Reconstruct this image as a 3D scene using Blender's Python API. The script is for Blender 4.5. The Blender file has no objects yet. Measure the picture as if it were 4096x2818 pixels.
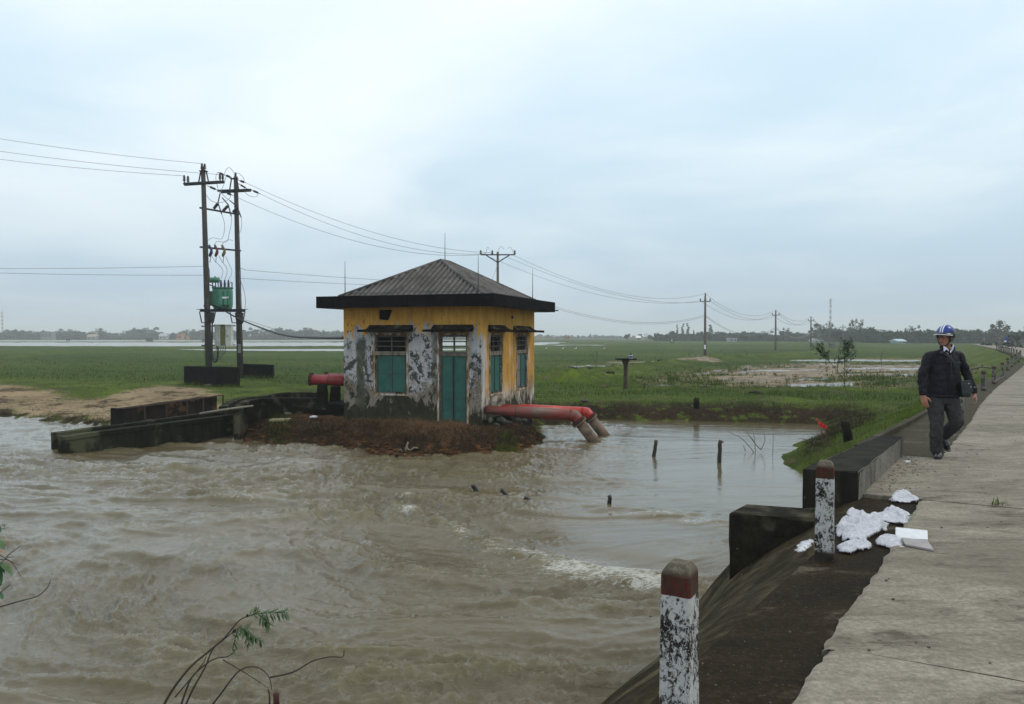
import bpy, math, random
import numpy as np
from mathutils import Vector, Matrix
random.seed(7)
rng = np.random.default_rng(7)
S = bpy.context.scene
COL = S.collection

# ---------------------------------------------------------------- camera
CAMZ = 1.6
F = 3100.0                      # focal length in photograph pixels
PITCH = math.atan((1409 - 1345) / F)
cam = bpy.data.cameras.new('camera')
cam.sensor_fit = 'HORIZONTAL'; cam.sensor_width = 36.0
cam.lens = F / 4096 * 36.0
cam.clip_start = 0.05; cam.clip_end = 9000
camo = bpy.data.objects.new('camera', cam)
camo.location = (0, 0, CAMZ)
camo.rotation_euler = (math.radians(90) - PITCH, 0, 0)
COL.objects.link(camo)
S.camera = camo

# ---------------------------------------------------------------- world: bright overcast sky
SUN_EL, SUN_AZ = math.radians(50), math.radians(88)   # azimuth clockwise from +Y
world = bpy.data.worlds.new('World'); S.world = world; world.use_nodes = True
wt = world.node_tree; wt.nodes.clear()
def wn(t, **k):
    n = wt.nodes.new(t)
    for a, b in k.items(): setattr(n, a, b)
    return n
sky = wn('ShaderNodeTexSky', sky_type='NISHITA', sun_disc=False, sun_elevation=SUN_EL, sun_rotation=SUN_AZ)
sky.air_density = 1.0; sky.dust_density = 3.0; sky.ozone_density = 1.0
tc = wn('ShaderNodeTexCoord')
sep = wn('ShaderNodeSeparateXYZ'); wt.links.new(tc.outputs['Generated'], sep.inputs[0])
def wm(op, a, b=None, clamp=False):
    n = wn('ShaderNodeMath', operation=op, use_clamp=clamp)
    for i, v in enumerate((a, b)):
        if v is None: continue
        if isinstance(v, (int, float)): n.inputs[i].default_value = v
        else: wt.links.new(v, n.inputs[i])
    return n.outputs[0]
zc = wm('MAXIMUM', sep.outputs[2], 0.0)
den = wm('ADD', zc, 0.16)
cx_ = wm('DIVIDE', sep.outputs[0], den); cy_ = wm('DIVIDE', sep.outputs[1], den)
comb = wn('ShaderNodeCombineXYZ'); wt.links.new(cx_, comb.inputs[0]); wt.links.new(cy_, comb.inputs[1])
mp = wn('ShaderNodeMapping'); wt.links.new(comb.outputs[0], mp.inputs[0])
mp.inputs['Location'].default_value = (3.35, 1.2, 0.4); mp.inputs['Scale'].default_value = (0.55, 0.62, 1)
nz = wn('ShaderNodeTexNoise'); wt.links.new(mp.outputs[0], nz.inputs['Vector'])
nz.inputs['Scale'].default_value = 1.15; nz.inputs['Detail'].default_value = 6; nz.inputs['Roughness'].default_value = 0.48
nz.inputs['Distortion'].default_value = 0.35
cr = wn('ShaderNodeValToRGB'); wt.links.new(nz.outputs['Fac'], cr.inputs[0])
cr.color_ramp.interpolation = 'EASE'
cr.color_ramp.elements[0].position = 0.33; cr.color_ramp.elements[0].color = (0, 0, 0, 1)
cr.color_ramp.elements[1].position = 0.65; cr.color_ramp.elements[1].color = (1, 1, 1, 1)
er = wn('ShaderNodeValToRGB'); wt.links.new(zc, er.inputs[0])     # how light the cloud deck is, by height above the horizon
e = er.color_ramp.elements
e[0].position = 0.0; e[0].color = (3.9, 5.0, 6.1, 1)
e[1].position = 0.5; e[1].color = (7.4, 8.8, 9.9, 1)
for p, c in ((0.06, (4.4, 5.7, 6.9)), (0.14, (5.2, 6.8, 7.9)), (0.26, (5.7, 7.5, 8.7)), (0.38, (6.6, 8.2, 9.4))):
    k = e.new(p); k.color = (*c, 1)
dr = wn('ShaderNodeValToRGB'); wt.links.new(zc, dr.inputs[0])     # lighter cloud banks above
e = dr.color_ramp.elements
e[0].position = 0.0; e[0].color = (4.6, 5.6, 6.6, 1)
e[1].position = 0.45; e[1].color = (10.2, 10.6, 10.9, 1)
k = e.new(0.22); k.color = (8.8, 9.6, 10.0, 1)
k = e.new(0.10); k.color = (6.6, 7.7, 8.4, 1)
mx = wn('ShaderNodeMix', data_type='RGBA'); wt.links.new(cr.outputs[0], mx.inputs[0])
wt.links.new(er.outputs[0], mx.inputs[6]); wt.links.new(dr.outputs[0], mx.inputs[7])
mx2 = wn('ShaderNodeMix', data_type='RGBA'); mx2.inputs[0].default_value = 0.94
wt.links.new(sky.outputs[0], mx2.inputs[6]); wt.links.new(mx.outputs[2], mx2.inputs[7])
bg = wn('ShaderNodeBackground'); bg.inputs[1].default_value = 0.115
wt.links.new(mx2.outputs[2], bg.inputs[0])
wo = wn('ShaderNodeOutputWorld'); wt.links.new(bg.outputs[0], wo.inputs[0])

# ---------------------------------------------------------------- sun behind thin cloud
sun = bpy.data.lights.new('sun', 'SUN'); sun.energy = 1.0; sun.angle = math.radians(18); sun.color = (1.0, 0.88, 0.70)
suno = bpy.data.objects.new('sun', sun); COL.objects.link(suno)
sd = Vector((math.sin(SUN_AZ) * math.cos(SUN_EL), math.cos(SUN_AZ) * math.cos(SUN_EL), math.sin(SUN_EL)))
suno.rotation_euler = (-sd).to_track_quat('-Z', 'Y').to_euler()
suno.location = (0, 0, 40)

vs = S.view_settings
vs.view_transform = 'Standard'; vs.look = 'None'; vs.exposure = 0.0; vs.gamma = 1.0; vs.use_curve_mapping = False
S.render.engine = 'CYCLES'
try:
    S.cycles.volume_step_rate = 5; S.cycles.volume_bounces = 1; S.cycles.max_bounces = 6
except Exception: pass

# ---------------------------------------------------------------- measuring helpers (photograph pixel -> place)
def ray(px, py):
    d = Vector(((px - 2048) / F, 1.0, -(py - 1409) / F))
    c, s = math.cos(PITCH), math.sin(PITCH)
    return Vector((d.x, d.y * c + d.z * s, -d.y * s + d.z * c))
def G(px, py, z=0.0):
    r = ray(px, py); k = (z - CAMZ) / r.z
    return Vector((r.x * k, r.y * k, z))
def P(px, py, Y):
    r = ray(px, py); k = Y / r.y
    return Vector((r.x * k, Y, CAMZ + r.z * k))

# ---------------------------------------------------------------- noise
def _h(ix, iy, seed):
    n = (ix.astype(np.int64) * 374761393 + iy.astype(np.int64) * 668265263 + seed * 974711) & 0x7fffffff
    n = ((n ^ (n >> 13)) * 1274126177) & 0x7fffffff
    n = n ^ (n >> 16)
    return (n & 0xffff) / 65535.0
def vnoise(x, y, seed=0):
    x = np.asarray(x, float); y = np.asarray(y, float)
    ix = np.floor(x); iy = np.floor(y); fx = x - ix; fy = y - iy
    ux = fx * fx * fx * (fx * (fx * 6 - 15) + 10); uy = fy * fy * fy * (fy * (fy * 6 - 15) + 10)
    a = _h(ix, iy, seed); b = _h(ix + 1, iy, seed); c = _h(ix, iy + 1, seed); d = _h(ix + 1, iy + 1, seed)
    return (a + (b - a) * ux + (c - a) * uy + (a - b - c + d) * ux * uy) * 2 - 1
def fbm(x, y, oct=4, seed=0, gain=0.5):
    s = 0; a = 1; t = 0
    for i in range(oct):
        cA, sA = math.cos(i * 1.1), math.sin(i * 1.1)
        s = s + a * vnoise((x * cA - y * sA) * 2 ** i + 17.3 * i, (x * sA + y * cA) * 2 ** i - 9.1 * i, seed + i); t += a; a *= gain
    return s / t
def sstep(a, b, x):
    t = np.clip((x - a) / (b - a), 0, 1); return t * t * (3 - 2 * t)
def sdpoly(x, y, poly):
    """signed distance, negative inside"""
    x = np.asarray(x, float); y = np.asarray(y, float)
    d = np.full(x.shape, 1e18); ins = np.zeros(x.shape, bool); n = len(poly)
    for i in range(n):
        ax, ay = poly[i]; bx, by = poly[(i + 1) % n]
        ex, ey = bx - ax, by - ay
        t = np.clip(((x - ax) * ex + (y - ay) * ey) / (ex * ex + ey * ey + 1e-12), 0, 1)
        d = np.minimum(d, (x - ax - t * ex) ** 2 + (y - ay - t * ey) ** 2)
        c = ((ay > y) != (by > y)) & (x < (bx - ax) * (y - ay) / (by - ay + 1e-18) + ax)
        ins ^= c
    d = np.sqrt(d)
    return np.where(ins, -d, d)
def dline(x, y, pl):
    d = np.full(np.shape(x), 1e18)
    for i in range(len(pl) - 1):
        ax, ay = pl[i]; bx, by = pl[i + 1]
        ex, ey = bx - ax, by - ay
        t = np.clip(((x - ax) * ex + (y - ay) * ey) / (ex * ex + ey * ey + 1e-12), 0, 1)
        d = np.minimum(d, (x - ax - t * ex) ** 2 + (y - ay - t * ey) ** 2)
    return np.sqrt(d)
def gp(pts, z): return [tuple(G(px, py, z)[:2]) for px, py in pts]

# ---------------------------------------------------------------- object helpers
def tag(o, label=None, cat=None, group=None, kind=None):
    if label: o['label'] = label
    if cat: o['category'] = cat
    if group: o['group'] = group
    if kind: o['kind'] = kind
    return o
def empty(name, loc=(0, 0, 0), rz=0.0, **k):
    o = bpy.data.objects.new(name, None); o.location = loc; o.rotation_euler = (0, 0, rz)
    o.empty_display_size = 0.3
    COL.objects.link(o); return tag(o, **k)
def copy_tree(o, parent=None):
    c = o.copy(); COL.objects.link(c)
    for k in ('label', 'group', 'category'):
        pass
    if parent: c.parent = parent
    for ch in list(o.children): copy_tree(ch, c)
    return c
def origin_of(o):
    v = Vector((0, 0, 0))
    while o is not None:
        v += Vector(o.location); o = o.parent
    return v

class MB:
    """collects shapes; build() links them as ONE mesh object"""
    def __init__(s): s.v = []; s.f = []; s.m = []; s.mi = 0; s.sm = []; s.smooth = False
    def add(s, vs, fs):
        o = len(s.v); s.v.extend([tuple(v) for v in vs])
        for f in fs: s.f.append(tuple(i + o for i in f)); s.m.append(s.mi); s.sm.append(s.smooth)
        return s
    def box(s, x0, x1, y0, y1, z0, z1):
        v = [(x, y, z) for z in (z0, z1) for y in (y0, y1) for x in (x0, x1)]
        return s.add(v, [(0, 2, 3, 1), (4, 5, 7, 6), (0, 1, 5, 4), (1, 3, 7, 5), (3, 2, 6, 7), (2, 0, 4, 6)])
    def obox(s, c, ax, ay, az):
        """box from centre and three half-axis vectors"""
        c, ax, ay, az = map(Vector, (c, ax, ay, az))
        v = [c + ax * i + ay * j + az * k for k in (-1, 1) for j in (-1, 1) for i in (-1, 1)]
        return s.add(v, [(0, 2, 3, 1), (4, 5, 7, 6), (0, 1, 5, 4), (1, 3, 7, 5), (3, 2, 6, 7), (2, 0, 4, 6)])
    def bar(s, a, b, w, h=None, up=(0, 0, 1)):
        a, b = Vector(a), Vector(b); h = h or w; d = (b - a)
        L = d.length; d.normalize(); u = Vector(up)
        if abs(d.dot(u)) > 0.98: u = Vector((0, 1, 0))
        r = d.cross(u).normalized(); u = r.cross(d)
        return s.obox((a + b) / 2, d * (L / 2), r * (w / 2), u * (h / 2))
    def tube(s, pts, r, n=6, caps=True):
        pts = [Vector(p) for p in pts]; m = len(pts)
        rs = r if isinstance(r, (list, tuple)) else [r] * m
        prev = None; vs = []; fs = []
        for i, p in enumerate(pts):
            t = (pts[min(i + 1, m - 1)] - pts[max(i - 1, 0)]).normalized()
            if prev is None:
                a = Vector((0, 0, 1)) if abs(t.z) < 0.9 else Vector((1, 0, 0))
                u = t.cross(a).normalized()
            else:
                u = (prev - t * prev.dot(t)).normalized()
            prev = u; w = t.cross(u)
            for k in range(n):
                an = 2 * math.pi * k / n
                vs.append(p + (u * math.cos(an) + w * math.sin(an)) * rs[i])
        for i in range(m - 1):
            for k in range(n):
                k2 = (k + 1) % n
                fs.append((i * n + k, i * n + k2, (i + 1) * n + k2, (i + 1) * n + k))
        if caps:
            fs.append(tuple(reversed(range(n)))); fs.append(tuple((m - 1) * n + k for k in range(n)))
        return s.add(vs, fs)
    def ball(s, c, r, nu=12, nv=8, R=None):
        """ellipsoid; r scalar or (rx, ry, rz); R optional rotation Matrix"""
        c = Vector(c); r = (r, r, r) if isinstance(r, (int, float)) else r
        vs = []; fs = []
        for j in range(nv + 1):
            ph = math.pi * j / nv
            for i in range(nu):
                th = 2 * math.pi * i / nu
                p = Vector((r[0] * math.sin(ph) * math.cos(th), r[1] * math.sin(ph) * math.sin(th), -r[2] * math.cos(ph)))
                if R is not None: p = R @ p
                vs.append(c + p)
        for j in range(nv):
            for i in range(nu):
                i2 = (i + 1) % nu
                fs.append((j * nu + i, j * nu + i2, (j + 1) * nu + i2, (j + 1) * nu + i))
        return s.add(vs, fs)
    def capsule(s, a, b, ra, rb, n=12):
        a, b = Vector(a), Vector(b); d = b - a; L = d.length or 1e-6; t = d / L
        pts = []; rs = []
        for k in range(5):
            an = math.pi / 2 * (k / 4); pts.append(a - t * ra * math.cos(an)); rs.append(max(ra * math.sin(an), ra * 0.02))
        for k in range(5):
            an = math.pi / 2 * (k / 4); pts.append(b + t * rb * math.sin(an)); rs.append(max(rb * math.cos(an), rb * 0.02))
        return s.tube(pts, rs, n)
    def lathe(s, c, prof, n=16):
        """prof: (radius, z) bottom to top, about the vertical through c"""
        c = Vector(c); vs = []; fs = []
        for r, z in prof:
            for k in range(n):
                a = 2 * math.pi * k / n; vs.append(c + Vector((r * math.cos(a), r * math.sin(a), z)))
        for i in range(len(prof) - 1):
            for k in range(n):
                k2 = (k + 1) % n; fs.append((i * n + k, i * n + k2, (i + 1) * n + k2, (i + 1) * n + k))
        fs.append(tuple(reversed(range(n)))); fs.append(tuple((len(prof) - 1) * n + k for k in range(n)))
        return s.add(vs, fs)
    def loft(s, rings, n=24):
        """closed body through elliptical rings (centre, rx, ry)"""
        vs = [Vector(c) + Vector((math.cos(t) * rx, math.sin(t) * ry, 0)) for c, rx, ry in rings for t in [2 * math.pi * k / n for k in range(n)]]; m = len(rings)
        fs = [(i * n + k, i * n + (k + 1) % n, (i + 1) * n + (k + 1) % n, (i + 1) * n + k) for i in range(m - 1) for k in range(n)]
        return s.add(vs, fs + [tuple(reversed(range(n))), tuple((m - 1) * n + k for k in range(n))])
    def build(s, name, mat, parent=None, local=False, origin=None, **k):
        me = bpy.data.meshes.new(name)
        V = np.array(s.v, float).reshape(-1, 3)
        if local: off = Vector((0, 0, 0)); loc = Vector((0, 0, 0))
        elif parent is not None:
            off = origin_of(parent); loc = Vector((0, 0, 0))
        else:
            if origin is None:
                mn, mxx = V.min(0), V.max(0); origin = ((mn[0] + mxx[0]) / 2, (mn[1] + mxx[1]) / 2, mn[2])
            off = Vector(origin); loc = off
        V = V - np.array(off)
        me.from_pydata(V.tolist(), [], s.f)
        mats = mat if isinstance(mat, (list, tuple)) else [mat]
        for m in mats: me.materials.append(m)
        me.polygons.foreach_set('material_index', s.m)
        me.polygons.foreach_set('use_smooth', s.sm)
        me.update()
        o = bpy.data.objects.new(name, me); COL.objects.link(o)
        o.location = loc
        if parent is not None: o.parent = parent
        return tag(o, **k)

def grid_mesh(name, X, Y, Z, mat, attrs=None, smooth=True):
    """rows x cols numpy grids -> mesh object at the world origin"""
    R, C = X.shape
    me = bpy.data.meshes.new(name)
    nv = R * C; nf = (R - 1) * (C - 1)
    me.vertices.add(nv); co = np.stack([X, Y, Z], -1).reshape(-1).astype(np.float32)
    me.vertices.foreach_set('co', co)
    i = np.arange(nv).reshape(R, C)
    q = np.stack([i[:-1, :-1], i[:-1, 1:], i[1:, 1:], i[1:, :-1]], -1).reshape(-1)
    me.loops.add(nf * 4); me.loops.foreach_set('vertex_index', q.astype(np.int32))
    me.polygons.add(nf); me.polygons.foreach_set('loop_start', (np.arange(nf) * 4).astype(np.int32))
    me.polygons.foreach_set('loop_total', np.full(nf, 4, np.int32))
    me.polygons.foreach_set('use_smooth', np.full(nf, smooth))
    for k, a in (attrs or {}).items():
        at = me.attributes.new(k, 'FLOAT', 'POINT'); at.data.foreach_set('value', a.reshape(-1).astype(np.float32))
    me.materials.append(mat)
    me.update(calc_edges=True); me.validate()
    o = bpy.data.objects.new(name, me); COL.objects.link(o); return o
def tri_mesh(name, V, T, mat, attrs=None, origin=(0, 0, 0), parent=None):
    me = bpy.data.meshes.new(name)
    V = (np.asarray(V, np.float32) - np.array(origin, np.float32)); T = np.asarray(T, np.int32)
    me.vertices.add(len(V)); me.vertices.foreach_set('co', V.reshape(-1))
    me.loops.add(T.size); me.loops.foreach_set('vertex_index', T.reshape(-1))
    me.polygons.add(len(T)); me.polygons.foreach_set('loop_start', (np.arange(len(T)) * T.shape[1]).astype(np.int32))
    me.polygons.foreach_set('loop_total', np.full(len(T), T.shape[1], np.int32))
    for k, a in (attrs or {}).items():
        at = me.attributes.new(k, 'FLOAT', 'POINT'); at.data.foreach_set('value', np.asarray(a, np.float32).reshape(-1))
    me.materials.append(mat)
    me.update(calc_edges=True)
    o = bpy.data.objects.new(name, me); COL.objects.link(o); o.location = origin
    if parent is not None: o.parent = parent; o.location = (0, 0, 0)
    return o

def rough_block(mb, corners, n=(6, 6, 6), amp=0.012, r=0.015, freq=3.0, seed=1):
    """hexahedron from 8 corners (bottom 4 ccw, top 4 ccw) with softened, uneven faces"""
    c = [Vector(p) for p in corners]
    def tri(u, v, w):
        b = c[0].lerp(c[1], u).lerp(c[3].lerp(c[2], u), v); t = c[4].lerp(c[5], u).lerp(c[7].lerp(c[6], u), v)
        return b.lerp(t, w)
    L = ((c[1] - c[0]).length, (c[3] - c[0]).length, (c[4] - c[0]).length)
    cen = tri(.5, .5, .5)
    def axis(k):
        e = min(0.3, r / max(L[k], 1e-4)); base = [0, e * .35, e]; m = n[k]
        return base + [e + (1 - 2 * e) * i / m for i in range(1, m)] + [1 - e, 1 - e * .35, 1]
    A = [axis(0), axis(1), axis(2)]
    idx = {}; vs = []; fs = []
    def vert(i, j, k):
        key = (i, j, k)
        if key in idx: return idx[key]
        u, v, w = A[0][i], A[1][j], A[2][k]
        q = [u, v, w]; e = [min(0.3, r / max(L[a], 1e-4)) for a in range(3)]
        ins = [min(max(q[a], e[a]), 1 - e[a]) for a in range(3)]
        d = [(q[a] - ins[a]) * L[a] for a in range(3)]
        l = math.sqrt(sum(x * x for x in d))
        if l > 1e-7:
            q = [ins[a] + d[a] / l * r / max(L[a], 1e-4) if sum(1 for x in d if abs(x) > 1e-7) > 1 else q[a] for a in range(3)]
        p = tri(*q)
        nx = float(fbm(np.array([p.x * freq + p.z * 1.7]), np.array([p.y * freq + p.z * freq]), 3, seed)[0])
        dirv = (p - cen); dirv = Vector([(1 if q[a] > .999 else -1 if q[a] < .001 else 0) for a in range(3)])
        if dirv.length > 0:
            ex = (c[1] - c[0]).normalized() * dirv.x + (c[3] - c[0]).normalized() * dirv.y + (c[4] - c[0]).normalized() * dirv.z
            p = p + ex * nx * amp
        idx[key] = len(vs); vs.append(p); return idx[key]
    I, J, K = len(A[0]), len(A[1]), len(A[2])
    for i in range(I - 1):
        for j in range(J - 1):
            fs.append((vert(i, j, 0), vert(i, j + 1, 0), vert(i + 1, j + 1, 0), vert(i + 1, j, 0)))
            fs.append((vert(i, j, K - 1), vert(i + 1, j, K - 1), vert(i + 1, j + 1, K - 1), vert(i, j + 1, K - 1)))
    for i in range(I - 1):
        for k in range(K - 1):
            fs.append((vert(i, 0, k), vert(i + 1, 0, k), vert(i + 1, 0, k + 1), vert(i, 0, k + 1)))
            fs.append((vert(i, J - 1, k), vert(i, J - 1, k + 1), vert(i + 1, J - 1, k + 1), vert(i + 1, J - 1, k)))
    for j in range(J - 1):
        for k in range(K - 1):
            fs.append((vert(0, j, k), vert(0, j, k + 1), vert(0, j + 1, k + 1), vert(0, j + 1, k)))
            fs.append((vert(I - 1, j, k), vert(I - 1, j + 1, k), vert(I - 1, j + 1, k + 1), vert(I - 1, j, k + 1)))
    return mb.add(vs, fs)
def wall_corners(a, b, th, z0a, z1a, z0b=None, z1b=None):
    """wall running a->b (plan points), thickness th to the left of a->b"""
    a = Vector((a[0], a[1], 0)); b = Vector((b[0], b[1], 0)); d = (b - a).normalized(); n = Vector((-d.y, d.x, 0)) * th
    z0b = z0a if z0b is None else z0b; z1b = z1a if z1b is None else z1b
    q = [a, b, b + n, a + n]; zz0 = [z0a, z0b, z0b, z0a]; zz1 = [z1a, z1b, z1b, z1a]
    return [(p.x, p.y, z) for p, z in zip(q, zz0)] + [(p.x, p.y, z) for p, z in zip(q, zz1)]
# ---------------------------------------------------------------- material helpers
class NT:
    def __init__(s, name):
        s.m = bpy.data.materials.new(name); s.m.use_nodes = True; s.t = s.m.node_tree; s.t.nodes.clear()
        s.out = s.t.nodes.new('ShaderNodeOutputMaterial'); s.b = s.t.nodes.new('ShaderNodeBsdfPrincipled')
        s.t.links.new(s.b.outputs[0], s.out.inputs[0]); s.c = s.t.nodes.new('ShaderNodeTexCoord')
        s.obj = s.c.outputs['Object']; s._geo = None
    def n(s, t, **k):
        x = s.t.nodes.new(t)
        for a, b in k.items(): setattr(x, a, b)
        return x
    def put(s, sock, v):
        if v is None: return
        if hasattr(v, 'is_output') or isinstance(v, bpy.types.NodeSocket): s.t.links.new(v, sock)
        elif isinstance(v, (tuple, list)) and len(v) == 3 and sock.type == 'RGBA': sock.default_value = (*v, 1)
        else: sock.default_value = v
    def set(s, **k):
        names = dict(base='Base Color', rough='Roughness', metal='Metallic', ior='IOR', normal='Normal', alpha='Alpha', spec='Specular IOR Level', trans='Transmission Weight', sss='Subsurface Weight', coat='Coat Weight')
        for a, v in k.items(): s.put(s.b.inputs[names[a]], v)
        return s.m
    def geo(s):
        if s._geo is None: s._geo = s.n('ShaderNodeNewGeometry')
        return s._geo
    def pos(s): return s.geo().outputs['Position']
    def attr(s, name):
        x = s.n('ShaderNodeAttribute', attribute_name=name); return x.outputs['Fac']
    def map(s, v, scale=(1, 1, 1), loc=(0, 0, 0), rot=(0, 0, 0)):
        x = s.n('ShaderNodeMapping'); s.put(x.inputs[0], v); x.inputs['Scale'].default_value = scale
        x.inputs['Location'].default_value = loc; x.inputs['Rotation'].default_value = rot; return x.outputs[0]
    def noise(s, v, scale=1, detail=4, rough=.5, dist=0, col=False):
        x = s.n('ShaderNodeTexNoise'); s.put(x.inputs['Vector'], v)
        x.inputs['Scale'].default_value = scale; x.inputs['Detail'].default_value = detail
        x.inputs['Roughness'].default_value = rough; x.inputs['Distortion'].default_value = dist
        return x.outputs['Color' if col else 'Fac']
    def voro(s, v, scale=1, feature='F1', out='Distance'):
        x = s.n('ShaderNodeTexVoronoi', feature=feature); s.put(x.inputs['Vector'], v); x.inputs['Scale'].default_value = scale
        return x.outputs[out]
    def ma(s, op, a, b=None, clamp=False):
        x = s.n('ShaderNodeMath', operation=op, use_clamp=clamp); s.put(x.inputs[0], a); s.put(x.inputs[1], b); return x.outputs[0]
    def st(s, v, a, b, lo=0.0, hi=1.0):
        """smooth step of v from a to b"""
        x = s.n('ShaderNodeMapRange', interpolation_type='SMOOTHSTEP'); s.put(x.inputs[0], v)
        x.inputs[1].default_value = a; x.inputs[2].default_value = b; x.inputs[3].default_value = lo; x.inputs[4].default_value = hi
        return x.outputs[0]
    def ramp(s, f, stops):
        x = s.n('ShaderNodeValToRGB'); s.put(x.inputs[0], f); e = x.color_ramp.elements
        e[0].position = stops[0][0]; e[0].color = (*stops[0][1], 1); e[1].position = stops[-1][0]; e[1].color = (*stops[-1][1], 1)
        for p, c in stops[1:-1]: k = e.new(p); k.color = (*c, 1)
        return x.outputs[0]
    def mix(s, f, a, b, mode='MIX'):
        x = s.n('ShaderNodeMix', data_type='RGBA', blend_type=mode); s.put(x.inputs[0], f); s.put(x.inputs[6], a); s.put(x.inputs[7], b)
        return x.outputs[2]
    def sep(s, v):
        x = s.n('ShaderNodeSeparateXYZ'); s.put(x.inputs[0], v); return x.outputs
    def bump(s, h, strength=.5, dist=.02, normal=None):
        x = s.n('ShaderNodeBump'); s.put(x.inputs['Height'], h); x.inputs['Strength'].default_value = strength
        x.inputs['Distance'].default_value = dist
        if normal is not None: s.put(x.inputs['Normal'], normal)
        return x.outputs[0]

def concrete(name, lo, hi, scale=2.0, rough=.9, streak=False, speck=None, bump=.4, stain=None, bd=.012):
    m = NT(name); v = m.obj
    a = m.noise(v, scale, 6, .62, .3)
    if streak: a = m.ma('ADD', m.ma('MULTIPLY', a, .5), m.ma('MULTIPLY', m.noise(m.map(v, (5, 5, .6)), scale * 1.2, 4, .6), .5))
    c = m.ramp(a, [(.32, lo), (.68, hi)])
    f = m.noise(v, scale * 18, 5, .7)
    c = m.mix(m.st(f, .3, .75, 0, .55), c, tuple(x * .45 for x in lo))
    if stain: c = m.mix(m.st(m.noise(v, scale * .7, 5, .6, .5), .52, .66), c, stain)
    if speck: c = m.mix(m.st(m.noise(v, scale * 40, 2, .5), .68, .74), c, speck)
    h = m.ma('ADD', m.noise(v, scale * 6, 5, .65), m.ma('MULTIPLY', f, .5))
    return m.set(base=c, rough=rough, normal=m.bump(h, bump, bd), spec=.04)
def plain(name, col, rough=.6, metal=0.0, var=.25, scale=8, bump=0.0):
    m = NT(name)
    f = m.noise(m.obj, scale, 5, .6)
    c = m.ramp(f, [(.3, tuple(x * (1 - var) for x in col)), (.7, tuple(min(1, x * (1 + var)) for x in col))])
    k = dict(base=c, rough=rough, metal=metal)
    if bump: k['normal'] = m.bump(f, bump, .01)
    return m.set(**k)
M = {}
M['mossy'] = concrete('mossy_dark_concrete', (.007, .007, .005), (.035, .031, .022), 2.2, stain=(.085, .077, .05), bump=.6)
M['blackwall'] = concrete('black_mould_concrete', (.004, .004, .0035), (.016, .015, .012), 2.0, bump=.6, streak=True)
M['channel'] = concrete('wet_green_concrete', (.007, .009, .005), (.028, .03, .018), 1.6, bump=.6, stain=(.075, .075, .045), streak=True)
M['fascia'] = concrete('black_fascia', (.003, .003, .004), (.013, .013, .015), 1.8, streak=True, speck=(.1, .1, .1))
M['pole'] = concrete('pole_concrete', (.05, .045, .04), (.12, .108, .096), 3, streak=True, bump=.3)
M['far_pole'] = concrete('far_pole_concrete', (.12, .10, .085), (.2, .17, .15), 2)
M['steel'] = plain('dark_galvanised_steel', (.016, .016, .02), .55, .3)
M['porcelain'] = plain('brown_porcelain', (.03, .022, .02), .25)
M['wire'] = plain('aluminium_wire', (.23, .21, .22), .5)
M['cable'] = plain('black_cable', (.012, .013, .014), .5)
M['green_paint'] = plain('transformer_green_paint', (.05, .20, .125), .45, var=.15, scale=5)
M['green_dark'] = plain('transformer_dark_green', (.035, .13, .09), .5, var=.2)
M['rust'] = plain('rusty_iron', (.045, .028, .02), .85, .2, .5, 10, .5)
M['tin'] = plain('thin_dark_rod', (.03, .03, .03), .6)
M['wood'] = plain('weathered_post_wood', (.045, .032, .022), .85, 0, .5, 14, .6)
M['wetwood'] = plain('wet_black_wood', (.014, .011, .009), .35, 0, .5, 14, .6)
M['palewood'] = plain('pale_bamboo', (.22, .2, .15), .7, 0, .3, 14, .3)
M['redcloth'] = plain('red_cloth', (.6, .012, .015), .7)
M['foam'] = plain('white_foam_sheet', (.62, .62, .64), .6, 0, .1, 20, .3)
M['board'] = plain('grey_board', (.3, .28, .27), .8, 0, .15)
M['yellowboard'] = plain('pale_yellow_board', (.36, .31, .16), .8, 0, .2)
M['white'] = plain('white_paint', (.75, .75, .76), .5, 0, .08)
M['blueceramic'] = plain('blue_pot', (.08, .1, .3), .3)
M['stone'] = concrete('foundation_stone', (.06, .06, .048), (.17, .165, .13), 5, bump=.6)
M['drystick'] = plain('brown_twig', (.06, .045, .03), .8)
M['greystem'] = plain('grey_green_stem', (.07, .07, .045), .8)
M['leafgreen'] = plain('bright_leaf', (.045, .10, .022), .5, 0, .35, 30)
M['leafdark'] = plain('dark_leaf', (.02, .07, .02), .45, 0, .35, 30)
M['bird'] = plain('white_feathers', (.8, .8, .8), .8)

def leafmat(name, lo, hi, sc=.35):
    m = NT(name); g = m.geo()
    a = m.noise(m.pos(), sc, 3, .6)
    b = m.ma('ADD', m.ma('MULTIPLY', a, .6), m.ma('MULTIPLY', g.outputs['Random Per Island'], .4))
    c = m.ramp(b, [(.25, lo), (.75, hi)])
    m.set(base=c, rough=.9, spec=.05)
    tr = m.n('ShaderNodeBsdfTranslucent'); m.put(tr.inputs[0], c)
    ms = m.n('ShaderNodeMixShader'); ms.inputs[0].default_value = .3
    m.t.links.new(m.b.outputs[0], ms.inputs[1]); m.t.links.new(tr.outputs[0], ms.inputs[2]); m.t.links.new(ms.outputs[0], m.out.inputs[0])
    return m.m
M['crown_dark'] = leafmat('dark_tree_leaves', (.012, .026, .014), (.035, .06, .03))
M['crown_mid'] = leafmat('grey_green_tree_leaves', (.028, .048, .03), (.07, .09, .055))
M['crown_pale'] = leafmat('pale_feathery_leaves', (.06, .075, .05), (.15, .15, .11))
M['trunk'] = plain('grey_trunk', (.06, .05, .04), .9)

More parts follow.
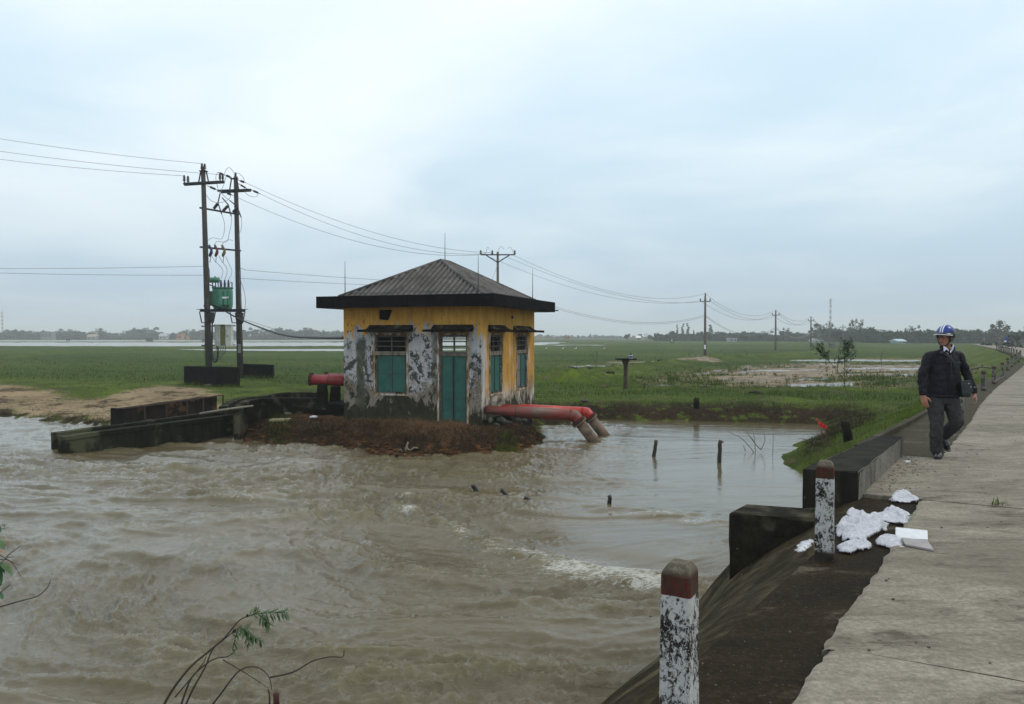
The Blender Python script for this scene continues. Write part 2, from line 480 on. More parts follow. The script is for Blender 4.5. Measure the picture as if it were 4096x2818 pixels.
M['trough'] = concrete('black_rusty_plate', (.008, .007, .006), (.035, .028, .02), 2.0, stain=(.10, .055, .03), streak=True)
M['pipe3'] = plain('dull_crimson_pipe', (.22, .018, .02), .5, 0, .4, 2.5)
M['clod'] = plain('dark_earth', (.025, .02, .012), .95, 0, .5, 6, .8)
M['stand'] = concrete('brown_mossy_column', (.03, .028, .015), (.11, .09, .055), 4, streak=True)
M['redstake'] = plain('dark_red_stake', (.06, .016, .014), .6)
M['brownleaf'] = plain('brown_leaf', (.30, .17, .09), .6)
M['orange'] = plain('orange_wrapper', (.6, .15, .03), .6)
# ---------------------------------------------------------------- plan of the place
WZ = -1.8          # river level
FZ = -1.15         # field level
PZ = -1.23         # level of the flood water standing on the fields
def catm(pts, per=6):
    """smooth polyline through plan points"""
    P_ = [Vector(p) for p in pts]; out = []
    for i in range(len(P_) - 1):
        p0 = P_[max(i - 1, 0)]; p1 = P_[i]; p2 = P_[i + 1]; p3 = P_[min(i + 2, len(P_) - 1)]
        for k in range(per):
            t = k / per
            out.append(.5 * ((2 * p1) + (p2 - p0) * t + (2 * p0 - 5 * p1 + 4 * p2 - p3) * t * t + (3 * p1 - p0 - 3 * p2 + p3) * t ** 3))
    out.append(P_[-1]); return out
# boundary between road slab and dark shoulder, then the edge of the far road
B_px = [(3160, 2811), (3277, 2606), (3412, 2409), (3504, 2285), (3635, 2080), (3672, 2014), (3760, 1835), (3872, 1698), (3920, 1622), (3973, 1563),
        (4010, 1531), (4059, 1494), (4092, 1466), (4106, 1448), (4108, 1437), (4096, 1428), (4070, 1417), (4035, 1407), (4000, 1399), (3965, 1392)]
Bp = [Vector((*G(a, b, 0)[:2], 0)) for a, b in B_px]
d0 = (Bp[4] - Bp[0]).normalized()
Bp = [Bp[0] - d0 * 9] + Bp + [Bp[-1] + (Bp[-1] - Bp[-2]).normalized() * 60]
BL = catm(Bp, 8)
def resample(pl, step):
    out = [pl[0]]; s = [0.0]; acc = 0; tot = 0
    L = [0.0]
    for i in range(1, len(pl)): L.append(L[-1] + (pl[i] - pl[i - 1]).length)
    n = int(L[-1] / step); k = 0; res = []
    for j in range(n + 1):
        t = j * step
        while k < len(pl) - 2 and L[k + 1] < t: k += 1
        f = (t - L[k]) / max(L[k + 1] - L[k], 1e-9); res.append(pl[k].lerp(pl[k + 1], min(max(f, 0), 1)))
    return res
BLr = resample(BL, .25)
def normals(pl):
    out = []
    for i in range(len(pl)):
        t = (pl[min(i + 1, len(pl) - 1)] - pl[max(i - 1, 0)]).normalized(); out.append(Vector((-t.y, t.x, 0)))
    return out
BLn = normals(BLr)
def s_of(p):
    p = Vector((p[0], p[1], 0)); return min(range(len(BLr)), key=lambda i: (BLr[i] - p).length) * .25
S651 = s_of(G(3672, 1998, 0)); S490 = s_of(G(3760, 1838, 0)); 
# outer edge of the shoulder, from the photograph near the weir, then a steady width
E_px = [(2809, 2599), (3036, 2391), (3251, 2204), (3343, 2124), (3438, 1994)]
Ep = [Vector((*G(a, b, 0)[:2], 0)) for a, b in E_px]
Ep = [Ep[0] - (Ep[1] - Ep[0]).normalized() * 9] + Ep
def shoulder_w(s):
    """distance from road boundary to shoulder edge at s"""
    return float(np.interp(s, SW_s, SW_w))
SW_s, SW_w = [], []
for i in range(0, len(BLr), 2):
    p = BLr[i]
    if i * .25 > S651: break
    q = min((Ep[k].lerp(Ep[k + 1], t / 20) for k in range(len(Ep) - 1) for t in range(21)), key=lambda q: (q - p).length)
    SW_s.append(i * .25); SW_w.append((q - p).length)
SW_s += [S490, S490 + 4, S490 + 12, S490 + 30, 400]; SW_w += [.95, .9, .75, .5, .4]

# pond / river outline in plan (river level)
shore_px = [(-900, 1640), (0, 1668), (150, 1680), (300, 1697), (450, 1712), (700, 1718), (820, 1742), (960, 1757), (1100, 1772), (1300, 1788), (1500, 1812), (1720, 1832),
            (1900, 1828), (2080, 1802), (2150, 1782), (2195, 1752), (2140, 1722), (2160, 1706), (2215, 1700), (2260, 1706), (2300, 1690), (2420, 1680), (2500, 1682), (2700, 1685),
            (2900, 1689), (3100, 1694), (3290, 1700), (3306, 1725), (3290, 1765), (3250, 1815), (3225, 1870)]
shore = gp(shore_px, WZ)
POND = [(-60, 34), (-60, -8)] + [(-3.2, -8)] + [(-1.3, 0), (.7, 3.2), (2.8, 6.6), (4.6, 9.2)] + list(reversed(shore))
dikes = [  # plan polylines, half width, height
    (gp([(2130, 1535), (2300, 1520), (2500, 1482), (2819, 1442), (3100, 1425), (3380, 1405)], -1.15), 1.7, .42),
    (gp([(2100, 1388), (2700, 1386), (3300, 1384), (3700, 1380)], -1.15), 1.6, .4),
    (gp([(2100, 1377), (2800, 1374), (3600, 1371)], -1.15), 2.5, .35),
    (gp([(-900, 1391), (0, 1391), (830, 1393), (1400, 1390), (2100, 1388)], -1.15), 2.2, .4),
    (gp([(-900, 1369), (0, 1368.5), (700, 1369), (1400, 1368), (2200, 1370)], -1.15), 3.2, .45),
    (gp([(-500, 1440), (0, 1436), (130, 1424), (150, 1410), (700, 1398)], -1.15), 1.2, .25),
    (gp([(2820, 1440), (3200, 1433), (3800, 1438)], -1.15), .8, .2),
    (gp([(2480, 1560), (2900, 1566), (3300, 1568), (3700, 1572)], -1.15), .7, .14),
]
floods = [gp(p, PZ) for p in (
    [(-1500, 1362.5), (2085, 1362.5), (2080, 1366.5), (-1500, 1366.5)],
    [(-1500, 1371), (2240, 1371), (2200, 1377), (2100, 1386), (600, 1387), (-1500, 1387)],
    [(680, 1398), (1400, 1397), (2080, 1396), (2090, 1401), (1400, 1407), (900, 1405), (740, 1401)],
    [(2090, 1380), (2420, 1381.5), (2390, 1385), (2090, 1385)],
    [(2780, 1425), (2960, 1424), (2985, 1429), (2800, 1431)],
    [(3150, 1441), (3400, 1437), (3750, 1441), (3780, 1449), (3400, 1450), (3180, 1447)])]
mudfield = gp([(2560, 1532), (2700, 1503), (2860, 1476), (3100, 1458), (3500, 1452), (3800, 1458), (3930, 1490), (3700, 1530), (3660, 1556), (3300, 1560), (2950, 1556), (2700, 1545)], PZ)
mudpale = gp([(2500, 1452), (2700, 1447), (2830, 1446), (2900, 1452), (2700, 1458), (2400, 1452)], PZ)
wetgrass = gp([(2150, 1452), (2500, 1447), (2560, 1456), (2420, 1470), (2180, 1472)], PZ)
sandbank = gp([(-700, 1560), (0, 1558), (140, 1578), (260, 1606), (420, 1604), (640, 1572), (860, 1586), (900, 1640), (700, 1690), (430, 1668), (200, 1650), (0, 1630), (-700, 1600)], -1.5)
island = gp([(830, 1700), (1000, 1650), (1375, 1640), (2000, 1640), (2120, 1690), (2210, 1760), (2080, 1815), (1900, 1845), (1700, 1850), (1300, 1800), (900, 1765)], -1.3)
dikepath = gp([(2480, 1560), (2900, 1566), (3300, 1568), (3700, 1572)], -1.15)
roadline = [tuple(p[:2]) for p in BLr[::8]]

def road_sd(x, y):
    """signed distance to the road boundary line, positive on the river side; and distance along"""
    best = np.full(np.shape(x), 1e18); sgn = np.zeros(np.shape(x)); sa = np.zeros(np.shape(x))
    pl = roadline
    for i in range(len(pl) - 1):
        ax, ay = pl[i]; ex, ey = pl[i + 1][0] - ax, pl[i + 1][1] - ay
        t = np.clip(((x - ax) * ex + (y - ay) * ey) / (ex * ex + ey * ey), 0, 1)
        dx = x - ax - t * ex; dy = y - ay - t * ey; d = dx * dx + dy * dy
        c = ex * (y - ay) - ey * (x - ax)
        m = d < best
        best = np.where(m, d, best); sgn = np.where(m, np.where(c > 0, 1.0, -1.0), sgn); sa = np.where(m, (i + t) * 2.0, sa)
    return np.sqrt(best) * sgn, sa

def terrain(x, y, full=False):
    x = np.asarray(x, float); y = np.asarray(y, float)
    n1 = fbm(x * .35, y * .35, 4, 3); n2 = fbm(x * 1.6, y * 1.6, 4, 11); n3 = fbm(x * 5, y * 5, 3, 23)
    sd = sdpoly(x, y, POND) + n2 * .22 + n3 * .06
    isl = sdpoly(x, y, island)
    left = sstep(-9.5, -12, x) * sstep(3.5, 1.5, np.abs(0 * x)) if False else sstep(-10, -13, x)
    width = 2.6 + 4.2 * left
    t = np.clip(sd / width, 0, 1)
    prof = np.where(left > .5, t ** 1.3, 1 - (1 - t) ** 1.8)
    z = np.where(sd > 0, WZ + prof * (FZ - WZ), WZ - np.minimum(np.abs(sd) * .55, .75))
    fieldm = sstep(2, 5, sd)
    far = sstep(160, 60, np.hypot(x, y))
    rug = n1 * .09 + n2 * .06 + n3 * .03
    z = z + np.where(sd > 0, rug * np.clip(sd * 1.2, 0, 1) * (0.35 + .65 * far), 0)
    # rough mounds on the grass behind the pond, right of the house
    hum = sstep(38, 44, y) * sstep(75, 55, y) * sstep(1, 4, x) * sstep(30, 15, x)
    z = z + hum * np.clip(n2 + .1, 0, 1) * .45 * sstep(.1, .5, fbm(x * .25, y * .25, 2, 77) + .3)
    lush = np.zeros(x.shape); soil = np.zeros(x.shape); sand = np.zeros(x.shape); wet = np.zeros(x.shape)
    for pl, hw, h in dikes:
        d = dline(x, y, pl) + n1 * hw * .35
        k = np.exp(-(d / hw) ** 2); z = z + k * h * (1 + .5 * n2 * far); lush = np.maximum(lush, np.clip(k * 1.6, 0, 1) * .8)
    hr = np.hypot(x, y)
    for pl in floods:
        d = sdpoly(x, y, pl) + n1 * hr * .012
        k = sstep(hr * .004, -hr * .004, d); z = z * (1 - k) + (PZ - .12) * k; wet = np.maximum(wet, k)
    # wet mud field with rows of puddles
    dm = sdpoly(x, y, mudfield) + n1 * 2.2
    km = sstep(1.2, -1.0, dm)
    ca, sa_ = math.cos(.35), math.sin(.35)
    rr = fbm((x * ca + y * sa_) * .22, (-x * sa_ + y * ca) * 1.25, 4, 51)
    pz = PZ + .05 - .26 * sstep(.20, .46, rr + .35 * fbm(x * .12, y * .12, 2, 8)) + n3 * .05 + n2 * .04
    z = z * (1 - km) + pz * km; wet = np.maximum(wet, km)
    gfront = km * np.maximum(sstep(-6, 0, dm) * sstep(-.25, .25, n2 + .1), .85 * sstep(.12, .30, fbm((x * ca + y * sa_) * .13 + 9, (-x * sa_ + y * ca) * .5, 3, 58)))
    dp = sdpoly(x, y, mudpale) + n1 * 1.5; kp = sstep(.8, -.8, dp); wet = np.maximum(wet, kp); sand = np.maximum(sand, kp * .7)
    dw = sdpoly(x, y, wetgrass) + n1 * 2; kw = sstep(1.5, -1.5, dw) * sstep(.05, .25, rr + .1 * n3); z = z * (1 - kw) + (PZ - .07) * kw; wet = np.maximum(wet, kw * .8)
    # sand bank left of the channel, with a trickle of water behind its dark rim
    ds = sdpoly(x, y, sandbank) + n2 * .9 + n1 * .8; ks = sstep(.5, -.5, ds); sand = np.maximum(sand, ks)
    rim = np.exp(-((sd - .9) / .55) ** 2) * sstep(-9.5, -12, x) * sstep(-70, -60, x); z = z + rim * .16
    # island soil
    ki = sstep(.5, -.3, isl) ; soil = np.maximum(soil, ki)
    # bare cut bank right at the water, reddish brown
    cut = sstep(2.5, 1.0, sd) * sstep(-.5, .2, sd); soilb = cut * (1 - ks)
    # grassy embankment up to the road
    dr, sa = road_sd(x, y)
    sw = np.interp(sa, SW_s, SW_w)
    dd = dr - sw
    kb = sstep(S490 - 1.5, S490 + 2.5, sa)
    slope = .44 + .08 * n1 + 1.2 * sstep(S490 + 11, S490 + 1, sa)
    zb = -.10 - np.clip(dd - .25, 0, 99) * slope + n2 * .05 + n3 * .02 - np.clip(.25 - dd, 0, 1) * .1
    use = (dd > -.6) & (kb > 0)
    z = np.where(use, np.maximum(z, zb * kb + (1 - kb) * -3), z)
    bank = use * sstep(4.5, 2.0, dd) * kb
    sand = np.maximum(sand, bank * sstep(1.3, .2, dd) * sstep(0.0, .35, n2 + .25) * sstep(S490 + 9, S490 + 1, sa) * .8)
    # under the road embankment
    und = (dr < sw + .0) & (dr > -8)
    z = np.where(und & ~((dd > -.6) & (kb > 0)), np.minimum(z, -.6), z)
    z = np.where(dr < -4.4, np.maximum(FZ + rug, -.2 + (dr + 4.4) * .4), z)
    z = z + 0
    if not full: return z + .14 * np.exp(-(((x + 16.8) / 3.5) ** 2 + ((y - 46.5) / 4) ** 2))
    lush = np.maximum(lush, sstep(9.5, 1.5, sd) * .8 * (hr < 80)); lush = np.maximum(lush, sstep(17, 12, sd + n1 * 2) * sstep(-8, -11, x) * .95); z = z + .14 * np.exp(-(((x + 16.8) / 3.5) ** 2 + ((y - 46.5) / 4) ** 2)); lush = np.maximum(lush, bank)
    return z, dict(sand=sand, soil=soil, cut=np.where(z > WZ - .3, soilb, 0) * (1 - bank * .75), wet=wet * (1 - gfront), lush=np.clip(lush + hum * .5, 0, 1), gfront=gfront, sd=sd)

# ---- ground sheet
Ys = np.concatenate([np.linspace(-12, 18, 40, endpoint=False), np.arange(18, 42, .16), np.geomspace(42, 240, 170, endpoint=False), np.geomspace(240, 4200, 60)])
Ts = np.concatenate([np.linspace(-2.6, -.95, 60, endpoint=False), np.linspace(-.95, .8, 600, endpoint=False), np.linspace(.8, 2.6, 60)])
YY = np.repeat(Ys[:, None], len(Ts), 1); XX = Ts[None, :] * np.maximum(YY, 14)
ZZ, AT = terrain(XX, YY, True)
ZZ = np.where(YY > 700, np.minimum(ZZ, FZ), ZZ)

def ground_mat():
    m = NT('fields_grass_mud_and_sand'); p = m.pos()
    big = m.noise(m.map(p, (.03, .05, .03)), 1, 4, .6); mid = m.noise(p, .5, 5, .6, .4); fine = m.noise(p, 6, 5, .7); vf = m.noise(m.map(p, (22, 9, 22)), 1, 3, .7)
    rice = m.ramp(m.ma('ADD', m.ma('MULTIPLY', big, .7), m.ma('MULTIPLY', fine, .3)), [(.34, (.020, .037, .006)), (.5, (.040, .072, .009)), (.66, (.082, .100, .018))])
    lushc = m.ramp(m.ma('ADD', m.ma('MULTIPLY', mid, .55), m.ma('MULTIPLY', vf, .45)), [(.34, (.016, .022, .005)), (.5, (.058, .085, .010)), (.64, (.12, .165, .018))])
    dry = m.ramp(fine, [(.3, (.05, .036, .02)), (.7, (.13, .10, .055))])
    c = m.mix(m.attr('lush'), rice, lushc)
    c = m.mix(m.st(m.noise(p, 1.1, 5, .7, .3), .53, .66, 0, .75), c, dry)
    mud = m.ramp(m.noise(p, 1.2, 6, .65), [(.3, (.075, .050, .028)), (.7, (.29, .205, .12))])
    c = m.mix(m.attr('wet'), c, mud)
    sandc = m.ramp(m.ma('ADD', m.ma('MULTIPLY', mid, .6), m.ma('MULTIPLY', fine, .4)), [(.3, (.12, .085, .045)), (.6, (.30, .225, .135))])
    sandc = m.mix(m.st(m.ma('ADD', m.ma('MULTIPLY', m.noise(m.map(p, (.5, 1.1, .5)), 1, 5, .7, .5), .75), m.ma('MULTIPLY', fine, .25)), .50, .57, 0, .85), sandc, (.045, .03, .018))
    c = m.mix(m.attr('sand'), c, sandc)
    soilc = m.ramp(m.ma('ADD', m.ma('MULTIPLY', mid, .45), m.ma('MULTIPLY', fine, .55)), [(.32, (.028, .016, .009)), (.5, (.085, .044, .022)), (.70, (.22, .095, .036))])
    c = m.mix(m.attr('soil'), c, soilc)
    cutc = m.ramp(m.ma('ADD', m.ma('MULTIPLY', mid, .4), m.ma('MULTIPLY', fine, .6)), [(.32, (.008, .006, .003)), (.6, (.036, .022, .012)), (.75, (.10, .045, .02))])
    cf = m.ma('MULTIPLY', m.attr('cut'), m.st(m.noise(p, 1.8, 4, .6), .34, .5), True)
    c = m.mix(cf, c, cutc)
    h = m.ma('ADD', m.ma('MULTIPLY', m.noise(p, 2.5, 5, .65), 1.0), m.ma('MULTIPLY', m.noise(p, 14, 4, .7), .35))
    rough = m.ma('SUBTRACT', .95, m.ma('MULTIPLY', m.attr('wet'), .45))
    return m.set(base=c, rough=rough, normal=m.bump(h, .8, .09), spec=.08)
ground = grid_mesh('ground', XX, YY, ZZ, ground_mat(), {k: AT[k] for k in ('sand', 'soil', 'cut', 'wet', 'lush')})
tag(ground, 'flat green rice fields, grass banks, sand and mud stretching to the horizon', 'ground', kind='structure')

# ---- standing flood water on the fields
def still_mat():
    m = NT('grey_flood_water'); p = m.pos()
    h = m.noise(m.map(p, (1.2, 2.4, 1)), 1, 3, .5)
    return m.set(base=(.17, .15, .12), rough=.16, ior=1.33, normal=m.bump(h, .9, .12))
mb = MB(); mb.add([(-2500, 43, PZ), (2500, 43, PZ), (2500, 1100, PZ), (-2500, 1100, PZ)], [(0, 1, 2, 3)])
mb.build('flood_water', still_mat(), label='sheets of pale grey flood water lying on the far fields', cat='water', kind='structure')

# ---- river
Yw = [1.0]
while Yw[-1] < 37: Yw.append(Yw[-1] + max(.022, .0046 * Yw[-1]))
Yw = np.array(Yw)
Tw = np.concatenate([np.linspace(-2.4, -.78, 60, endpoint=False), np.linspace(-.78, .52, 620)])
WY = np.repeat(Yw[:, None], len(Tw), 1); WX = Tw[None, :] * np.maximum(WY, 6.0)
def ridge(n): return 1 - np.abs(n)
def blob(px, py, rx, ry):
    c = G(px, py, WZ); e = G(px + rx, py, WZ); f = G(px, py - ry, WZ); g_ = G(px, py + ry, WZ)
    ax = abs(e.x - c.x); ay = abs(f.y - g_.y) / 2
    return np.exp(-(((WX - c.x - (WY - c.y) * c.x / c.y) / ax) ** 2 + ((WY - c.y) / ay) ** 2))
# how agitated the water is
calm = np.clip(blob(2560, 2180, 330, 90) * 1.3 + sstep(-1.5, 4.5, WX - (WY - 15) * .10) * sstep(11.5, 16, WY) * 1.0, 0, 1)
calm = np.clip(calm + sstep(-9, -14, WX + (WY - 10) * .9) * .15 + sstep(7.6, 6.2, WY) * .45, 0, 1)
ag = 1 - calm * .91
lw = fbm(WX * .085 + 3, WY * .085, 2, 5); lw2 = fbm(WX * .085 + 40, WY * .085, 2, 6); md = fbm(WX * .45, WY * .45, 3, 8)
fx = WX + lw * 4.0 + md * .5; fy = WY + lw2 * 3.4 + md * .45 + .22 * (WX - 2)
cur = .30 + .85 * sstep(-.30, .35, fbm(fx * .16, fy * .5, 3, 77))          # runs of rough water between smooth tongues
a1 = ridge(fbm(fx * .30, fy * .80, 3, 31, .5)) ** 2.4
a2 = ridge(fbm(fx * .95, fy * 2.1, 3, 37, .5)) ** 3
a3 = fbm(fx * 3.0, fy * 5.0, 2, 43, .5)
a4 = ridge(fbm(fx * 5.5 + a3, fy * 10, 2, 47)) ** 4
WH = (a1 - .6) * .115 + ((a2 - .4) * .105 + a3 * .018 + (a4 - .35) * .036) * cur
WH *= ag
# standing wave and boils
line1 = gp([(1750, 2095), (2050, 2215), (2300, 2290), (2700, 2350)], WZ); dl = dline(WX, WY, line1)
line2 = gp([(2400, 2035), (2650, 2060), (2920, 2095)], WZ); dl2 = dline(WX, WY, line2)
WH += .10 * np.exp(-(dl / .35) ** 2) * (1 + .8 * a3) - .05 * np.exp(-((dl - .8) / .4) ** 2) + .05 * np.exp(-(dl2 / .5) ** 2) * (1 + a3)
for (px, py, rx, ry, h) in ((1290, 2075, 260, 26, .11), (1180, 2060, 120, 18, .08), (690, 1880, 60, 12, .12), (1620, 2045, 60, 22, .12), (1640, 1990, 60, 16, .08), (980, 2000, 160, 26, .09),
                            (2050, 2120, 180, 34, -.10), (500, 2060, 300, 20, .06), (1930, 1962, 30, 12, .04), (2050, 1975, 50, 14, .05), (1500, 2620, 200, 34, .06), (900, 2450, 240, 26, .05)):
    WH += blob(px, py, rx, ry) * h
foam = np.zeros(WX.shape)
for (px, py, rx, ry, k) in ((390, 1858, 110, 14, 1.1), (690, 1878, 40, 9, .9), (980, 1998, 100, 20, 1.15), (1150, 1970, 110, 14, .7), (1310, 2085, 80, 14, .8), (1630, 2052, 48, 18, 1.5), (1610, 1990, 60, 12, 1.2),
                            (190, 2000, 40, 12, .8), (110, 2105, 14, 18, .9), (1350, 2140, 90, 16, .9), (1520, 2170, 120, 18, .8), (2240, 2290, 120, 22, 1.05), (2450, 2310, 160, 30, 1.15), (2600, 2350, 90, 26, 1.2), (2330, 2240, 160, 18, 1.0),
                            (2560, 2060, 200, 10, .75), (2780, 2090, 110, 12, .95), (1905, 1955, 40, 10, 1.0), (2020, 1980, 50, 12, 1.5), (2090, 1993, 40, 8, 1.2), (60, 2470, 70, 26, .62), (130, 2540, 80, 30, .62), (620, 2620, 70, 26, .8),
                            (1860, 2660, 60, 18, .6), (1700, 2560, 80, 14, .5), (300, 2200, 120, 12, .5), (800, 1840, 70, 8, .8), (250, 1900, 60, 8, .8), (1440, 2240, 90, 12, .6), (2100, 2215, 160, 12, .8)):
    foam += blob(px, py, rx, ry) * k
foam += .70 * np.exp(-(dl / .55) ** 2) + .45 * np.exp(-(dl2 / .3) ** 2)
foam += np.clip(a1 * ridge(a3) - .80, 0, 1) * 1.6 * ag
WZZ = WZ + WH
def river_mat():
    m = NT('muddy_river_water'); p = m.pos()
    n1 = m.noise(m.map(p, (2.4, 6.5, 3)), 1, 5, .62, 1.0); n2 = m.noise(m.map(p, (11, 30, 16)), 1, 4, .6, .8)
    wav = m.attr('height')
    deep = m.ramp(m.noise(m.map(p, (.30, .95, .3)), 1, 6, .66, 1.2), [(.3, (.088, .068, .034)), (.52, (.114, .092, .052)), (.74, (.142, .119, .077))])
    c = m.mix(m.st(wav, .0, .12, 0, .4), deep, (.165, .14, .06))
    fo = m.ma('ADD', m.attr('foam'), m.ma('MULTIPLY', m.ma('SUBTRACT', m.noise(m.map(p, (4, 9, 5)), 1, 6, .8, 1.4), .5), 6.0))
    fo = m.ma('ADD', fo, m.ma('MULTIPLY', m.ma('SUBTRACT', m.noise(m.map(p, (14, 26, 14)), 1, 4, .7, .8), .5), 3.0))
    ff = m.st(fo, .82, 2.2, 0, .6)
    c = m.mix(ff, c, (.62, .62, .57))
    h = m.ma('ADD', m.ma('MULTIPLY', n1, 1.0), m.ma('MULTIPLY', n2, .6))
    st = m.ma('MULTIPLY', m.attr('agit'), .5)
    b = m.n('ShaderNodeBump'); m.put(b.inputs['Height'], h); b.inputs['Distance'].default_value = .045; m.put(b.inputs['Strength'], st)
    r = m.ma('ADD', .045, m.ma('MULTIPLY', ff, .5))
    return m.set(base=c, rough=r, ior=1.33, normal=b.outputs[0])
river = grid_mesh('river', WX, WY, WZZ, river_mat(), dict(foam=foam, height=WH, agit=ag * np.clip(cur, .3, 1.1) + .10))
tag(river, 'fast brown muddy river water with foam streaks in front of the pump house', 'water', kind='structure')
# ---------------------------------------------------------------- road of cast slabs, shoulder, revetment
def road_mat():
    m = NT('worn_pale_concrete_road'); p = m.pos()
    q = m.map(p, (.9, 2.2, 1), rot=(0, 0, .15)); big = m.noise(q, 1.0, 6, .68, 1.0); mid = m.noise(m.map(p, (3.2, 7.5, 1)), 1, 6, .75, 1.0); fine = m.noise(p, 30, 5, .75); sp = m.noise(p, 90, 2, .6)
    c = m.ramp(m.ma('ADD', m.ma('MULTIPLY', big, .5), m.ma('MULTIPLY', mid, .5)), [(.38, (.09, .072, .050)), (.44, (.21, .180, .138)), (.57, (.33, .288, .226)), (.74, (.46, .41, .335))])
    c = m.mix(m.st(fine, .35, .7, .5, 0), c, (.07, .06, .045))
    c = m.mix(m.st(sp, .66, .74, 0, .5), c, (.5, .47, .42))
    c = m.mix(m.st(m.noise(m.map(p, (.35, .6, 1)), 1, 5, .65, .8), .5, .62, 0, .45), c, (.11, .095, .065))   # damp algae stains
    h = m.ma('ADD', mid, m.ma('MULTIPLY', fine, .6))
    return m.set(base=c, rough=.9, normal=m.bump(h, .45, .012), spec=.25)
def shoulder_mat(name, lo, hi, pale):
    m = NT(name); p = m.pos()
    a = m.noise(m.map(p, (1.0, 2.2, 1)), 1.2, 6, .65, .5); f = m.noise(p, 26, 5, .75); s2 = m.noise(p, 75, 2, .5)
    c = m.ramp(a, [(.3, lo), (.56, hi), (.68, pale)])
    c = m.mix(m.st(f, .4, .72, .55, 0), c, tuple(x * .5 for x in lo))
    c = m.mix(m.st(s2, .68, .74, 0, .6), c, (.2, .19, .16))
    return m.set(base=c, rough=m.ramp(a, [(.3, (.7,) * 3), (.6, (.9,) * 3)]), normal=m.bump(m.ma('ADD', m.noise(p, 9, 5, .7), f), .4, .012), spec=.05)
M['road'] = road_mat()
M['shoulder'] = shoulder_mat('dark_damp_shoulder', (.013, .0095, .0055), (.042, .031, .018), (.15, .13, .095))
M['shoulder_far'] = shoulder_mat('brown_mossy_shoulder', (.035, .03, .018), (.085, .072, .048), (.20, .175, .13))
def slope_mat():
    m = NT('wet_revetment_concrete'); v = m.c.outputs['UV']; p = m.pos()
    st = m.ma('ADD', m.ma('MULTIPLY', m.noise(m.map(v, (.5, 4, 1)), 1, 6, .65, .5), .45), m.ma('MULTIPLY', m.noise(p, 2.2, 6, .7, .4), .55)); a = m.noise(p, 1.3, 5, .6, .6); f = m.noise(p, 28, 4, .7)
    c = m.ramp(st, [(.36, (.014, .011, .006)), (.5, (.038, .030, .016)), (.64, (.10, .082, .050))])
    c = m.mix(m.st(a, .50, .64, 0, .85), c, (.15, .12, .07))
    c = m.mix(m.st(f, .4, .7, .5, 0), c, (.012, .01, .006))
    return m.set(base=c, rough=.85, normal=m.bump(m.ma('ADD', st, m.ma('MULTIPLY', f, .3)), .7, .03), spec=.04)
M['slope'] = slope_mat()
RW = 3.8
def at_s(s, d):
    i = s / .25; k = int(min(max(math.floor(i), 0), len(BLr) - 2)); f = min(max(i - k, 0), 1)
    return BLr[k].lerp(BLr[k + 1], f) + BLn[k].lerp(BLn[k + 1], f) * d
def jag(s, k=1.0):
    return k * (.022 * float(fbm(np.array([s * 2.3]), np.array([.3]), 4, 91)[0]) + .020 * float(fbm(np.array([s * 9]), np.array([.7]), 3, 95)[0]))
# base under the slabs (continuous embankment core)
mb = MB(); Send = len(BLr) * .25 - 1
ss = [i * 1.0 for i in range(0, int(Send))]
for i in range(len(ss) - 1):
    a, b = ss[i], ss[i + 1]
    def row(s):
        return [at_s(s, .02) + Vector((0, 0, -.9)), at_s(s, .02) + Vector((0, 0, -.14)), at_s(s, -RW - .3) + Vector((0, 0, -.14)), at_s(s, -RW - 2.2) + Vector((0, 0, -1.3))]
    A, B_ = row(a), row(b)
    mb.add(A + B_, [(0, 1, 5, 4), (1, 2, 6, 5), (2, 3, 7, 6)])
road = mb.build('road', M['shoulder_far'], label='pale worn concrete road running away along the embankment on the right', cat='road', kind='structure')
joints = [S651 - 4.75 * 2, S651 - 4.75, S651, S490]
j0 = -1.0
js = [0.0] + [j for j in joints if j > .5]
while js[-1] < 62: js.append(js[-1] + 4.75)
js += [80, 100, Send - 2]
for a, b in zip(js[:-1], js[1:]):
    g = .012 if a < 60 else 0
    s0, s1 = a + g, b - g
    n = max(2, int((s1 - s0) / (.06 if s1 < S490 + 12 else .5))); mb = MB()
    top = []; 
    for i in range(n + 1):
        s = s0 + (s1 - s0) * i / n
        ext = shoulder_w(s) - .06 if (a >= S651 - .1 and b <= S490 + .1) else jag(s)
        cols = [at_s(s, ext), at_s(s, ext - .03), at_s(s, -RW * .5), at_s(s, -RW)]
        lay = []
        for c, z in zip([cols[0], cols[0]] + cols[1:] + [cols[-1]], (-.13, -.012, 0.0, .015, 0.0, -.13)):
            lay.append((c.x, c.y, z))
        top.append(lay)
    k = len(top[0]); vs = [p for l in top for p in l]; fs = []
    for i in range(n):
        for j in range(k - 1): fs.append((i * k + j, i * k + j + 1, (i + 1) * k + j + 1, (i + 1) * k + j))
    fs.append(tuple(range(k))); fs.append(tuple(n * k + j for j in reversed(range(k))))
    mb.add(vs, fs); mb.build('road_slab', M['road'], parent=road)
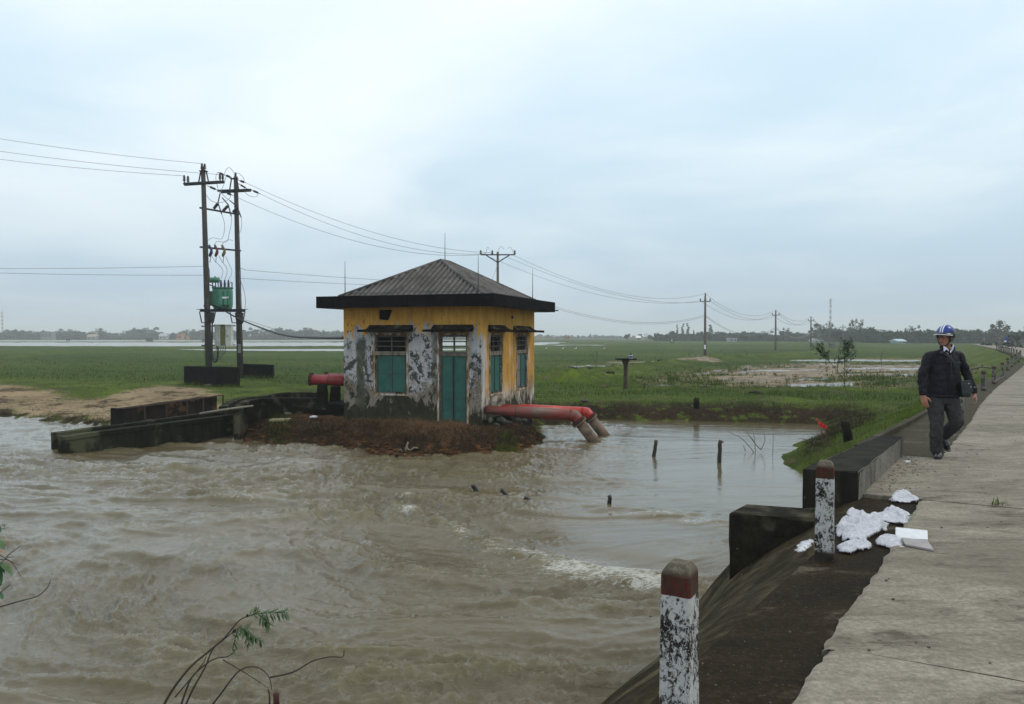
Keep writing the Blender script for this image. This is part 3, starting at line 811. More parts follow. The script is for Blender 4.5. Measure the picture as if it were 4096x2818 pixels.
# shoulder strips
def strip(name, sA, sB, ds, din, dout, z, th, mat, label, skirt=True):
    mb = MB(); n = int((sB - sA) / ds); vs = []; K = 9
    for i in range(n + 1):
        s = sA + (sB - sA) * i / n; w0 = din(s); w1 = dout(s)
        for k in range(K):
            d = w0 + (w1 - w0) * k / (K - 1); p = at_s(s, d)
            zz = z + .008 * float(fbm(np.array([p.x * 2]), np.array([p.y * 2]), 3, 15)[0])
            vs.append((p.x, p.y, zz))
        p = at_s(s, w1); vs.append((p.x, p.y, z - th))
    fs = [(i * (K + 1) + k, (i + 1) * (K + 1) + k, (i + 1) * (K + 1) + k + 1, i * (K + 1) + k + 1) for i in range(n) for k in range(K)]
    mb.smooth = False; mb.add(vs, fs)
    return mb.build(name, mat, label=label, cat='pavement', kind='structure')
strip('shoulder', 0.2, S651 - .02, .25, lambda s: -.05, lambda s: shoulder_w(s), -.035, .12, M['shoulder'], 'dark damp lower concrete shoulder beside the near road where the two painted bollards stand')
strip('shoulder', S490 + .02, S490 + 45, .3, lambda s: -.05, lambda s: shoulder_w(s), -.03, .5, M['shoulder_far'], 'brown mossy strip of concrete beside the road beyond the walking man')
# low kerb along the far shoulder
mb = MB(); K = 24
for i in range(K):
    s0 = S490 + .1 + i * .35; s1 = s0 + .35
    a, b = at_s(s0, shoulder_w(s0) + .10), at_s(s1, shoulder_w(s1) + .10); a2, b2 = at_s(s0, shoulder_w(s0)), at_s(s1, shoulder_w(s1))
    z1 = .09 - .004 * i; z2 = .09 - .004 * (i + 1)
    mb.add([(a.x, a.y, -.6), (b.x, b.y, -.6), (b2.x, b2.y, -.6), (a2.x, a2.y, -.6), (a.x, a.y, z1), (b.x, b.y, z2), (b2.x, b2.y, z2), (a2.x, a2.y, z1)],
           [(4, 7, 6, 5), (0, 4, 5, 1), (3, 2, 6, 7)] + ([(0, 3, 7, 4)] if i == 0 else []) + ([(1, 5, 6, 2)] if i == K - 1 else []))
mb.build('kerb', M['shoulder_far'], label='low mossy concrete kerb behind the walking man', cat='kerb', kind='structure')
# revetment sloping from the shoulder edge into the river
sA, sB = 0.2, S651 + .35; n = int((sB - sA) / .12); K = 22; vs = []; uv = []
for i in range(n + 1):
    s = sA + (sB - sA) * i / n; w = shoulder_w(min(s, S651)); p0 = at_s(s, w)
    k2 = (s - s_of(G(2840, 2560, 0))) / max(S651 - s_of(G(2840, 2560, 0)), .1)
    W = float(np.interp(k2, [-1, .5, .95, 1.3], [1.46, 1.55, 1.9, 2.1]))
    for k in range(K + 1):
        t = k / K * 1.25; d = W * t
        # steeper shoulder at the top, a slight hollow, then an even fall
        z = -.035 - 1.77 * (t ** 1.55 + .03 * math.sin(t * math.pi * 2.2))
        if k == 0: z = -.038
        q = at_s(s, w - .005 + d); nz_ = float(fbm(np.array([q.x * 1.3]), np.array([q.y * 1.3]), 4, 61)[0]) * .014 * min(1, k / 4)
        vs.append((q.x, q.y, z + nz_)); uv.append((s, d))
mb = MB(); mb.smooth = True
mb.add(vs, [(i * (K + 1) + k, (i + 1) * (K + 1) + k, (i + 1) * (K + 1) + k + 1, i * (K + 1) + k + 1) for i in range(n) for k in range(K)])
rev = mb.build('revetment', M['slope'], origin=(0, 0, 0), label='wet concrete slope falling from the shoulder into the river', cat='embankment', kind='structure')
ul = rev.data.uv_layers.new(name='UVMap')
vi = np.zeros(len(rev.data.loops), np.int32); rev.data.loops.foreach_get('vertex_index', vi)
ul.data.foreach_set('uv', np.array(uv, np.float32)[vi].reshape(-1))
# ---------------------------------------------------------------- pump house
HZ = -1.2; HC = Vector((-.973, 24.5, HZ)); HA = math.radians(-19.0)
HXv = Vector((math.cos(HA), math.sin(HA), 0)); HYv = Vector((-math.sin(HA), math.cos(HA), 0))
HW, HL, HH = 4.97, 5.62, 3.75
def hl(p):  # world -> house local
    d = p - HC; return Vector((d.dot(HXv), d.dot(HYv), d.z))
def hray(px, py, plane, val):
    """hit of a pixel ray with local plane x=val or y=val, in house coordinates"""
    o = hl(Vector((0, 0, CAMZ))); r = ray(px, py); d = Vector((r.dot(HXv), r.dot(HYv), r.z))
    k = (val - (o.x if plane == 'x' else o.y)) / (d.x if plane == 'x' else d.y); return o + d * k
house = empty('pump_house', HC, HA, label='small square pump house with peeling yellow and white walls and green door leaves', cat='house')

def wall_mat():
    m = NT('peeling_yellow_limewash_wall'); v = m.obj; x, y, z = m.sep(v)
    right = m.ma('MULTIPLY', m.st(x, -.012, -.004), m.st(y, .03, .05))
    strk = m.noise(m.map(v, (7, 7, .75)), 1, 5, .62); strk2 = m.noise(m.map(v, (22, 22, 2.0), (3, 1, 4)), 1, 4, .7)
    blot = m.noise(m.map(v, (1.5, 1.5, 1.1), (4, 2, 7)), 1, 6, .68, .35); small = m.noise(m.map(v, (4.5, 4.5, 3.4)), 1, 6, .72, .4); grain = m.noise(v, 40, 4, .7)
    yel = m.ramp(m.ma('ADD', m.ma('MULTIPLY', blot, .5), m.ma('MULTIPLY', strk, .5)), [(.3, (.24, .115, .022)), (.5, (.50, .26, .042)), (.7, (.68, .40, .09))])
    lime = m.ramp(m.ma('ADD', m.ma('MULTIPLY', strk, .5), m.ma('MULTIPLY', blot, .5)), [(.36, (.20, .21, .22)), (.5, (.41, .41, .405)), (.66, (.62, .59, .56))])
    jit = m.ma('ADD', m.ma('MULTIPLY', m.ma('SUBTRACT', strk, .5), 2.4), m.ma('MULTIPLY', m.ma('SUBTRACT', blot, .5), 1.6))
    zf = m.ma('ADD', z, jit)
    # front: yellow only near the top; side: yellow down to knee height, white runs in it
    yf = m.st(zf, 2.82, 3.06)
    runs = m.st(m.ma('ADD', m.ma('MULTIPLY', strk, .55), m.ma('MULTIPLY', strk2, .45)), .535, .60)
    lowr = m.st(m.ma('ADD', z, m.ma('MULTIPLY', m.ma('SUBTRACT', strk2, .5), 3.2)), 1.05, .65)
    edge = m.ma('MULTIPLY', m.st(m.ma('ADD', y, m.ma('MULTIPLY', m.ma('SUBTRACT', strk2, .5), 1.2)), .50, .30), m.st(z, 2.9, 2.6))
    wh_r = m.ma('MAXIMUM', m.ma('MAXIMUM', m.ma('MULTIPLY', runs, m.st(z, 3.1, 2.2)), lowr), edge)
    yr = m.ma('SUBTRACT', 1.0, m.ma('MULTIPLY', wh_r, .9))
    # sum: choose by side
    yfac = m.ma('ADD', m.ma('MULTIPLY', yf, m.ma('SUBTRACT', 1.0, right)), m.ma('MULTIPLY', yr, right))
    dots = m.st(m.noise(m.map(v, (2.6, 2.6, 2.6), (9, 3, 2)), 1, 3, .5), .70, .73)
    yfac = m.ma('MAXIMUM', yfac, m.ma('MULTIPLY', dots, .8))
    c = m.mix(yfac, lime, yel)
    # reddish under-layer
    c = m.mix(m.st(m.noise(m.map(v, (2.2, 2.2, 1.2), (1, 8, 3)), 1, 5, .7), .60, .68, 0, .5), c, (.30, .15, .11))
    # black mould patches, densest at mid height
    band = m.ma('SUBTRACT', 1.0, m.ma('MULTIPLY', m.ma('ABSOLUTE', m.ma('SUBTRACT', z, 1.75)), .55))
    mo = m.ma('ADD', m.ma('ADD', m.ma('MULTIPLY', small, .72), m.ma('MULTIPLY', m.noise(m.map(v, (15, 15, 9)), 1, 5, .75), .28)), m.ma('MULTIPLY', band, .105))
    mo = m.ma('SUBTRACT', mo, m.ma('MULTIPLY', right, .11))
    c = m.mix(m.st(mo, .578, .620, 0, .92), c, (.035, .030, .027))
    c = m.mix(m.st(m.ma('ADD', strk2, m.ma('MULTIPLY', small, .6)), .90, 1.02, 0, .75), c, (.07, .06, .05))
    # grey rising damp, then mossy black base
    base = m.ma('ADD', z, m.ma('ADD', m.ma('MULTIPLY', m.ma('SUBTRACT', blot, .5), 3.4), m.ma('MULTIPLY', m.ma('SUBTRACT', small, .5), 1.1)))
    base = m.ma('ADD', base, m.ma('MULTIPLY', right, .32))
    c = m.mix(m.st(base, 1.22, 1.0, 0, .85), c, m.ramp(small, [(.35, (.12, .10, .07)), (.65, (.25, .20, .14))]))
    c = m.mix(m.st(base, .80, .64, 0, .97), c, m.ramp(small, [(.35, (.010, .011, .006)), (.7, (.042, .044, .02))]))
    # wet stains under the awning ends and beside the openings
    def col(x0, w, z0, z1):
        a = m.ma('SUBTRACT', 1.0, m.ma('MULTIPLY', m.ma('ABSOLUTE', m.ma('SUBTRACT', m.ma('ADD', x, m.ma('MULTIPLY', m.ma('SUBTRACT', blot, .5), .5)), x0)), 1.0 / w), True)
        return m.ma('MULTIPLY', m.st(a, .0, .5), m.ma('MULTIPLY', m.st(z, z0, z0 + .4), m.st(z, z1, z1 - .25)))
    s_ = m.ma('MAXIMUM', col(-4.32, .22, .2, 2.85), col(-.62, .12, 2.15, 3.0)); s_ = m.ma('MAXIMUM', s_, m.ma('MULTIPLY', col(-1.62, .12, .6, 2.9), .7))
    s_ = m.ma('MULTIPLY', s_, m.ma('SUBTRACT', 1.0, right))
    ey = m.ma('SUBTRACT', 1.0, m.ma('MULTIPLY', m.ma('ABSOLUTE', m.ma('SUBTRACT', y, .86)), 9.0), True)
    s_ = m.ma('MAXIMUM', s_, m.ma('MULTIPLY', m.ma('MULTIPLY', m.st(ey, 0, .5), m.st(z, 2.9, 2.6)), m.ma('MULTIPLY', right, m.st(strk2, .38, .5))))
    c = m.mix(m.ma('MULTIPLY', s_, m.st(small, .25, .5, .55, .92)), c, m.ramp(blot, [(.4, (.045, .05, .05)), (.65, (.10, .11, .045))]))
    c = m.mix(m.st(grain, .45, .75, 0, .3), c, (.12, .11, .10))
    flake = m.ma('ADD', m.st(mo, .60, .66, 1, 0), m.ma('MULTIPLY', grain, .35))
    return m.set(base=c, rough=.9, normal=m.bump(flake, .55, .02), spec=.2)
M['hwall'] = wall_mat()
M['inner'] = plain('dim_interior_plaster', (.10, .09, .075), .9)
def shut_mat():
    m = NT('faded_green_sheet_metal'); v = m.obj
    a = m.noise(v, 2.2, 6, .65, .4); f = m.noise(m.map(v, (14, 14, 3)), 1, 5, .7)
    c = m.ramp(a, [(.3, (.012, .070, .055)), (.55, (.020, .105, .083)), (.75, (.034, .135, .11))])
    c = m.mix(m.st(f, .60, .72, 0, .6), c, (.025, .05, .038))
    c = m.mix(m.st(m.noise(v, 9, 5, .75), .66, .72, 0, .7), c, (.10, .06, .035))
    return m.set(base=c, rough=.55, spec=.35, normal=m.bump(a, .25, .02))
M['shutter'] = shut_mat()
M['shutter_grey'] = plain('bare_grey_sheet_metal', (.15, .135, .125), .6)
M['frame'] = concrete('peeling_window_frame', (.06, .05, .04), (.28, .25, .21), 6, streak=True, stain=(.03, .025, .02))
M['sill'] = concrete('cream_lintel', (.12, .10, .075), (.36, .32, .25), 5, stain=(.05, .04, .03))
M['grille'] = plain('old_transom_bars', (.10, .085, .07), .8, 0, .4)

# openings measured from the photograph: (kind, plane, u0, u1, z0, z1)
def uu(px, py, plane): p = hray(px, py, plane, 0); return (p.x if plane == 'y' else p.y), p.z
wx0, wz1 = uu(1500, 1339, 'y'); wx1, wz0 = uu(1627, 1588, 'y')
dx0, dz1 = uu(1757, 1339, 'y'); dx1, _ = uu(1868, 1339, 'y')
r1a, rz1 = uu(1959, 1337, 'x'); r1b, rz0 = uu(2007, 1586, 'x'); r2a, _ = uu(2066, 1341, 'x'); r2b, r2z0 = uu(2107, 1570, 'x')
wz1 = dz1 = rz1 = 2.83; wz0 = rz0 = .90
split_z = hl(P(1560, 1414, 25)).z if False else uu(1560, 1414, 'y')[1]
# back wall openings seen through the transoms
def ub(px, py): p = hray(px, py, 'y', HL - .2); return p.x, p.z
b1a, _ = ub(1752, 1343); b1b, _ = ub(1872, 1343); b2a, _ = ub(1590, 1343); b2b, _ = ub(1628, 1343)
T_ = .2
def wall(mb, plane, off, th, u0, u1, holes, h=HH):
    """wall with openings; thickness grows inward from off to off+th"""
    us = sorted({u0, u1, *[q for o in holes for q in o[:2]]}); zs = sorted({0.0 if True else 0, h, *[q for o in holes for q in o[2:]]})
    zs = [-.5] + [q for q in zs if q > 0] ; zs = sorted(set(zs))
    def solid(i, j):
        if i < 0 or j < 0 or i >= len(us) - 1 or j >= len(zs) - 1: return None
        cu, cz = (us[i] + us[i + 1]) / 2, (zs[j] + zs[j + 1]) / 2
        return not any(o[0] < cu < o[1] and o[2] < cz < o[3] for o in holes)
    def pt(u, w, z): return (u, off + w, z) if plane == 'y' else (off + w, u, z)
    for i in range(len(us) - 1):
        for j in range(len(zs) - 1):
            if not solid(i, j): continue
            a, b, c, d = us[i], us[i + 1], zs[j], zs[j + 1]
            mb.mi = 0; mb.add([pt(a, 0, c), pt(b, 0, c), pt(b, 0, d), pt(a, 0, d)], [(0, 1, 2, 3)])
            mb.mi = 1; mb.add([pt(a, th, c), pt(b, th, c), pt(b, th, d), pt(a, th, d)], [(3, 2, 1, 0)])
            mb.mi = 0
            for (di, dj, q) in ((-1, 0, [(a, 0, c), (a, 0, d), (a, th, d), (a, th, c)]), (1, 0, [(b, 0, c), (b, th, c), (b, th, d), (b, 0, d)]), (0, -1, [(a, 0, c), (a, th, c), (b, th, c), (b, 0, c)]), (0, 1, [(a, 0, d), (b, 0, d), (b, th, d), (a, th, d)])):
                if not solid(i + di, j + dj): mb.add([pt(*k) for k in q], [(0, 1, 2, 3)])
mb = MB()
wall(mb, 'y', 0, T_, -HW, 0, [(wx0, wx1, wz0, wz1), (dx0, dx1, -.5, dz1)])
wall(mb, 'x', 0, -T_, T_, HL - T_, [(r1a, r1b, rz0, rz1), (r2a, r2b, rz0, rz1)])
wall(mb, 'x', -HW, T_, T_, HL - T_, [])
wall(mb, 'y', HL, -T_, -HW, 0, [(b1a, b1b, 2.0, 2.95), (b2a, b2b, 2.0, 2.95)])
mb.build('wall', [M['hwall'], M['inner']], parent=house, local=True)
mb = MB(); mb.box(-HW + .2, -.2, .2, HL - .2, -.2, .02); mb.box(-2.9, -1.6, 3.0, 4.4, .02, .9); mb.build('floor_and_pump_plinth', M['inner'], parent=house, local=True)
mb = MB(); mb.bar((b2a * .5 + b2b * .5, HL - .12, 2.0), (b2a * .5 + b2b * .5, HL - .12, 2.95), .07, .05); mb.build('window_bar', M['grille'], parent=house, local=True)
# roof slab with black fascia
mb = MB(); o_ = .65; f0, f1 = 3.725, 4.107
mb2 = MB(); q = o_ - .07
mb2.box(-HW - q, q, -q, HL + q, HH, HH + .10)
mb2.build('soffit_slab', concrete('soffit_plaster', (.16, .13, .08), (.34, .29, .18), 3), parent=house, local=True)
for a, b in (((-HW - o_, -o_), (o_, -o_)), ((o_, -o_), (o_, HL + o_)), ((o_, HL + o_), (-HW - o_, HL + o_)), ((-HW - o_, HL + o_), (-HW - o_, -o_))):
    d = Vector((b[0] - a[0], b[1] - a[1], 0)).normalized() * .068
    mb = MB(); rough_block(mb, wall_corners(a if a[0] * 0 == 0 else a, (b[0] - d.x, b[1] - d.y), .068, f0, f1), (40, 1, 4), .008, .008, 2.5, 3)
    mb.build('fascia', M['fascia'], parent=house, local=True)
mb = MB(); mb.obox((o_ + .06, HL + o_ - .2, f0 + .06), (.12, 0, 0), (0, .03, 0), (0, 0, .02)); mb.build('drain_spout', M['fascia'], parent=house, local=True)
# hip roof of corrugated sheets
EZ, RZ = f1 - .03, HH + 1.70
ex0, ex1, ey0, ey1 = -HW - .12, .12, -.12, HL + .12; rx = (ex0 + ex1) / 2; ry0, ry1 = 2.45, 3.20
def roofmat():
    m = NT('weathered_fibre_cement_sheet'); v = m.obj
    a = m.noise(v, 1.4, 6, .68, .4); f = m.noise(v, 14, 5, .7)
    c = m.ramp(m.ma('ADD', m.ma('MULTIPLY', a, .6), m.ma('MULTIPLY', f, .4)), [(.34, (.035, .032, .030)), (.5, (.105, .095, .088)), (.68, (.20, .185, .172))])
    c = m.mix(m.st(m.attr('valley'), .45, .95, 0, .7), c, (.02, .018, .016))   # valleys coloured darker so the corrugation stands out
    return m.set(base=c, rough=.9, normal=m.bump(f, .3, .01), spec=.2)
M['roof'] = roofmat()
pitch_w = .20
def slope_face(A, B_, C, D, nsheets):
    """A-B eave, D-C ridge end (D may equal C); sheets with waves running up the slope"""
    A, B_, C, D = map(Vector, (A, B_, C, D)); e = (B_ - A); L = e.length; e.normalize()
    up = (D - A) - e * (D - A).dot(e); H = up.length; up.normalize(); nrm = e.cross(up)
    uD = (D - A).dot(e); uC = (C - A).dot(e)
    def hmax(u):
        if u < uD: return H * u / max(uD, 1e-6)
        if u > uC: return H * (L - u) / max(L - uC, 1e-6)
        return H
    step = pitch_w / 8; n = int(L / step); per = math.ceil(n / nsheets)
    for s in range(nsheets):
        i0, i1 = s * per, min((s + 1) * per, n)
        if i1 <= i0: continue
        for tier in range(2):
            mb = MB(); mb.smooth = True; vs = []; R = 3; kk = i1 - i0 + 1
            t0, t1 = (0, H * .52) if tier == 0 else (H * .48, H)
            if max(hmax(min(i * step, L)) for i in range(i0, i1 + 1)) < t0 + .03: continue
            sag = random.uniform(-.006, .006)
            for i in range(i0, i1 + 1):
                u = min(i * step, L); hm = hmax(u)
                for r in range(R):
                    h = min(t0 + (t1 - t0) * r / (R - 1), hm); h = max(h, 0); h = min(h, hm)
                    w = .034 * math.sin(2 * math.pi * u / pitch_w) + .008 * tier + (0.004 if s % 2 else 0) + sag
                    vs.append(A + e * u + up * (h - (.05 if (tier == 0 and r == 0) else 0)) + nrm * (w + .03))
            fs = [(i * R + r, (i + 1) * R + r, (i + 1) * R + r + 1, i * R + r + 1) for i in range(kk - 1) for r in range(R - 1)]
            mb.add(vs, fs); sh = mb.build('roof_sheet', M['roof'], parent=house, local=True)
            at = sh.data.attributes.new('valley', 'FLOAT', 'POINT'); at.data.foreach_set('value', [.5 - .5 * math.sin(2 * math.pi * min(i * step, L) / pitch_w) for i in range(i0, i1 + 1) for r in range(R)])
pA, pB, pC, pD = (ex0, ey0, EZ), (ex1, ey0, EZ), (ex1, ey1, EZ), (ex0, ey1, EZ); rA, rB = (rx, ry0, RZ), (rx, ry1, RZ)
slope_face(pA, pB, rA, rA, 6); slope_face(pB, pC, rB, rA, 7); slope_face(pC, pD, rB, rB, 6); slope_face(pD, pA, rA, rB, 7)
for a, b in ((pA, rA), (pB, rA), (pC, rB), (pD, rB), (rA, rB)):
    mb = MB(); mb.smooth = True; mb.tube([Vector(a) + Vector((0, 0, .04)), Vector(a).lerp(Vector(b), .5) + Vector((0, 0, .05)), Vector(b) + Vector((0, 0, .05))], .055, 8)
    mb.build('ridge_cap', M['roof'], parent=house, local=True)
mb = MB(); mb.tube([(ex0 + .1, ey0 + .15, EZ + .14), (-2.5, ey0 + .17, EZ + .17), (ex1 - .1, ey0 + .15, EZ + .15), (ex1 - .15, ey1 - .1, EZ + .15)], .008, 5); mb.build('earthing_wire', M['tin'], parent=house, local=True)
# lightning rods
for (px, yt, yb, lx, ly) in ((1387, 1046, 1178, -HW + .05, .02), (1785, 932, 1052, rx, ry0 + .35), (1907, 1020, 1164, -.12, .05), (2114, 1078, 1196, -.02, HL - .15)):
    b = HC + HXv * lx + HYv * ly; Y = b.y; zt = hl(P(px, yt, Y)).z; zb = hl(P(px, yb, Y)).z - .05
    mb = MB(); mb.tube([(lx, ly, zb), (lx, ly, zb + .3), (lx, ly, zt)], [.016, .014, .006], 6); mb.lathe((lx, ly, zb), [(.035, 0), (.035, .05), (.018, .06)], 8)
    mb.build('lightning_rod', M['tin'], parent=house, local=True)

def leaf(mb_name, ax, u0, u1, z0, z1, w, mat, rails, parent):
    """sheet metal leaf in an opening; ax 'y' front, 'x' side; w = depth of the outer skin"""
    def pt(u, d, z): return (u, d, z) if ax == 'y' else (-d, u, z)
    mb = MB(); c = pt((u0 + u1) / 2, w, (z0 + z1) / 2); hu, hz = (u1 - u0) / 2, (z1 - z0) / 2
    def ob(m_, u, d, z, su, sd_, sz):
        c = pt(u, d, z)
        m_.obox(c, (su, 0, 0) if ax == 'y' else (0, su, 0), (0, sd_, 0) if ax == 'y' else (sd_, 0, 0), (0, 0, sz))
    ob(mb, (u0 + u1) / 2, w, (z0 + z1) / 2, hu, .004, hz)
    o = mb.build(mb_name, mat, parent=parent, local=True)
    m2 = MB()
    for u in (u0 + .012, u1 - .012): ob(m2, u, w - .010, (z0 + z1) / 2, .012, .012, hz)
    for z in [z0 + .012, z1 - .012] + list(rails): ob(m2, (u0 + u1) / 2, w - .009, z, hu - .024, .010, .011)
    m2.build('leaf_rail', M['green_edge'], parent=o, local=True)
    return o
M['green_edge'] = plain('dark_green_rail', (.02, .05, .04), .6, 0, .4)
def window(name, ax, u0, u1, z0, z1, zs, leaf_mats, door=False, dcol=M['frame']):
    """transom grille above, two leaves below"""
    def pt(u, d, z): return (u, d, z) if ax == 'y' else (-d, u, z)
    def ob(m_, u, d, z, su, sd_, sz):
        m_.obox(pt(u, d, z), (su, 0, 0) if ax == 'y' else (0, su, 0), (0, sd_, 0) if ax == 'y' else (sd_, 0, 0), (0, 0, sz))
    mb = MB(); fw = .03
    for u in (u0 + fw, u1 - fw): ob(mb, u, .085, (z0 + z1) / 2, fw, .045, (z1 - z0) / 2)
    ob(mb, (u0 + u1) / 2, .085, z1 - fw, (u1 - u0) / 2 - 2 * fw, .043, fw)
    if not door: ob(mb, (u0 + u1) / 2, .085, z0 + fw * .7, (u1 - u0) / 2 - 2 * fw, .043, fw * .7)
    win = mb.build(name, dcol, parent=house, local=True)
    mb = MB(); ob(mb, (u0 + u1) / 2, .055, zs, (u1 - u0) / 2 + (0 if door else 0), .07, .065); mb.build('transom_rail', M['sill'] if not door else M['grille'], parent=win, local=True)
    um = (u0 + u1) / 2
    mb = MB(); ob(mb, um, .10, (zs + z1) / 2, .022, .03, (z1 - zs) / 2 - .06); mb.build('mullion', M['grille'], parent=win, local=True)
    for k in (1, 2):
        mb = MB(); ob(mb, um, .075, zs + .065 + (z1 - zs - .1) * k / 3, (u1 - u0) / 2 - 2 * fw, .022, .016); mb.build('glazing_bar', M['grille'], parent=win, local=True)
    g = 2 * fw; zt = zs - .075; zb = (.02 if door else z0 + .05)
    rails = [zb + (zt - zb) * .5] if not door else [zb + (zt - zb) * .36, zb + (zt - zb) * .195]
    leaf('door_leaf' if door else 'shutter', ax, u0 + g, um - .012, zb, zt, .05, leaf_mats[0], rails, win)
    leaf('door_leaf' if door else 'shutter', ax, um + .012, u1 - g, zb, zt, .053, leaf_mats[1], rails, win)
    if not door:
        mb = MB(); ob(mb, um, .046, (zb + zt) / 2, .013, .012, (zt - zb) / 2); mb.build('meeting_stile', M['frame'], parent=win, local=True)
    return win
window('window', 'y', wx0, wx1, wz0, wz1, split_z, [M['shutter'], M['shutter']])
window('door', 'y', dx0, dx1, 0, dz1, split_z, [M['shutter'], M['shutter']], True, M['grille'])
window('window', 'x', r1a, r1b, rz0, rz1, split_z, [M['shutter'], M['shutter']])
window('window', 'x', r2a, r2b, rz0, rz1, split_z, [M['shutter_grey'], M['shutter']])
# raised plaster surrounds
def surround(ax, u0, u1, z0, z1, door=False):
    mb = MB(); w = .07
    def ob(u, z, su, sz):
        c = (u, -.012, z) if ax == 'y' else (.012, u, z)
        mb.obox(c, (su, 0, 0) if ax == 'y' else (0, su, 0), (0, .0145, 0) if ax == 'y' else (.0145, 0, 0), (0, 0, sz))
    ob(u0 - w / 2, (z0 + z1) / 2, w / 2, (z1 - z0) / 2); ob(u1 + w / 2, (z0 + z1) / 2, w / 2, (z1 - z0) / 2); ob((u0 + u1) / 2, z1 + w / 2, (u1 - u0) / 2 + w, w / 2)
    if not door: ob((u0 + u1) / 2, z0 - .03, (u1 - u0) / 2 + w, .03)
    mb.build('window_surround' if not door else 'door_surround', M['surround'], parent=house, local=True)
def surmat():
    m = NT('flaking_plaster_surround'); v = m.obj; a = m.noise(m.map(v, (5, 5, 2)), 1, 6, .7)
    c = m.ramp(a, [(.36, (.04, .033, .025)), (.48, (.28, .17, .06)), (.58, (.46, .42, .38)), (.7, (.55, .52, .5))])
    return m.set(base=c, rough=.9, normal=m.bump(a, .5, .01))
M['surround'] = surmat()
surround('y', wx0, wx1, wz0, wz1); surround('y', dx0, dx1, 0, dz1, True); surround('x', r1a, r1b, rz0, rz1); surround('x', r2a, r2b, rz0, rz1)
# awnings: thin slabs with a mossy mortar fillet on top
def awning(ax, u0, u1, z, proj):
    mb = MB()
    if ax == 'y': c = [(u0, -proj, z), (u1, -proj, z), (u1, .0, z + .02), (u0, .0, z + .02)]
    else: c = [(0, u0, z + .02), (proj, u0, z), (proj, u1, z), (0, u1, z + .02)]
    rough_block(mb, c + [(p[0], p[1], p[2] + .075) for p in c], (14, 6, 2), .008, .012, 4, 5)
    a = mb.build('awning', M['blackwall'], parent=house, local=True)
    mb = MB()
    if ax == 'y': c = [(u0 + .10, -.26, z + .08), (u1 - .02, -.26, z + .08), (u1 + .03, -.002, z + .08), (u0 + .02, -.002, z + .08)]; t = [(u0 + .12, -.12, z + .15), (u1 - .03, -.12, z + .15), (u1, -.002, z + .24), (u0 + .1, -.002, z + .24)]
    else: c = [(.002, u0, z + .08), (.26, u0, z + .08), (.26, u1, z + .08), (.002, u1, z + .08)]; t = [(.002, u0, z + .24), (.1, u0 + .02, z + .15), (.1, u1 - .02, z + .15), (.002, u1, z + .24)]
    rough_block(mb, c + t, (16, 3, 3), .03, .02, 5, 9); mb.build('mortar_fillet', M['mossy'], parent=a, local=True)
az = 2.93
awning('y', uu(1466, 1330, 'y')[0], uu(1652, 1330, 'y')[0], az, .62); awning('y', uu(1722, 1330, 'y')[0], uu(1893, 1330, 'y')[0], az, .62)
awning('x', uu(1952, 1330, 'x')[0], uu(2020, 1330, 'x')[0], az, .55); awning('x', uu(2052, 1330, 'x')[0], uu(2122, 1330, 'x')[0], az, .55)
# broken vent patch high on the front wall
p = uu(1541, 1258, 'y'); mb = MB(); rough_block(mb, [(p[0] - .2, -.035, p[1] - .17), (p[0] + .12, -.035, p[1] - .2), (p[0] + .10, .0, p[1] - .2), (p[0] - .2, .0, p[1] - .17), (p[0] - .2, -.035, p[1] + .14), (p[0] + .26, -.035, p[1] + .14), (p[0] + .26, 0, p[1] + .14), (p[0] - .2, 0, p[1] + .14)], (6, 1, 5), .02, .02, 6, 21)
mb.build('sealed_vent', M['blackwall'], parent=house, local=True)
p = uu(2047, 1270, 'x'); mb = MB(); mb.obox((.03, p[0], p[1]), (.03, 0, 0), (0, .035, 0), (0, 0, .05)); mb.build('cable_bracket', M['steel'], parent=house, local=True)
# foundation of rough stones under the right wall
mb = MB(); rough_block(mb, [(-.3, .12, -1.2), (.22, .12, -1.2), (.22, 4.9, -1.2), (-.3, 4.9, -1.2), (-.3, .12, .12), (.10, .12, .12), (.10, 4.9, .08), (-.3, 4.9, .08)], (3, 14, 4), .07, .03, 3, 31)
fnd = mb.build('foundation', M['blackwall'], parent=house, local=True)
# the stones proper
base_stone = []
for sd_ in range(4):
    rr_ = random.Random(sd_); mb = MB(); mb.ball((0, 0, 0), 1, 7, 5)
    mb.v = [(x * (1 + rr_.uniform(-.25, .25)), y * (1 + rr_.uniform(-.25, .25)), z * (1 + rr_.uniform(-.25, .25))) for x, y, z in mb.v]
    base_stone.append(mb)
def stone_mesh(i):
    b = base_stone[i]; me = bpy.data.meshes.new('stone'); me.from_pydata(b.v, [], b.f); me.materials.append(M['stone']); me.update(); return me
stone_me = [stone_mesh(i) for i in range(4)]
def stone(loc, size, parent=None, k=0, **kw):
    o = bpy.data.objects.new('stone', stone_me[k % 4]); COL.objects.link(o); o.location = loc; o.scale = size
    o.rotation_euler = (random.uniform(-.4, .4), random.uniform(-.4, .4), random.uniform(0, 6)); o.parent = parent; return tag(o, **kw)
for i, (px, py, sx) in enumerate(((1962, 1682, .13), (2005, 1684, .19), (2062, 1677, .24), (2045, 1698, .2), (2075, 1702, .22), (2094, 1684, .14), (2080, 1718, .19), (2098, 1712, .16), (2100, 1730, .14), (2030, 1690, .1), (1985, 1700, .12), (2020, 1712, .12))):
    q = hray(px, py, 'x', .26 + .02 * (i % 3)); q.x += 0; stone((q.x, min(q.y, 4.6), q.z), (sx * .55, sx * .95, sx * .62), fnd, i)

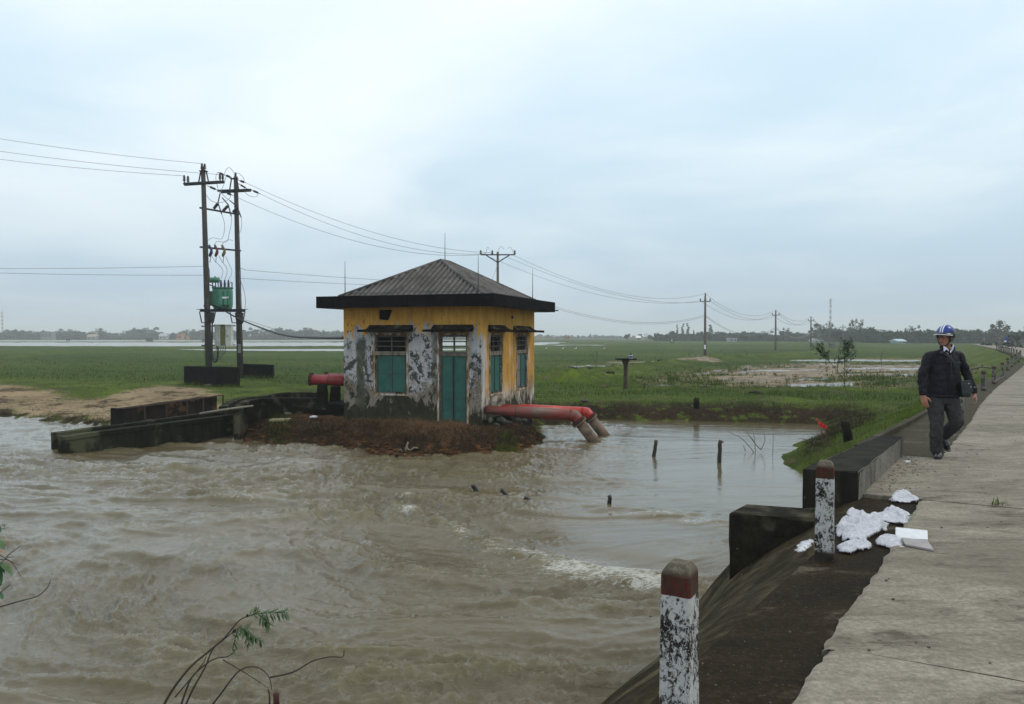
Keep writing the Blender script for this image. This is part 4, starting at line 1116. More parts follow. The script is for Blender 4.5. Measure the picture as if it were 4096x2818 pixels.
# ---------------------------------------------------------------- big red pipes to the river
def pipe_mat():
    m = NT('chalky_red_pipe_paint'); v = m.obj; a = m.noise(m.map(v, (.9, .9, 2)), 1, 6, .65, .4); f = m.noise(v, 9, 5, .7)
    c = m.ramp(a, [(.34, (.20, .012, .010)), (.48, (.19, .035, .024)), (.60, (.11, .055, .036)), (.75, (.17, .10, .07))])
    c = m.mix(m.st(f, .52, .7, 0, .6), c, (.09, .05, .035))
    return m.set(base=c, rough=.5, normal=m.bump(f, .2, .01))
def pipe_bright():
    m = NT('bright_red_pipe_paint'); v = m.obj; a = m.noise(v, 3, 6, .65, .4)
    c = m.ramp(a, [(.3, (.33, .014, .006)), (.6, (.46, .028, .010)), (.75, (.25, .04, .028))])
    return m.set(base=c, rough=.42)
def outlet_mat():
    m = NT('rust_and_mud_pipe'); v = m.obj; a = m.noise(v, 2.2, 6, .7, .4)
    z_ = m.sep(v)[2]
    c = m.ramp(a, [(.32, (.045, .03, .02)), (.5, (.17, .12, .075)), (.62, (.20, .10, .06)), (.74, (.09, .075, .06))])
    return m.set(base=c, rough=.7, normal=m.bump(a, .3, .02))
M['pipe'] = pipe_mat(); M['pipe2'] = pipe_bright(); M['outlet'] = outlet_mat()
def pipeline(pts, r, matA, label):
    root = empty('discharge_pipe', pts[0], label=label, cat='pipe', group='red pump discharge pipes')
    a, b, c, d = [Vector(p) for p in pts]
    mb = MB(); mb.smooth = True; mb.tube([a, a.lerp(b, .22), a.lerp(b, .30), b], [r * .74, r * .76, r, r], 20); mb.build('pipe_run', matA, parent=root)
    d1 = (b - a).normalized(); d2 = (d - c).normalized(); mb = MB(); mb.smooth = True
    mid = (b + d1 * (c - b).length * .42 + c - d2 * (c - b).length * .42) / 2
    mb.tube([b + d1 * .002, b.lerp(mid, .55) + Vector((0, 0, .01)), mid + Vector((0, 0, .02)), mid.lerp(c, .5), c], r * 1.012, 20); mb.build('elbow', matA, parent=root)
    mb = MB(); mb.tube([c - d2 * .015, c + d2 * .045], r * 1.32, 20); mb.build('flange', M['rust'], parent=root)
    mb = MB(); mb.tube([c + d2 * .05, c + d2 * .095], r * 1.30, 20); mb.build('flange', M['outlet'], parent=root)
    n = 10
    ax = d2.cross(Vector((0, 0, 1))).normalized(); ay = d2.cross(ax)
    for k in range(n):
        an = 2 * math.pi * k / n; q = c + (ax * math.cos(an) + ay * math.sin(an)) * r * 1.17
        mb = MB(); mb.tube([q - d2 * .04, q + d2 * .12], .014, 6); mb.build('bolt', M['rust'], parent=root)
    mb = MB(); mb.smooth = True; mb.tube([c + d2 * .10, d], r * .93, 20); mb.build('outlet', M['outlet'], parent=root)
    mb = MB(); mb.tube([a + d1 * .95, a + d1 * .97], r * 1.02, 20); mb.build('weld_seam', M['rust'], parent=root)
    return root
# near pipe leaves the side wall by the corner, far pipe beyond it
a = P(1943, 1640, 24.75); b = P(2278, 1661, 24.7); d = P(2378, 1768, 24.75)
c = P(2313, 1683, 24.7); pipeline([a, b, c, d + (d - c) * .25], .186, M['pipe'], 'nearer dull rusty red discharge pipe running from the house wall into the river')
a = P(1998, 1634, 26.4); b = P(2326, 1650, 26.6); c = P(2360, 1669, 26.55); d = P(2420, 1746, 26.55)
pipeline([a, b, c, d + (d - c) * .25], .186, M['pipe2'], 'farther bright red discharge pipe with a rusty outlet in the river')
# two short suction pipes on concrete cradles on the left of the house
for (px, py, pr, Y, rr, lb) in ((1242, 1519, 1385, 27.2, .185, 'nearer short red suction pipe entering the left side of the pump house'), (1302, 1512, 1390, 28.9, .17, 'farther short red suction pipe half hidden on the left side of the pump house')):
    a = P(px, py, Y); b = a + Vector((1, -.05, -.03)) * ((pr - px) / F * Y + .3)
    root = empty('suction_pipe', a, label=lb, cat='pipe', group='red suction pipes left of the house')
    mb = MB(); mb.smooth = True; mb.tube([a, b], rr, 20); mb.build('pipe_run', M['pipe3'] if 'pipe3' in M else M['pipe'], parent=root)
    dx = (b - a).normalized(); mb = MB(); mb.tube([a - dx * .03, a + dx * .03], rr * 1.16, 20); mb.build('flange', M['rust'], parent=root)
    for t in (.42,):
        q = a.lerp(b, t); mb = MB(); mb.tube([q, q + dx * .02], rr * 1.03, 20); mb.build('weld_seam', M['rust'], parent=root)
    mb = MB(); mb.box(a.x - .04, a.x + .10, a.y - .03, a.y + .03, a.z + rr, a.z + rr + .05); mb.build('lifting_lug', M['rust'], parent=root)
for i, (px, y0, y1, Y) in enumerate(((1288, 1535, 1605, 27.2), (1340, 1545, 1610, 28.6))):
    a = P(px - 22, y1, Y); b = P(px + 22, y0, Y); mb = MB()
    rough_block(mb, [(a.x, Y - .28, a.z - .3), (b.x, Y - .28, a.z - .3), (b.x, Y + .28, a.z - .3), (a.x, Y + .28, a.z - .3), (a.x + .08, Y - .2, b.z), (b.x - .05, Y - .2, b.z), (b.x - .05, Y + .2, b.z), (a.x + .08, Y + .2, b.z)], (5, 4, 5), .03, .05, 4, 41 + i)
    mb.build('pipe_cradle', M['mossy'], label=['dark concrete cradle under the nearer suction pipe', 'dark concrete cradle right against the pump house wall'][i], cat='pipe support', group='pipe cradles')
# ---------------------------------------------------------------- intake channel, concrete walls
def cwall(pts, th, z0, z1, label, mat, seed, name='channel_wall', group='intake channel walls', cap=True):
    """wall following plan points with a top that varies; z1 list per point"""
    root_mb = MB()
    pl = [Vector((p[0], p[1], 0)) for p in pts]
    n = normals(pl); vs = []; K = 7
    sub = catm([Vector((p.x, p.y, z)) for p, z in zip(pl, z1)], 6) if len(pts) > 2 else [Vector((pl[0].x, pl[0].y, z1[0])).lerp(Vector((pl[1].x, pl[1].y, z1[1])), k / 14) for k in range(15)]
    sp = [Vector((p.x, p.y, 0)) for p in sub]; nn = normals(sp)
    for i, p in enumerate(sub):
        w = float(fbm(np.array([i * .35]), np.array([seed * 1.3]), 3, seed)[0]) * .025
        a = sp[i]; b = sp[i] + nn[i] * th; zt = p.z + w
        ov = .035 if cap else 0
        prof = [(a, z0), (a, zt - .13), (a - nn[i] * ov, zt - .12), (a - nn[i] * ov, zt - .01), (a - nn[i] * (ov - .012), zt), (b + nn[i] * (ov - .012), zt), (b + nn[i] * ov, zt - .01), (b + nn[i] * ov, zt - .12), (b, zt - .13), (b, z0)]
        for q, z in prof:
            j = float(fbm(np.array([q.x * 3 + z * 2]), np.array([q.y * 3]), 3, seed + 5)[0]) * .014
            vs.append((q.x + nn[i].x * j, q.y + nn[i].y * j, z + j * .6))
    k = 10; m_ = len(sub)
    fs = [(i * k + j, i * k + j + 1, (i + 1) * k + j + 1, (i + 1) * k + j) for i in range(m_ - 1) for j in range(k - 1)]
    fs += [tuple(range(k)), tuple((m_ - 1) * k + j for j in reversed(range(k)))]
    root_mb.add(vs, [tuple(reversed(f)) for f in fs])
    return root_mb.build(name, mat, label=label, cat='wall', group=group)
a = G(243, 1818, WZ); b = G(952, 1748, WZ)
a = Vector((a.x, a.y, 0)); b = Vector((-9.35, 25.9, 0))
za = P(245, 1748, a.y).z; zb = P(950, 1662, 25.9).z
cwall([a, b], .24, -2.3, [za, zb], 'long nearer concrete wall of the intake channel standing in the brown river', M['channel'], 3)
nrm = Vector((-(b - a).y, (b - a).x, 0)).normalized()
a2 = a + nrm * .92 + (b - a).normalized() * .05; b2 = b + nrm * .92 + (b - a).normalized() * .1
cwall([a2, b2], .2, -2.3, [za + .02, zb + .06], 'long farther concrete wall of the intake channel beside the rusty trough', M['channel'], 5)
mb = MB(); m_ = (a + b) / 2; dd_ = (b - a).normalized(); e0 = a + nrm * .58 + dd_ * .9
rough_block(mb, wall_corners((a + nrm * .25 + dd_ * .35), (a2 + dd_ * .35), .18, -2.3, -1.62), (4, 2, 3), .02, .02, 3, 8); mb.build('channel_sill', M['channel'], label='short cross sill between the two channel walls at their river end', cat='wall')
cw = [G(962, 1705, -1.35), G(990, 1685, -1.25), G(1060, 1668, -1.2), G(1180, 1660, -1.2), G(1290, 1660, -1.2)]
ztops = [P(950, 1640, cw[0].y).z, P(985, 1607, cw[1].y).z, P(1060, 1594, cw[2].y).z, P(1180, 1594, cw[3].y).z, P(1290, 1594, cw[4].y).z]
cwall(cw, .22, -2.0, ztops, 'curved concrete channel wall sweeping from the long wall to the suction pipes', M['mossy'], 9)
cw2 = [G(905, 1668, -1.2), G(960, 1640, -1.2), G(1060, 1618, -1.2), G(1160, 1612, -1.2), G(1290, 1612, -1.2)]
ztops = [P(905, 1625, cw2[0].y).z, P(960, 1597, cw2[1].y).z, P(1060, 1584, cw2[2].y).z, P(1130, 1570, cw2[3].y).z, P(1290, 1571, cw2[4].y).z]
cwall(cw2, .2, -2.0, ztops, 'rear curved channel wall below the grass bank by the suction pipes', M['mossy'], 12)
# dark sump block joining the channel to the house
mb = MB(); c0 = hl
q = [HC + HXv * x + HYv * y for x, y in ((-HW - 1.55, .55), (-HW - .02, .55), (-HW - .02, 4.3), (-HW - 1.55, 4.3))]
rough_block(mb, [(p.x, p.y, -2.2) for p in q] + [(p.x, p.y, -.78) for p in q], (6, 8, 4), .03, .03, 3, 6)
mb.build('sump_block', M['blackwall'], label='black concrete sump against the left wall of the pump house', cat='wall')
# pale bamboo pole lying across the walls
mb = MB(); a_ = P(800, 1655, 24.9); b_ = P(1012, 1624, 24.5); mb.smooth = True; mb.tube([a_, a_.lerp(b_, .5) + Vector((0, 0, .01)), b_], [.03, .035, .028], 8)
mb.build('bamboo_pole', M['palewood'], label='long pale bamboo pole lying on top of the channel walls', cat='pole')

# ---------------------------------------------------------------- rusty trough with side rails
L0 = P(488, 1668, 28.6); R0 = P(868, 1618, 32.0); up = Vector((0, 0, 1))
tr = empty('rusty_trough', L0, label='long rusty iron trough with a side rail leaning behind the intake channel', cat='trough')
dv = (R0 - L0); dn = dv.normalized(); sd_ = Vector((-dn.y, dn.x, 0)).normalized()
def tp(t, w, h): return L0 + dv * t + sd_ * w + up * h
hL = .26; 
for w in (0.0, .62):
    mb = MB(); rough_block(mb, [tp(0, w, -.3), tp(1, w, -.3), tp(1, w + .04, -.3), tp(0, w + .04, -.3), tp(0, w, hL), tp(1, w, hL + .05), tp(1, w + .04, hL + .05), tp(0, w + .04, hL)], (18, 1, 4), .02, .01, 2, 51)
    mb.build('side_plate', M['trough'] if 'trough' in M else M['rust'], parent=tr)
mb = MB(); rough_block(mb, [tp(.01, .04, -.22), tp(.99, .04, -.22), tp(.99, .62, -.22), tp(.01, .62, -.22), tp(.01, .04, -.16), tp(.99, .04, -.16), tp(.99, .62, -.16), tp(.01, .62, -.16)], (10, 3, 1), .01, .01, 2, 5); mb.build('bottom_plate', M['rust'], parent=tr)
mb = MB(); rough_block(mb, [tp(-.01, -.05, -.34), tp(.012, -.05, -.34), tp(.012, .7, -.34), tp(-.01, .7, -.34), tp(-.01, -.05, hL + .03), tp(.012, -.05, hL + .03), tp(.012, .7, hL + .03), tp(-.01, .7, hL + .03)], (1, 3, 3), .02, .01, 3, 8); mb.build('end_plate', M['blackwall'], parent=tr)
mb = MB(); mb.bar(tp(.18, -.12, hL + .05), tp(1.05, -.12, hL + .10), .06, .05); mb.build('top_rail', M['rust'], parent=tr)
mb = MB(); mb.bar(tp(0, .02, hL + .03), tp(.25, -.06, hL + .06), .08, .04); mb.build('top_rail', M['rust'], parent=tr)
for t in (.2, .42, .64, .82, 1.05):
    mb = MB(); mb.bar(tp(t, -.12, -.36 + .1 * t), tp(t, -.12, hL + .04 + .045 * t), .05, .05); mb.build('rail_post', M['rust'], parent=tr)
mb = MB(); mb.bar(tp(.1, -.12, -.34), tp(1.06, -.12, -.22), .05, .05); mb.build('bottom_rail', M['rust'], parent=tr)

# ---------------------------------------------------------------- retaining blocks on the near right
Fr = G(3435, 1992, -.035); 
pr1 = G(3440, 2000, -.035); pr2 = P(3613, 1749, 10.35)
zt = .25
NR = G(3435, 1889, zt); NL = G(3210, 1876, zt); FR = G(3613, 1749, zt); FL = G(3521, 1741, zt)
par = MB()
rough_block(par, [(NL.x, NL.y, -2.2), (NR.x, NR.y, -2.2), (FR.x, FR.y, -2.2), (FL.x, FL.y, -2.2), (NL.x, NL.y, zt), (NR.x, NR.y, zt), (FR.x, FR.y, zt), (FL.x, FL.y, zt)], (8, 24, 10), .012, .012, 2.4, 71)
def parmat():
    m = NT('black_top_pale_side_concrete'); v = m.obj; g = m.geo()
    a = m.noise(m.map(v, (2.5, 2.5, .9)), 1, 6, .7, .4); f = m.noise(v, 24, 5, .75); big = m.noise(v, 1.2, 4, .6)
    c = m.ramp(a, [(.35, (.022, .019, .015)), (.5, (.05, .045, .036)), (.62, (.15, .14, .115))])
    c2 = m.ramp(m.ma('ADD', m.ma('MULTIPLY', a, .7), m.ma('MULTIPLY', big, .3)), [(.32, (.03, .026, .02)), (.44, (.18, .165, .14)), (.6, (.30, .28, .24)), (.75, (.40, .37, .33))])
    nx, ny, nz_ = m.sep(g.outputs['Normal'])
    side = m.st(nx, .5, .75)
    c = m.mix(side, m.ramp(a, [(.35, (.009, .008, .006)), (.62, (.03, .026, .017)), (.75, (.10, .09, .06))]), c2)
    c = m.mix(m.st(f, .4, .7, .4, 0), c, (.012, .011, .009))
    return m.set(base=c, rough=.9, normal=m.bump(m.ma('ADD', a, f), .4, .012), spec=.1)
M['parapet'] = parmat()
par.build('parapet', M['parapet'], label='long low concrete parapet block between the grass bank and the road', cat='wall')
A1 = G(2917, 2051, -.15); B1 = G(3251, 2076, -.15); A2 = G(2985, 2016, -.15); B2 = G(3260, 2034, -.15)
mb = MB(); e_ = (B1 - A1).normalized() * .75
rough_block(mb, [(A1.x, A1.y, -2.3), (B1.x + e_.x, B1.y + e_.y, -2.3), (B2.x + e_.x * 1.0, B2.y + e_.y, -2.3), (A2.x, A2.y, -2.3), (A1.x, A1.y, -.15), (B1.x + e_.x, B1.y + e_.y, -.16), (B2.x + e_.x, B2.y + e_.y, -.15), (A2.x, A2.y, -.15)], (16, 6, 16), .02, .02, 2.6, 81)
mb.build('wing_wall', M['mossy'], label='broken black wing wall block at the foot of the parapet above the weir', cat='wall')
mb = MB(); a_ = G(3163, 2030, -.3); rough_block(mb, [(3.15, 8.0, -1.9), (3.6, 7.9, -1.9), (3.5, 8.6, -1.9), (2.62, 9.3, -1.9), (3.3, 8.1, -.32), (3.7, 8.0, -.3), (3.7, 8.5, -.3), (2.78, 9.15, -.55)], (5, 5, 5), .03, .05, 3, 85) if False else None

# ---------------------------------------------------------------- bollards
def bollard_mat(far=False):
    m = NT('flaked_white_and_red_bollard_paint'); v = m.obj; x, y, z = m.sep(v)
    oi = m.n('ShaderNodeObjectInfo').outputs['Random']
    w = m.n('ShaderNodeVectorMath', operation='ADD'); m.put(w.inputs[0], v); cc = m.n('ShaderNodeCombineXYZ'); m.put(cc.inputs[0], m.ma('MULTIPLY', oi, 30.0)); m.put(w.inputs[1], cc.outputs[0])
    v = w.outputs[0]
    a = m.noise(m.map(v, (60, 60, 42)), 1, 6, .78, .5); b = m.noise(m.map(v, (9, 9, 6)), 1, 4, .6, .5); g = m.noise(v, 90, 3, .7)
    f = m.ma('ADD', m.ma('MULTIPLY', a, .66), m.ma('MULTIPLY', b, .34))
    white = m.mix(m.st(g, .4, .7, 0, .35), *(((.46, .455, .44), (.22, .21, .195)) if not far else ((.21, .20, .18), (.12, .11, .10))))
    dark = m.ramp(b, [(.35, (.018, .015, .012)), (.65, (.05, .042, .034))])
    c = m.mix(m.st(f, .482, .510), dark, white)
    c = m.mix(m.st(z, .085, .055), c, dark)
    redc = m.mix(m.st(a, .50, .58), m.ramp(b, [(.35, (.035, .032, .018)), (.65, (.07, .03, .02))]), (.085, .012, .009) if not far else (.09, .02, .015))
    edge = m.ma('MAXIMUM', m.ma('ABSOLUTE', x), m.ma('ABSOLUTE', y))
    redc = m.mix(m.st(z, .672, .70, 0, .85), redc, m.ramp(a, [(.35, (.08, .065, .045)), (.65, (.20, .18, .13))]))
    c = m.mix(m.st(m.ma('ADD', z, m.ma('MULTIPLY', m.ma('SUBTRACT', b, .5), .012)), .596, .600), c, redc)
    return m.set(base=c, rough=.85, normal=m.bump(m.ma('ADD', m.st(f, .475, .515), m.ma('MULTIPLY', g, .4)), .6, .006), spec=.25)
M['bollard'] = bollard_mat()
def bollard_mesh(name, w0, w1, h, n, seed):
    mb = MB(); t = h - .036
    rough_block(mb, [(-w0, -w0, -.1), (w0, -w0, -.1), (w0, w0, -.1), (-w0, w0, -.1), (-w1, -w1, t), (w1, -w1, t), (w1, w1, t), (-w1, w1, t)], n, .0035, .010, 14, seed)
    v = np.array(mb.v); zc_ = v[:, 2]
    k = np.clip((zc_ - (t - .012)) / .012, 0, 1)
    # chamfered cap: pull the upper rows in and up
    r = np.maximum(np.abs(v[:, 0]), np.abs(v[:, 1])); lift = np.clip((w1 - r) / .024, 0, 1) * .036 * k
    v[:, 2] += lift
    mb.v = v.tolist(); return mb
road_dir = math.atan2((BLr[40] - BLr[0]).y, (BLr[40] - BLr[0]).x)
def place_bollard(px, py, label, rz, sc=1.0, src=None, tilt=0, h=1.0, group='red topped bollards along the river side of the road'):
    g_ = G(px, py, -.03)
    if src is None:
        mb = bollard_mesh('bollard', .067, .060, .72, (12, 12, 40), 5); o = mb.build('bollard', M['bollard'], local=True)
    else:
        o = src.copy(); COL.objects.link(o)
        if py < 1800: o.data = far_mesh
    o.location = g_; o.rotation_euler = (tilt, 0, rz); o.scale = (sc, sc, h)
    return tag(o, label, 'bollard', group)
BRZ = road_dir - math.radians(90)
b1 = place_bollard(2716, 2955, 'largest bollard in the foreground with flaked white paint and a dull red cap', BRZ + .06)
b2 = place_bollard(3298, 2236, 'second nearest flaked white bollard with red cap beside the white plastic bags', BRZ + .15, src=b1)
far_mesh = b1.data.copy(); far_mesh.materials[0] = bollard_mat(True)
far_b = [(3841, 1652, 'bollard half hidden behind the legs of the walking man'), (3934, 1563, 'whitish bollard with brown cap first to the right of the walking man'), (3976, 1534, 'bollard with bright red cap just beyond the first one right of the man'),
         (4009, 1510, 'grey bollard where the long dry branch ends'), (4030, 1483, 'short pale bollard beyond the dry branch'), (4047, 1469, 'leaning bollard in the grass past the road edge bushes'), (4061, 1457, 'dark bollard in grass where the road starts to bend'),
         (4075, 1447, 'pale bollard at the bend of the distant road'), (4081, 1435, 'dark bollard behind the pale one at the bend')]
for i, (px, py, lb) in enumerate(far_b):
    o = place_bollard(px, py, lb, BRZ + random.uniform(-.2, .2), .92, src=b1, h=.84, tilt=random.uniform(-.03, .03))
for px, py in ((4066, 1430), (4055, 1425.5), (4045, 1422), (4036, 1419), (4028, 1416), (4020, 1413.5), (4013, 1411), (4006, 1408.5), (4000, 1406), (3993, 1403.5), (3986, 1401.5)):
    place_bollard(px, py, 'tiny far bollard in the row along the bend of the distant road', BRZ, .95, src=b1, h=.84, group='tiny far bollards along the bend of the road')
# ---------------------------------------------------------------- twin pole transformer station
def concrete_pole(mb, base, top, r0, r1, n=14):
    mb.smooth = True; mb.tube([base, Vector(base).lerp(Vector(top), .33), Vector(base).lerp(Vector(top), .66), top], [r0, r0 * .7 + r1 * .3, r0 * .35 + r1 * .65, r1], n)
st = empty('transformer_station', P(900, 1520, 47.0) * 1.0, label='twin concrete pole station with steel crossarms and platform left of the pump house', cat='utility pole')
st.location.z = -1.05
YL, YR = 46.0, 48.3
lb_, lt_ = P(838, 1530, YL), P(812, 668, YL); rb_, rt_ = P(962, 1518, YR), P(943, 708, YR)
for a, b in ((lb_, lt_), (rb_, rt_)):
    mb = MB(); concrete_pole(mb, a - Vector((0, 0, .3)), b, .20, .125); mb.build('concrete_pole', M['pole'], parent=st)
def arm(name, x0, y0, x1, y1, Y0, Y1, w=.09, h=.11, mat='steel', off=-.17):
    mb = MB(); mb.bar(P(x0, y0, Y0 + off), P(x1, y1, Y1 + off), w, h); return mb.build(name, M[mat], parent=st)
arm('crossarm', 734, 736, 897, 727, YL, YL, .10, .12, off=-.2); arm('crossarm', 738, 741, 897, 731, YL, YL, .10, .10, off=.2)
arm('crossarm', 870, 764, 1004, 760, YR, YR, .10, .12, off=-.2); arm('crossarm', 885, 771, 1004, 764, YR, YR, .10, .10, off=.2)
for (x0, y0, x1, y1, Y) in ((795, 730, 803, 686, YL), (834, 728, 825, 686, YL), (918, 764, 926, 716, YR), (955, 760, 947, 716, YR)):
    arm('brace', x0, y0, x1, y1, Y, Y, .06, .06); 
for (x0, x1, y, Y) in ((800, 829, 686, YL), (922, 951, 716, YR)): arm('cap_plate', x0, y, x1, y, Y, Y, .3, .05, off=0)
def insulator(px, y0, y1, Y, off=0, name='insulator', par=st):
    a, b = P(px, y1, Y + off), P(px, y0, Y + off); L = b.z - a.z; prof = [(.035, 0), (.035, L * .25)]
    for k in range(5):
        z = L * (.3 + .12 * k); prof += [(.05, z), (.11 - .006 * k, z + L * .03), (.05, z + L * .07)]
    prof += [(.06, L * .95), (.05, L)]
    mb = MB(); mb.smooth = True; mb.lathe(a, prof, 10); return mb.build(name, M['porcelain'], parent=par)
for px, y0, y1, Y, off in ((808, 654, 686, YL, -.1), (819, 656, 686, YL, .1), (737, 702, 735, YL, -.2), (752, 705, 737, YL, .2), (880, 695, 727, YL, -.2), (891, 696, 728, YL, .2), (942, 691, 716, YR, 0)):
    insulator(px, y0, y1, Y, off)
def strain(x0, y0, x1, y1, Y0, Y1):
    a, b = P(x0, y0, Y0), P(x1, y1, Y1); mb = MB(); mb.smooth = True; pts = []; rs = []
    for k in range(17):
        t = k / 16; pts.append(a.lerp(b, t)); rs.append(.022 if t < .28 or t > .75 else (.075 if k % 2 else .045))
    mb.tube(pts, rs, 8); mb.build('strain_insulator', M['porcelain'], parent=st)
for q in ((955, 722, 983, 732, 48.3, 48.9), (953, 735, 990, 757, 48.3, 48.6), (1004, 760, 1041, 776, 48.3, 49), (872, 690, 899, 702, 46.2, 46.6), (899, 700, 927, 712, 46.6, 47.4), (830, 744, 871, 762, 46.1, 47), (902, 771, 930, 782, 47.5, 48.2)): strain(*q)
# fuse cut-outs and surge arresters on their beams
bm1 = ((799, 832, YL), (956, 859, YR)); bm2 = ((800, 989, YL), (963, 1004, YR))
for (p0, p1) in (bm1, bm2):
    arm('beam', p0[0], p0[1], p1[0], p1[1], p0[2], p1[2], .07, .10, off=-.2)
def yon(px, b): return b[0][2] + (b[1][2] - b[0][2]) * (px - b[0][0]) / (b[1][0] - b[0][0]) - .2
for (x0, y0, x1, y1, rx0, ry0, rx1, ry1) in ((871, 815, 855, 836, 880, 777, 887, 858), (912, 824, 892, 845, 889, 792, 925, 866), (949, 832, 932, 850, 919, 803, 965, 871)):
    Y = yon(x0, bm1); a, b = P(x0, y0, Y), P(x1, y1, Y); mb = MB(); mb.smooth = True
    mb.tube([a.lerp(b, k / 12) for k in range(13)], [.10 if k % 2 else .075 for k in range(13)], 10); f = mb.build('fuse_cutout', M['porcelain'], parent=st)
    mb = MB(); mb.tube([P(rx0, ry0, Y), P(x0 + 1, y0 - 4, Y - .05), P(x0 + 3, y0 + 4, Y - .05), P(rx1, ry1, Y)], .035, 6); mb.build('fuse_tube', M['steel'], parent=f)
arr_cols = {'blue': plain('blue_arrester', (.012, .025, .11), .4), 'red': plain('red_arrester', (.13, .018, .02), .4), 'yellow': plain('yellow_arrester', (.16, .12, .03), .4)}
for px, c in ((842, 'blue'), (865, 'red'), (894, 'yellow')):
    Y = yon(px, bm2) - .1; mb = MB(); mb.smooth = True
    mb.tube([P(px - 6, 980, Y), P(px - 3, 990, Y), P(px + 4, 1000, Y), P(px + 3, 1012, Y), P(px - 2, 1022, Y), P(px - 3, 1028, Y)], [.05, .085, .07, .095, .085, .05], 10); f = mb.build('surge_arrester', arr_cols[c], parent=st, label=c + ' surge arrester')
    mb = MB(); mb.tube([P(px, 1028, Y), P(px - 2, 1052, Y)], .018, 6); mb.build('arrester_lead', M['steel'], parent=f)
# platform
def pY(px): return YL + (YR - YL) * (px - 838) / (962 - 838)
for off in (-.26, .26):
    mb = MB(); mb.bar(P(801, 1243, pY(801) + off), P(980, 1244, pY(980) + off), .08, .16); mb.build('platform_beam', M['steel'], parent=st)
for k in range(9):
    px = 806 + k * 21; c = P(px, 1238.5, pY(px)); mb = MB(); mb.obox(c, Vector((.10, .08, 0)), Vector((-.3, .36, 0)), (0, 0, .012)); mb.build('platform_plate', M['steel'], parent=st)
for (x0, x1, Y) in ((798, 862, YL), (920, 980, YR)):
    for off in (-.24, .24):
        mb = MB(); dx = (x1 - x0) * .14
        mb.bar(P(x0, 1248, Y + off), P(x0 + dx, 1292, Y + off), .05); mb.bar(P(x1, 1248, Y + off), P(x1 - dx, 1292, Y + off), .05); mb.bar(P(x0 + dx, 1292, Y + off), P(x1 - dx, 1292, Y + off), .05); mb.build('platform_bracket', M['steel'], parent=st)
mb = MB(); mb.smooth = True; mb.tube([P(839, 1250, YL), P(840, 1292, YL)], [.27, .19], 12); mb.build('pole_collar', M['pole'], parent=st)
mb = MB(); mb.smooth = True; mb.tube([P(957, 1252, YR), P(958, 1296, YR)], [.27, .19], 12); mb.build('pole_collar', M['pole'], parent=st)
for y in (1306, 1383):
    mb = MB(); mb.bar(P(806, y, YL - .2), P(941, y - 2, YR - .2), .05, .07); mb.build('cabinet_bar', M['steel'], parent=st)
mb = MB(); c = P(957, 1395, YR - .21); mb.obox(c, (.09, 0, 0), (0, .006, 0), (0, 0, .28)); sg = mb.build('notice_plate', M['board'], parent=st)
mb = MB()
for k in range(6): mb.obox(c + Vector((0, -.009, .17 - .065 * k)), (.05 - .01 * (k % 2), 0, 0), (0, .002, 0), (0, 0, .008))
mb.build('notice_lines', M['green_dark'], parent=sg)
# thin jumpers
def cable(name, pts, r, mat='wire', parent=st, n=6, **k):
    c = catm([Vector(p) for p in pts], 6); mb = MB(); mb.smooth = True; mb.tube(c, r, n); return mb.build(name, M[mat], parent=parent, **k)
J = [[(887, 858), (897, 890), (898, 920), (890, 952), (878, 957), (850, 952), (833, 962)], [(925, 866), (926, 890), (918, 930), (908, 966), (884, 968), (868, 966), (858, 980)], [(965, 871), (967, 900), (962, 925), (952, 945)],
     [(888, 980), (898, 968), (915, 960), (932, 963)], [(845, 1022), (860, 1045), (880, 1065), (892, 1085), (884, 1115)], [(875, 1023), (890, 1050), (905, 1068), (908, 1090), (899, 1120)], [(903, 1027), (915, 1055), (927, 1080), (925, 1100), (914, 1120)],
     [(897, 697), (905, 680), (912, 672), (922, 674), (935, 690), (942, 694)], [(942, 693), (955, 695), (968, 705), (976, 718), (977, 730)], [(873, 690), (865, 700), (864, 720), (872, 755), (880, 777)], [(905, 705), (895, 740), (885, 762), (882, 777)],
     [(826, 782), (840, 800), (860, 810), (885, 811), (905, 803), (918, 795), (924, 780)], [(978, 766), (990, 780), (1010, 788), (1025, 787), (1035, 776)], [(874, 762), (900, 788), (919, 803)],
     [(958, 1085), (962, 1120), (975, 1160), (982, 1200), (980, 1235)], [(957, 1120), (962, 1170), (962, 1215), (968, 1238)], [(960, 1078), (966, 1074), (975, 1078), (983, 1081)]]
for j in J: cable('jumper_wire', [P(x, y, pY(x) - .25) for x, y in j], .014)
cable('down_lead', [P(848, 1250, YL - .25), P(849, 1300, YL - .28), P(848, 1380, YL - .27), P(850, 1430, YL - .3), P(857, 1450, YL - .3), P(868, 1440, YL - .35), P(872, 1400, YL - .4), P(868, 1386, YL - .4)], .045, 'cable')
for i in range(5): cable('cabinet_cable', [P(866 + i * 9, 1384, YL + .1), P(866 + i * 8, 1398 + 3 * i, YL), P(858 + i * 4, 1412 + i * 7, YL - .2), P(850 + i * 1.5, 1425 + i * 4, YL - .3), P(849, 1410 + i * 4, YL - .3)], .02, 'cable')
cable('down_lead', [P(826, 1300, YL - .22), P(818, 1390, YL - .25), P(816, 1410, YL - .3), P(822, 1440, YL - .25)], .012, 'cable')
cable('down_lead', [P(833, 1066, YL - .2), P(838, 1090, YL - .2), P(836, 1135, YL - .2), P(830, 1180, YL - .22)], .018, 'cable')

